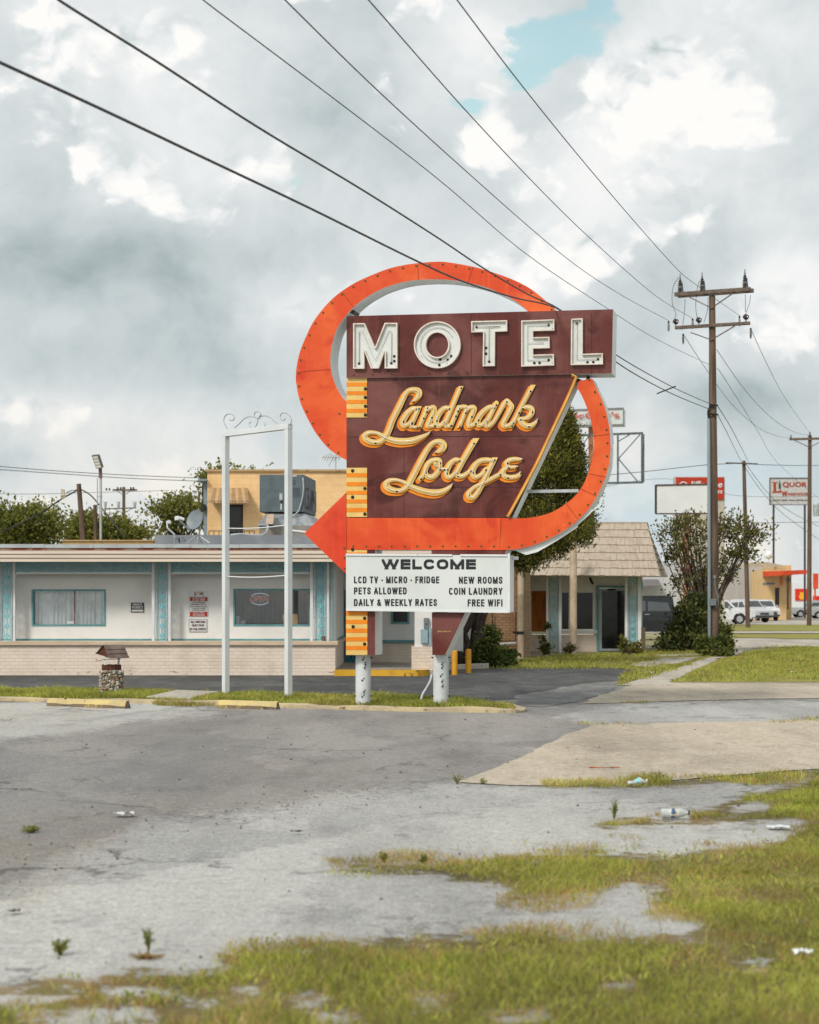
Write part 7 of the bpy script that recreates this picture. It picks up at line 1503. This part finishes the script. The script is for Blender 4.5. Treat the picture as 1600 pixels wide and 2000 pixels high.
m_or = mat('canopy_orange', C(232, 92, 50, .75), .5, C(216, 74, 40, .75), .6); mb = MB(); mb.hexa([W(1490, 1126, d-3), W(1576, 1121, d-2), W(1576, 1121, d+2), W(1490, 1126, d+2), W(1490, 1116, d-3), W(1576, 1113, d-2), W(1576, 1113, d+2), W(1490, 1116, d+2)]); mb.build('canopy', m_or, t)
mb = MB(); mb.box(X_(1514, d), X_(1521.5, d), d-.05, d-.003, Z_(1184, d), Z_(1148, d)); mb.build('window', m_dkglass, t); mb = MB(); mb.box(X_(1538, d), X_(1541, d), d+1.9, d+1.995, Z_(1180, d), Z_(1150, d)); mb.build('door', m_dkglass, t); mb = MB(); mb.box(X_(1525, d), X_(1527, d), d-.1, d-.003, Z_(1143, d), Z_(1126, d)); mb.build('downspout', m_or, t)
mb = MB(); mb.box(X_(1535, d-2), X_(1544, d-2), d-2.2, d-2, Z_(1136, d-2), Z_(1129, d-2)); mb.tube([W(1539, 1190, d-2), W(1539, 1125, d-2)], .08, 6); mb.build('small_sign', m_ins, t)
mb = MB(); mb.lathe([(.1, 0), (.35, .15), (.42, .4), (.35, .65), (.1, .8)], W(1501.5, 1092, 178), 14); mb.tube([W(1501.5, 1100, 178), W(1501.5, 1091, 178)], .06, 6); tag(mb.build('globe_lamp', mat('globe_white', (.72, .72, .72, 1), .4), smooth=True), 'round white globe lamp above the corner store roof', 'lamp')
t = thing('red_building', 'red and white drive-in building at the right edge behind the silver cars', 'building', (X_(1590, 260), 260, 0)); d = 260
mb = MB(); mb.box(X_(1548, d), X_(1680, d), d, d+15, 0, Z_(1139, d)); mb.build('wall', m_swht, t); mb = MB(); mb.box(X_(1553, d), X_(1576, d), d-.15, d-.01, Z_(1173, d), Z_(1150, d)); mb.box(X_(1588, d), X_(1680, d), d-.15, d-.01, Z_(1173, d), Z_(1164, d)); pn = mb.build('banner', mat('banner_red', C(222, 50, 28, .8), .5), t)
fl_ = [(1563, 1171), (1560, 1165), (1563, 1160), (1562, 1155), (1567, 1158), (1571, 1154), (1570, 1161), (1574, 1164), (1572, 1171)]; mb = MB(); mb.loops([[fl_]], lambda x, y: W(x, y, d-.2), (0, 0, 0)); mb.build('flame_emblem', mat('flame_yellow', C(244, 176, 50, .85), .5), pn, recalc=False)
mb = MB(); mb.box(X_(1588, d-20), X_(1597, d-20), d-20.5, d-20, Z_(1150, d-20), Z_(1120, d-20)); mb.tube([W(1592, 1200, d-20), W(1592, 1120, d-20)], .12, 6); mb.build('flag_banner', m_or, t)

# ================================================================= VEHICLES
def car(name, label, pos, yaw, kind, body_m, L=4.8, Wd=1.85):
    t = thing(name, label, 'car' if kind == 'sedan' else ('pickup' if kind == 'pickup' else 'SUV'), (0, 0, 0), 'parked vehicles in the right background')
    h = L/2
    if kind == 'sedan': prof = [(-h, .35), (-h, .75), (-h+.25, .92), (-h+.9, .98), (-h+1.5, 1.38), (-.1, 1.45), (.75, 1.36), (1.35, .98), (h-.3, .86), (h, .68), (h, .32)]; win = [(-h+1.05, 1.0), (-h+1.55, 1.33), (-.1, 1.39), (.68, 1.31), (1.18, 1.0)]; roof_h = 1.45
    elif kind == 'suv': prof = [(-h, .42), (-h, .9), (-h+.12, 1.15), (-h+.35, 1.82), (-h+.7, 1.9), (.3, 1.9), (.75, 1.8), (1.35, 1.2), (h-.35, 1.12), (h-.02, .95), (h, .42)]; win = [(-h+.5, 1.22), (-h+.62, 1.74), (.28, 1.78), (.68, 1.7), (1.12, 1.22)]
    else: prof = [(-h, .5), (-h, 1.12), (-.75, 1.12), (-.7, 1.2), (-.62, 1.85), (-.4, 1.92), (.7, 1.92), (1.0, 1.84), (1.55, 1.24), (h-.3, 1.14), (h, .98), (h, .48)]; win = [(-.52, 1.26), (-.44, 1.76), (.68, 1.80), (.93, 1.74), (1.36, 1.26)]
    R = .36 if kind == 'sedan' else .40; wx = (-h+.95 if kind != 'pickup' else -h+1.05, h-.92)
    arch = lambda cx: [(cx+(R+.07)*math.cos(a), R+(R+.07)*math.sin(a)) for a in np.linspace(math.pi*1.02, -.02*math.pi, 11)]
    outl = prof+[p for p in arch(wx[1])[::-1]]+[p for p in arch(wx[0])[::-1]]
    mb = MB(); mb.loops([[outl]], lambda x, z: (x, -Wd/2, z), (0, Wd, 0))
    # tuck the cabin in
    mb.v = [(x, y*(1-.16*max(0, min(1, (z-1.0)/.8))), z) for x, y, z in mb.v]
    b = mb.build('body', body_m, t, smooth=.5, bevel=.03)
    tk = lambda x, z, s: (x, s*(Wd/2*(1-.16*max(0, min(1, (z-1.0)/.8)))+.006), z)
    mid = sum(p[0] for p in win)/len(win)+.1
    mb = MB()
    for s_ in (-1, 1):
        zb_, = (win[0][1],)
        top_ = lambda x: np.interp(x, [p[0] for p in win[:4]]+[win[4][0]], [p[1] for p in win])
        for xa, xb in ((win[0][0], mid-.05), (mid+.05, win[4][0])):
            xs_ = np.linspace(xa, xb, 7); pl = [(x, max(zb_+.01, float(top_(x)))) for x in xs_]+[(xb, zb_), (xa, zb_)]
            mb.loops([[pl]], lambda x, z: tk(x, z, s_), (0, 0, 0))
    # windscreen and rear glass
    fp = prof[-5:-2] if kind != 'sedan' else prof[6:8]
    ws = (prof[6], prof[7]) if kind == 'sedan' else ((prof[6], prof[7]) if kind == 'suv' else (prof[7], prof[8]))
    rs = (prof[3], prof[4]) if kind == 'sedan' else ((prof[2], prof[3]) if kind == 'suv' else (prof[3], prof[4]))
    for (a, c_), dx in ((ws, .012), (rs, -.012)):
        p0 = (a[0]+(c_[0]-a[0])*.1+dx, a[1]+(c_[1]-a[1])*.1+.006); p1 = (a[0]+(c_[0]-a[0])*.9+dx, a[1]+(c_[1]-a[1])*.9+.006); yy = lambda z: (Wd/2*(1-.16*max(0, min(1, (z-1.0)/.8))))*.88
        mb.add([(p0[0], -yy(p0[1]), p0[1]), (p0[0], yy(p0[1]), p0[1]), (p1[0], yy(p1[1]), p1[1]), (p1[0], -yy(p1[1]), p1[1])], [(0, 1, 2, 3)])
    mb.build('window', m_carglass, b, recalc=False)
    m_tyre = mat('tyre', (.02, .02, .022, 1), .85); m_alloy = mat('alloy', (.5, .5, .52, 1), .35, metal=.6)
    for x in wx:
        for s_ in (-1, 1):
            c = (x, s_*(Wd/2-.12), R); mb = MB(); mb.lathe([(R*.62, -.11), (R*.93, -.12), (R, -.07), (R, .07), (R*.93, .12), (R*.62, .11)], c, 22, 0, (0, 1, 0)); w_ = mb.build('wheel', m_tyre, t, smooth=.6)
            mb = MB(); mb.lathe([(R*.6, -.06), (R*.6, .128), (R*.5, .118)], c, 18, 0, (0, s_, 0))
            for k in range(6): a = k*math.pi/3; mb.bar((c[0], c[1]+s_*.125, c[2]), (c[0]+R*.55*math.cos(a), c[1]+s_*.13, c[2]+R*.55*math.sin(a)), .03, .08)
            mb.build('rim', m_alloy, w_)
    mb = MB(); zl = .82 if kind != 'sedan' else .66
    mb.box(h-.06, h+.012, -Wd/2+.1, -Wd/2+.42, zl, zl+.16); mb.box(h-.06, h+.012, Wd/2-.42, Wd/2-.1, zl, zl+.16); mb.build('headlight', mat('lamp_clear', (.6, .6, .6, 1), .15, spec=.6), b)
    mb = MB(); mb.box(-h-.012, -h+.06, -Wd/2+.05, -Wd/2+.25, zl, zl+.28); mb.box(-h-.012, -h+.06, Wd/2-.25, Wd/2-.05, zl, zl+.28); mb.build('tail_light', mat('lamp_red', (.35, .02, .015, 1), .2), b)
    mb = MB(); mb.box(h-.02, h+.03, -Wd/2+.05, Wd/2-.05, .42, .6); mb.box(h-.03, h+.015, -.45, .45, .64, .82); mb.box(-h-.03, -h+.02, -Wd/2+.05, Wd/2-.05, .45, .62); mb.build('bumper', m_trim, b)
    mb = MB()
    for s_ in (-1, 1):
        mb.box(mid-.12, mid+.08, s_*Wd/2-.012, s_*Wd/2+.012, .98 if kind == 'sedan' else 1.10, 1.01 if kind == 'sedan' else 1.13); mb.box(mid+.98, mid+1.12, s_*(Wd/2+.06)-.09, s_*(Wd/2+.06)+.09, win[0][1], win[0][1]+.17)
    mb.build('handle', m_alloy, b)
    t.location = pos; t.rotation_euler = (0, 0, yaw); return t
m_carglass = mat('car_glass', (.035, .04, .045, 1), .03, spec=1.0); m_trim = mat('trim_dark', (.05, .05, .055, 1), .6)
m_cw = mat('car_white', (.62, .63, .64, 1), .3, spec=.5); m_cs2 = mat('car_pearl', (.52, .53, .55, 1), .3, spec=.5); m_cs = mat('car_silver', (.40, .41, .42, 1), .3, metal=.3); m_cd = mat('car_slate', (.013, .016, .019, 1), .3, (.017, .02, .023, 1), 1, spec=.35)
def gp(px, d): return (X_(px, d), d, 0)
dk = car('pickup_truck', 'dark slate crew cab pickup parked right of the shingled building', gp(1282, 80), math.pi-.03, 'pickup', m_cd, 5.2, 1.95)
car('suv_car', 'white vehicle side-on with an alloy front wheel, right of the tall utility pole', gp(1401, 140.5), -.06, 'suv', m_cw, 5.0, 1.95)
car('pickup_truck', 'pale pickup partly hidden behind the leaning pole', gp(1451, 153), -1.05, 'pickup', m_cs2, 5.4, 1.95)
car('pickup_truck', 'white pickup facing the camera beside the cream store', gp(1486, 167), -1.45, 'pickup', m_cw, 5.3, 1.9)
car('pickup_truck', 'silver pickup with its bed showing left of the rightmost pole', gp(1538, 225), math.pi-.05, 'pickup', m_cs, 5.6, 1.95) if False else car('pickup_truck', 'silver pickup bed showing left of the rightmost pole', gp(1590, 205), .04, 'pickup', m_cs, 5.6, 1.95)
car('sedan_car', 'silver sedan parked at the right edge behind the rightmost pole', gp(1622, 190), .0, 'sedan', m_cs, 4.7, 1.8)
tl_ = MB(); tl_.hexa([W(1500, 1203, 163), W(1514, 1201, 163), W(1514, 1201, 164.5), W(1500, 1203, 164.5), W(1500, 1194, 163), W(1506, 1192, 163), W(1506, 1192, 164.5), W(1500, 1194, 164.5)]); tl_.bar(W(1513, 1203, 163), W(1516, 1195, 163), .12, .3); tag(tl_.build('trailer_hitch', m_trim), 'small dark trailer tongue on the ground right of the white pickup', 'trailer')

# ================================================================= LITTER AND LONE WEEDS
def bottle(name, label, px, py, ang, Ls, rad, m_b, m_l, m_c, crush=0):
    c = G(px, py); t = thing(name, label, 'bottle', c, 'discarded plastic bottles')
    ax = Vector((math.cos(ang), math.sin(ang), .03)); s = Ls; P = [(rad*.8, 0), (rad, .03*s), (rad, .25*s), (rad*.92, .28*s), (rad, .31*s), (rad, .62*s), (rad*.9, .68*s), (rad*.7, .8*s), (rad*.42, .9*s), (rad*.4, .94*s)]
    o = c+Vector((0, 0, rad+.016))-ax*s/2
    mb = MB(); mb.lathe(P, o, 18, 0, ax)
    if crush: mb.v = [(v[0], v[1], c.z+.016+(v[2]-c.z-.016)*(1-crush*(.5+.5*math.sin(v[0]*40)))) for v in mb.v]
    b = mb.build('body', m_b, t, smooth=.8)
    mb = MB(); mb.lathe([(rad*1.02, .33*s), (rad*1.02, .6*s)], o, 18, 0, ax)
    if crush: mb.v = [(v[0], v[1], c.z+.017+(v[2]-c.z-.016)*(1-crush*(.5+.5*math.sin(v[0]*40)))) for v in mb.v]
    mb.build('label_wrap', m_l, b, smooth=.8); mb = MB(); mb.lathe([(rad*.46, .94*s), (rad*.46, 1.0*s)], o, 12, 0, ax); mb.build('cap', m_c, b)
m_pet = glass_mat('clear_plastic', (.80, .84, .85, 1), .16, .12)
bottle('plastic_bottle', 'clear plastic bottle with a blue label and dark cap lying in the grass', 1319, 1602, .05, .212, .036, mat('cloudy_plastic', (.52, .54, .54, 1), .3, (.40, .42, .42, 1), 14), mat('label_blue', C(60, 100, 140, .7), .5, C(226, 220, 200, .7), 30, .5, .54, col3=C(230, 190, 60, .7), scale3=20, lo3=.6, hi3=.62), m_black)
bottle('plastic_bottle', 'crushed clear bottle with a pale aqua label beside the concrete edge', 1245, 1537, .12, .175, .034, mat('cloudy_plastic', (.5, .5, .5, 1)), mat('label_aqua', C(150, 214, 222, .75), .5, C(200, 230, 234, .75), 20), m_swht, .5)
def scrap(name, label, px, py, sx, sy, m, seed, cat='litter', lift=.02):
    c = G(px, py, 0); r_ = random.Random(seed); n = 9; mb = MB(); vs = []
    for i in range(n+1):
        for k in range(4): vs.append((c.x+(i/n-.5)*sx+r_.uniform(-.006, .006), c.y+(k/3-.5)*sy+r_.uniform(-.01, .01), .018+lift*(.25+.75*abs(math.sin(i*.55+k*.8+seed)))*r_.uniform(.6, 1)))
    mb.add(vs, [(i*4+k, i*4+k+1, (i+1)*4+k+1, (i+1)*4+k) for i in range(n) for k in range(3)]); return tag(mb.build(name, m, recalc=False), label, cat, None)
m_pap = mat('paper_white', (.66, .68, .69, 1), .7)
scrap('paper_scrap', 'crumpled white wrapper on the dark asphalt at the left', 243, 1597, .15, .10, m_pap, 1, lift=.03); scrap('paper_scrap', 'white torn paper on the grey paving right of the blue labelled bottle', 1520, 1622, .16, .10, m_pap, 2); scrap('paper_scrap', 'white cup lid lying in the foreground grass near the right edge', 1569, 1874, .085, .05, m_pap, 3, lift=.035)
scrap('paper_scrap', 'white rag on the turf left of the sidewalk', 1271, 1317, .34, .25, m_pap, 4, lift=.05); scrap('cloth_scrap', 'small red cloth at the edge of the right lawn', 1424, 1289, .75, .3, mat('red_cloth', C(180, 64, 34, .7), .8), 5, lift=.05); scrap('cloth_scrap', 'tiny red scrap farther along the lawn edge', 1449, 1282, .35, .2, mat('red_cloth', C(180, 64, 34, .7), .8), 6, lift=.03)
scrap('paper_scrap', 'tiny white scrap on the right lawn', 1550, 1315, .16, .14, m_pap, 7, lift=.03); scrap('wood_chip', 'thin brown stick on the beige concrete', 1180, 1505, .30, .03, mat('rust_stick', C(190, 110, 70, .6), .8), 8); scrap('wood_chip', 'short dark twig on the pale paving', 580, 1631, .09, .03, m_bark, 9)
scrap('leather_scrap', 'small black scrap on the paving at the far left', 28, 1788, .055, .05, m_black, 10, lift=.015)
def weed(label, px, py, h, n, sp, seed, cols, name='weed'):
    c = G(px, py); t = thing(name, label, 'weed', c, 'lone weeds in the paving'); rr_ = random.Random(seed); mb = MB(); P = []; U = []
    for k in range(n):
        a = rr_.random()*6.28; l = rr_.uniform(.2, 1)*sp; hh = h*rr_.uniform(.45, 1); tip = c+Vector((math.cos(a)*l, math.sin(a)*l, hh))
        pts = [c+(tip-c)*t_+Vector((0, 0, .25*hh*math.sin(math.pi*t_))) for t_ in np.linspace(0, 1, 6)]; mb.tube(pts, [.0022*(1-t_*.7) for t_ in np.linspace(0, 1, 6)], 4, caps=False)
        for q in range(16): t_ = rr_.uniform(.2, 1); p = c+(tip-c)*t_+Vector((0, 0, .25*hh*math.sin(math.pi*t_))); P.append(p+Vector((rr_.gauss(0, .004), rr_.gauss(0, .004), rr_.gauss(0, .004)))); U.append(Vector((math.cos(a+rr_.uniform(-1, 1)), math.sin(a+rr_.uniform(-1, 1)), .6)))
    mb.build('stem', mat('weed_stem', (.12, .12, .03, 1), .8), t, recalc=False); leaf_mesh('foliage', np.array([tuple(p) for p in P]), np.array([tuple(p) for p in U]), .015, palette(len(P), cols, seed), seed, t, 2.8)
WG = [(.20, .23, .05), (.27, .28, .07), (.14, .17, .035), (.34, .31, .10)]; WR = [(.42, .22, .09), (.34, .19, .08), (.28, .25, .08)]
weed('bushy green weed at the lower left on bare paving', 118, 1868, .075, 40, .045, 1, WG); weed('tall thin weed with a reddish base right of the bushy one', 290, 1862, .14, 14, .03, 2, WG); weed('low reddish weed at the foot of the tall thin one', 285, 1874, .025, 30, .09, 3, WR)
weed('feathery tall weed left of the blue labelled bottle', 1200, 1603, .17, 22, .05, 4, WG); weed('small weed at the left corner of the beige concrete', 893, 1533, .10, 12, .06, 5, WG); weed('tiny weed right of the concrete corner', 945, 1533, .06, 8, .04, 6, WG); weed('weed tuft on the left tip of the foreground turf', 828, 1690, .07, 20, .05, 7, WG)
weed('low green tuft on the dark asphalt at the left edge', 62, 1628, .05, 40, .09, 8, WG); weed('pale weed sprig on the turf tip left of the middle', 750, 1686, .07, 14, .04, 9, WG); weed('weed at the beige concrete edge beside the crushed bottle', 1285, 1524, .09, 16, .10, 10, WG)
st = MB(); rr = random.Random(12)
for i in range(170):
    u_ = rr.random(); py = 1400+(600)*u_**1.3; px = rr.uniform(-60, 1660); c = G(px, py); s_ = rr.uniform(.003, .009)*(1.4 if py < 1600 else 1)
    b = len(st.v); k = [c+Vector((rr.uniform(-1, 1)*s_, rr.uniform(-1, 1)*s_, .012)) for _ in range(5)]; st.hexa([c+Vector((sx*s_*rr.uniform(.6, 1.2), sy*s_*rr.uniform(.6, 1.2), z*s_*rr.uniform(.7, 1.2)+.006)) for z in (0, 1.1) for sx, sy in ((-1, -1), (1, -1), (1, 1), (-1, 1))], 0 if rr.random() < .6 else 1)
edge_ = smooth_path([(0, 1700), (80, 1672), (160, 1650), (285, 1600), (440, 1588), (565, 1573), (640, 1550), (750, 1542), (900, 1532)], 8)
for i in range(300):
    q = edge_[rr.randrange(len(edge_))]; c = G(q[0]+rr.gauss(0, 50), max(1405, q[1]+rr.gauss(4, 20))); s_ = .0022+.006*rr.random()**3
    st.hexa([c+Vector((sx*s_*rr.uniform(.6, 1.2), sy*s_*rr.uniform(.6, 1.2), z*s_*rr.uniform(.7, 1.2)+.006)) for z in (0, 1.1) for sx, sy in ((-1, -1), (1, -1), (1, 1), (-1, 1))], 0 if rr.random() < .75 else 1)
struct(st.build('gravel', [mat('gravel_dark', (.13, .11, .095, 1), .9), mat('gravel_pale', (.38, .36, .33, 1), .9)]), 'stuff')
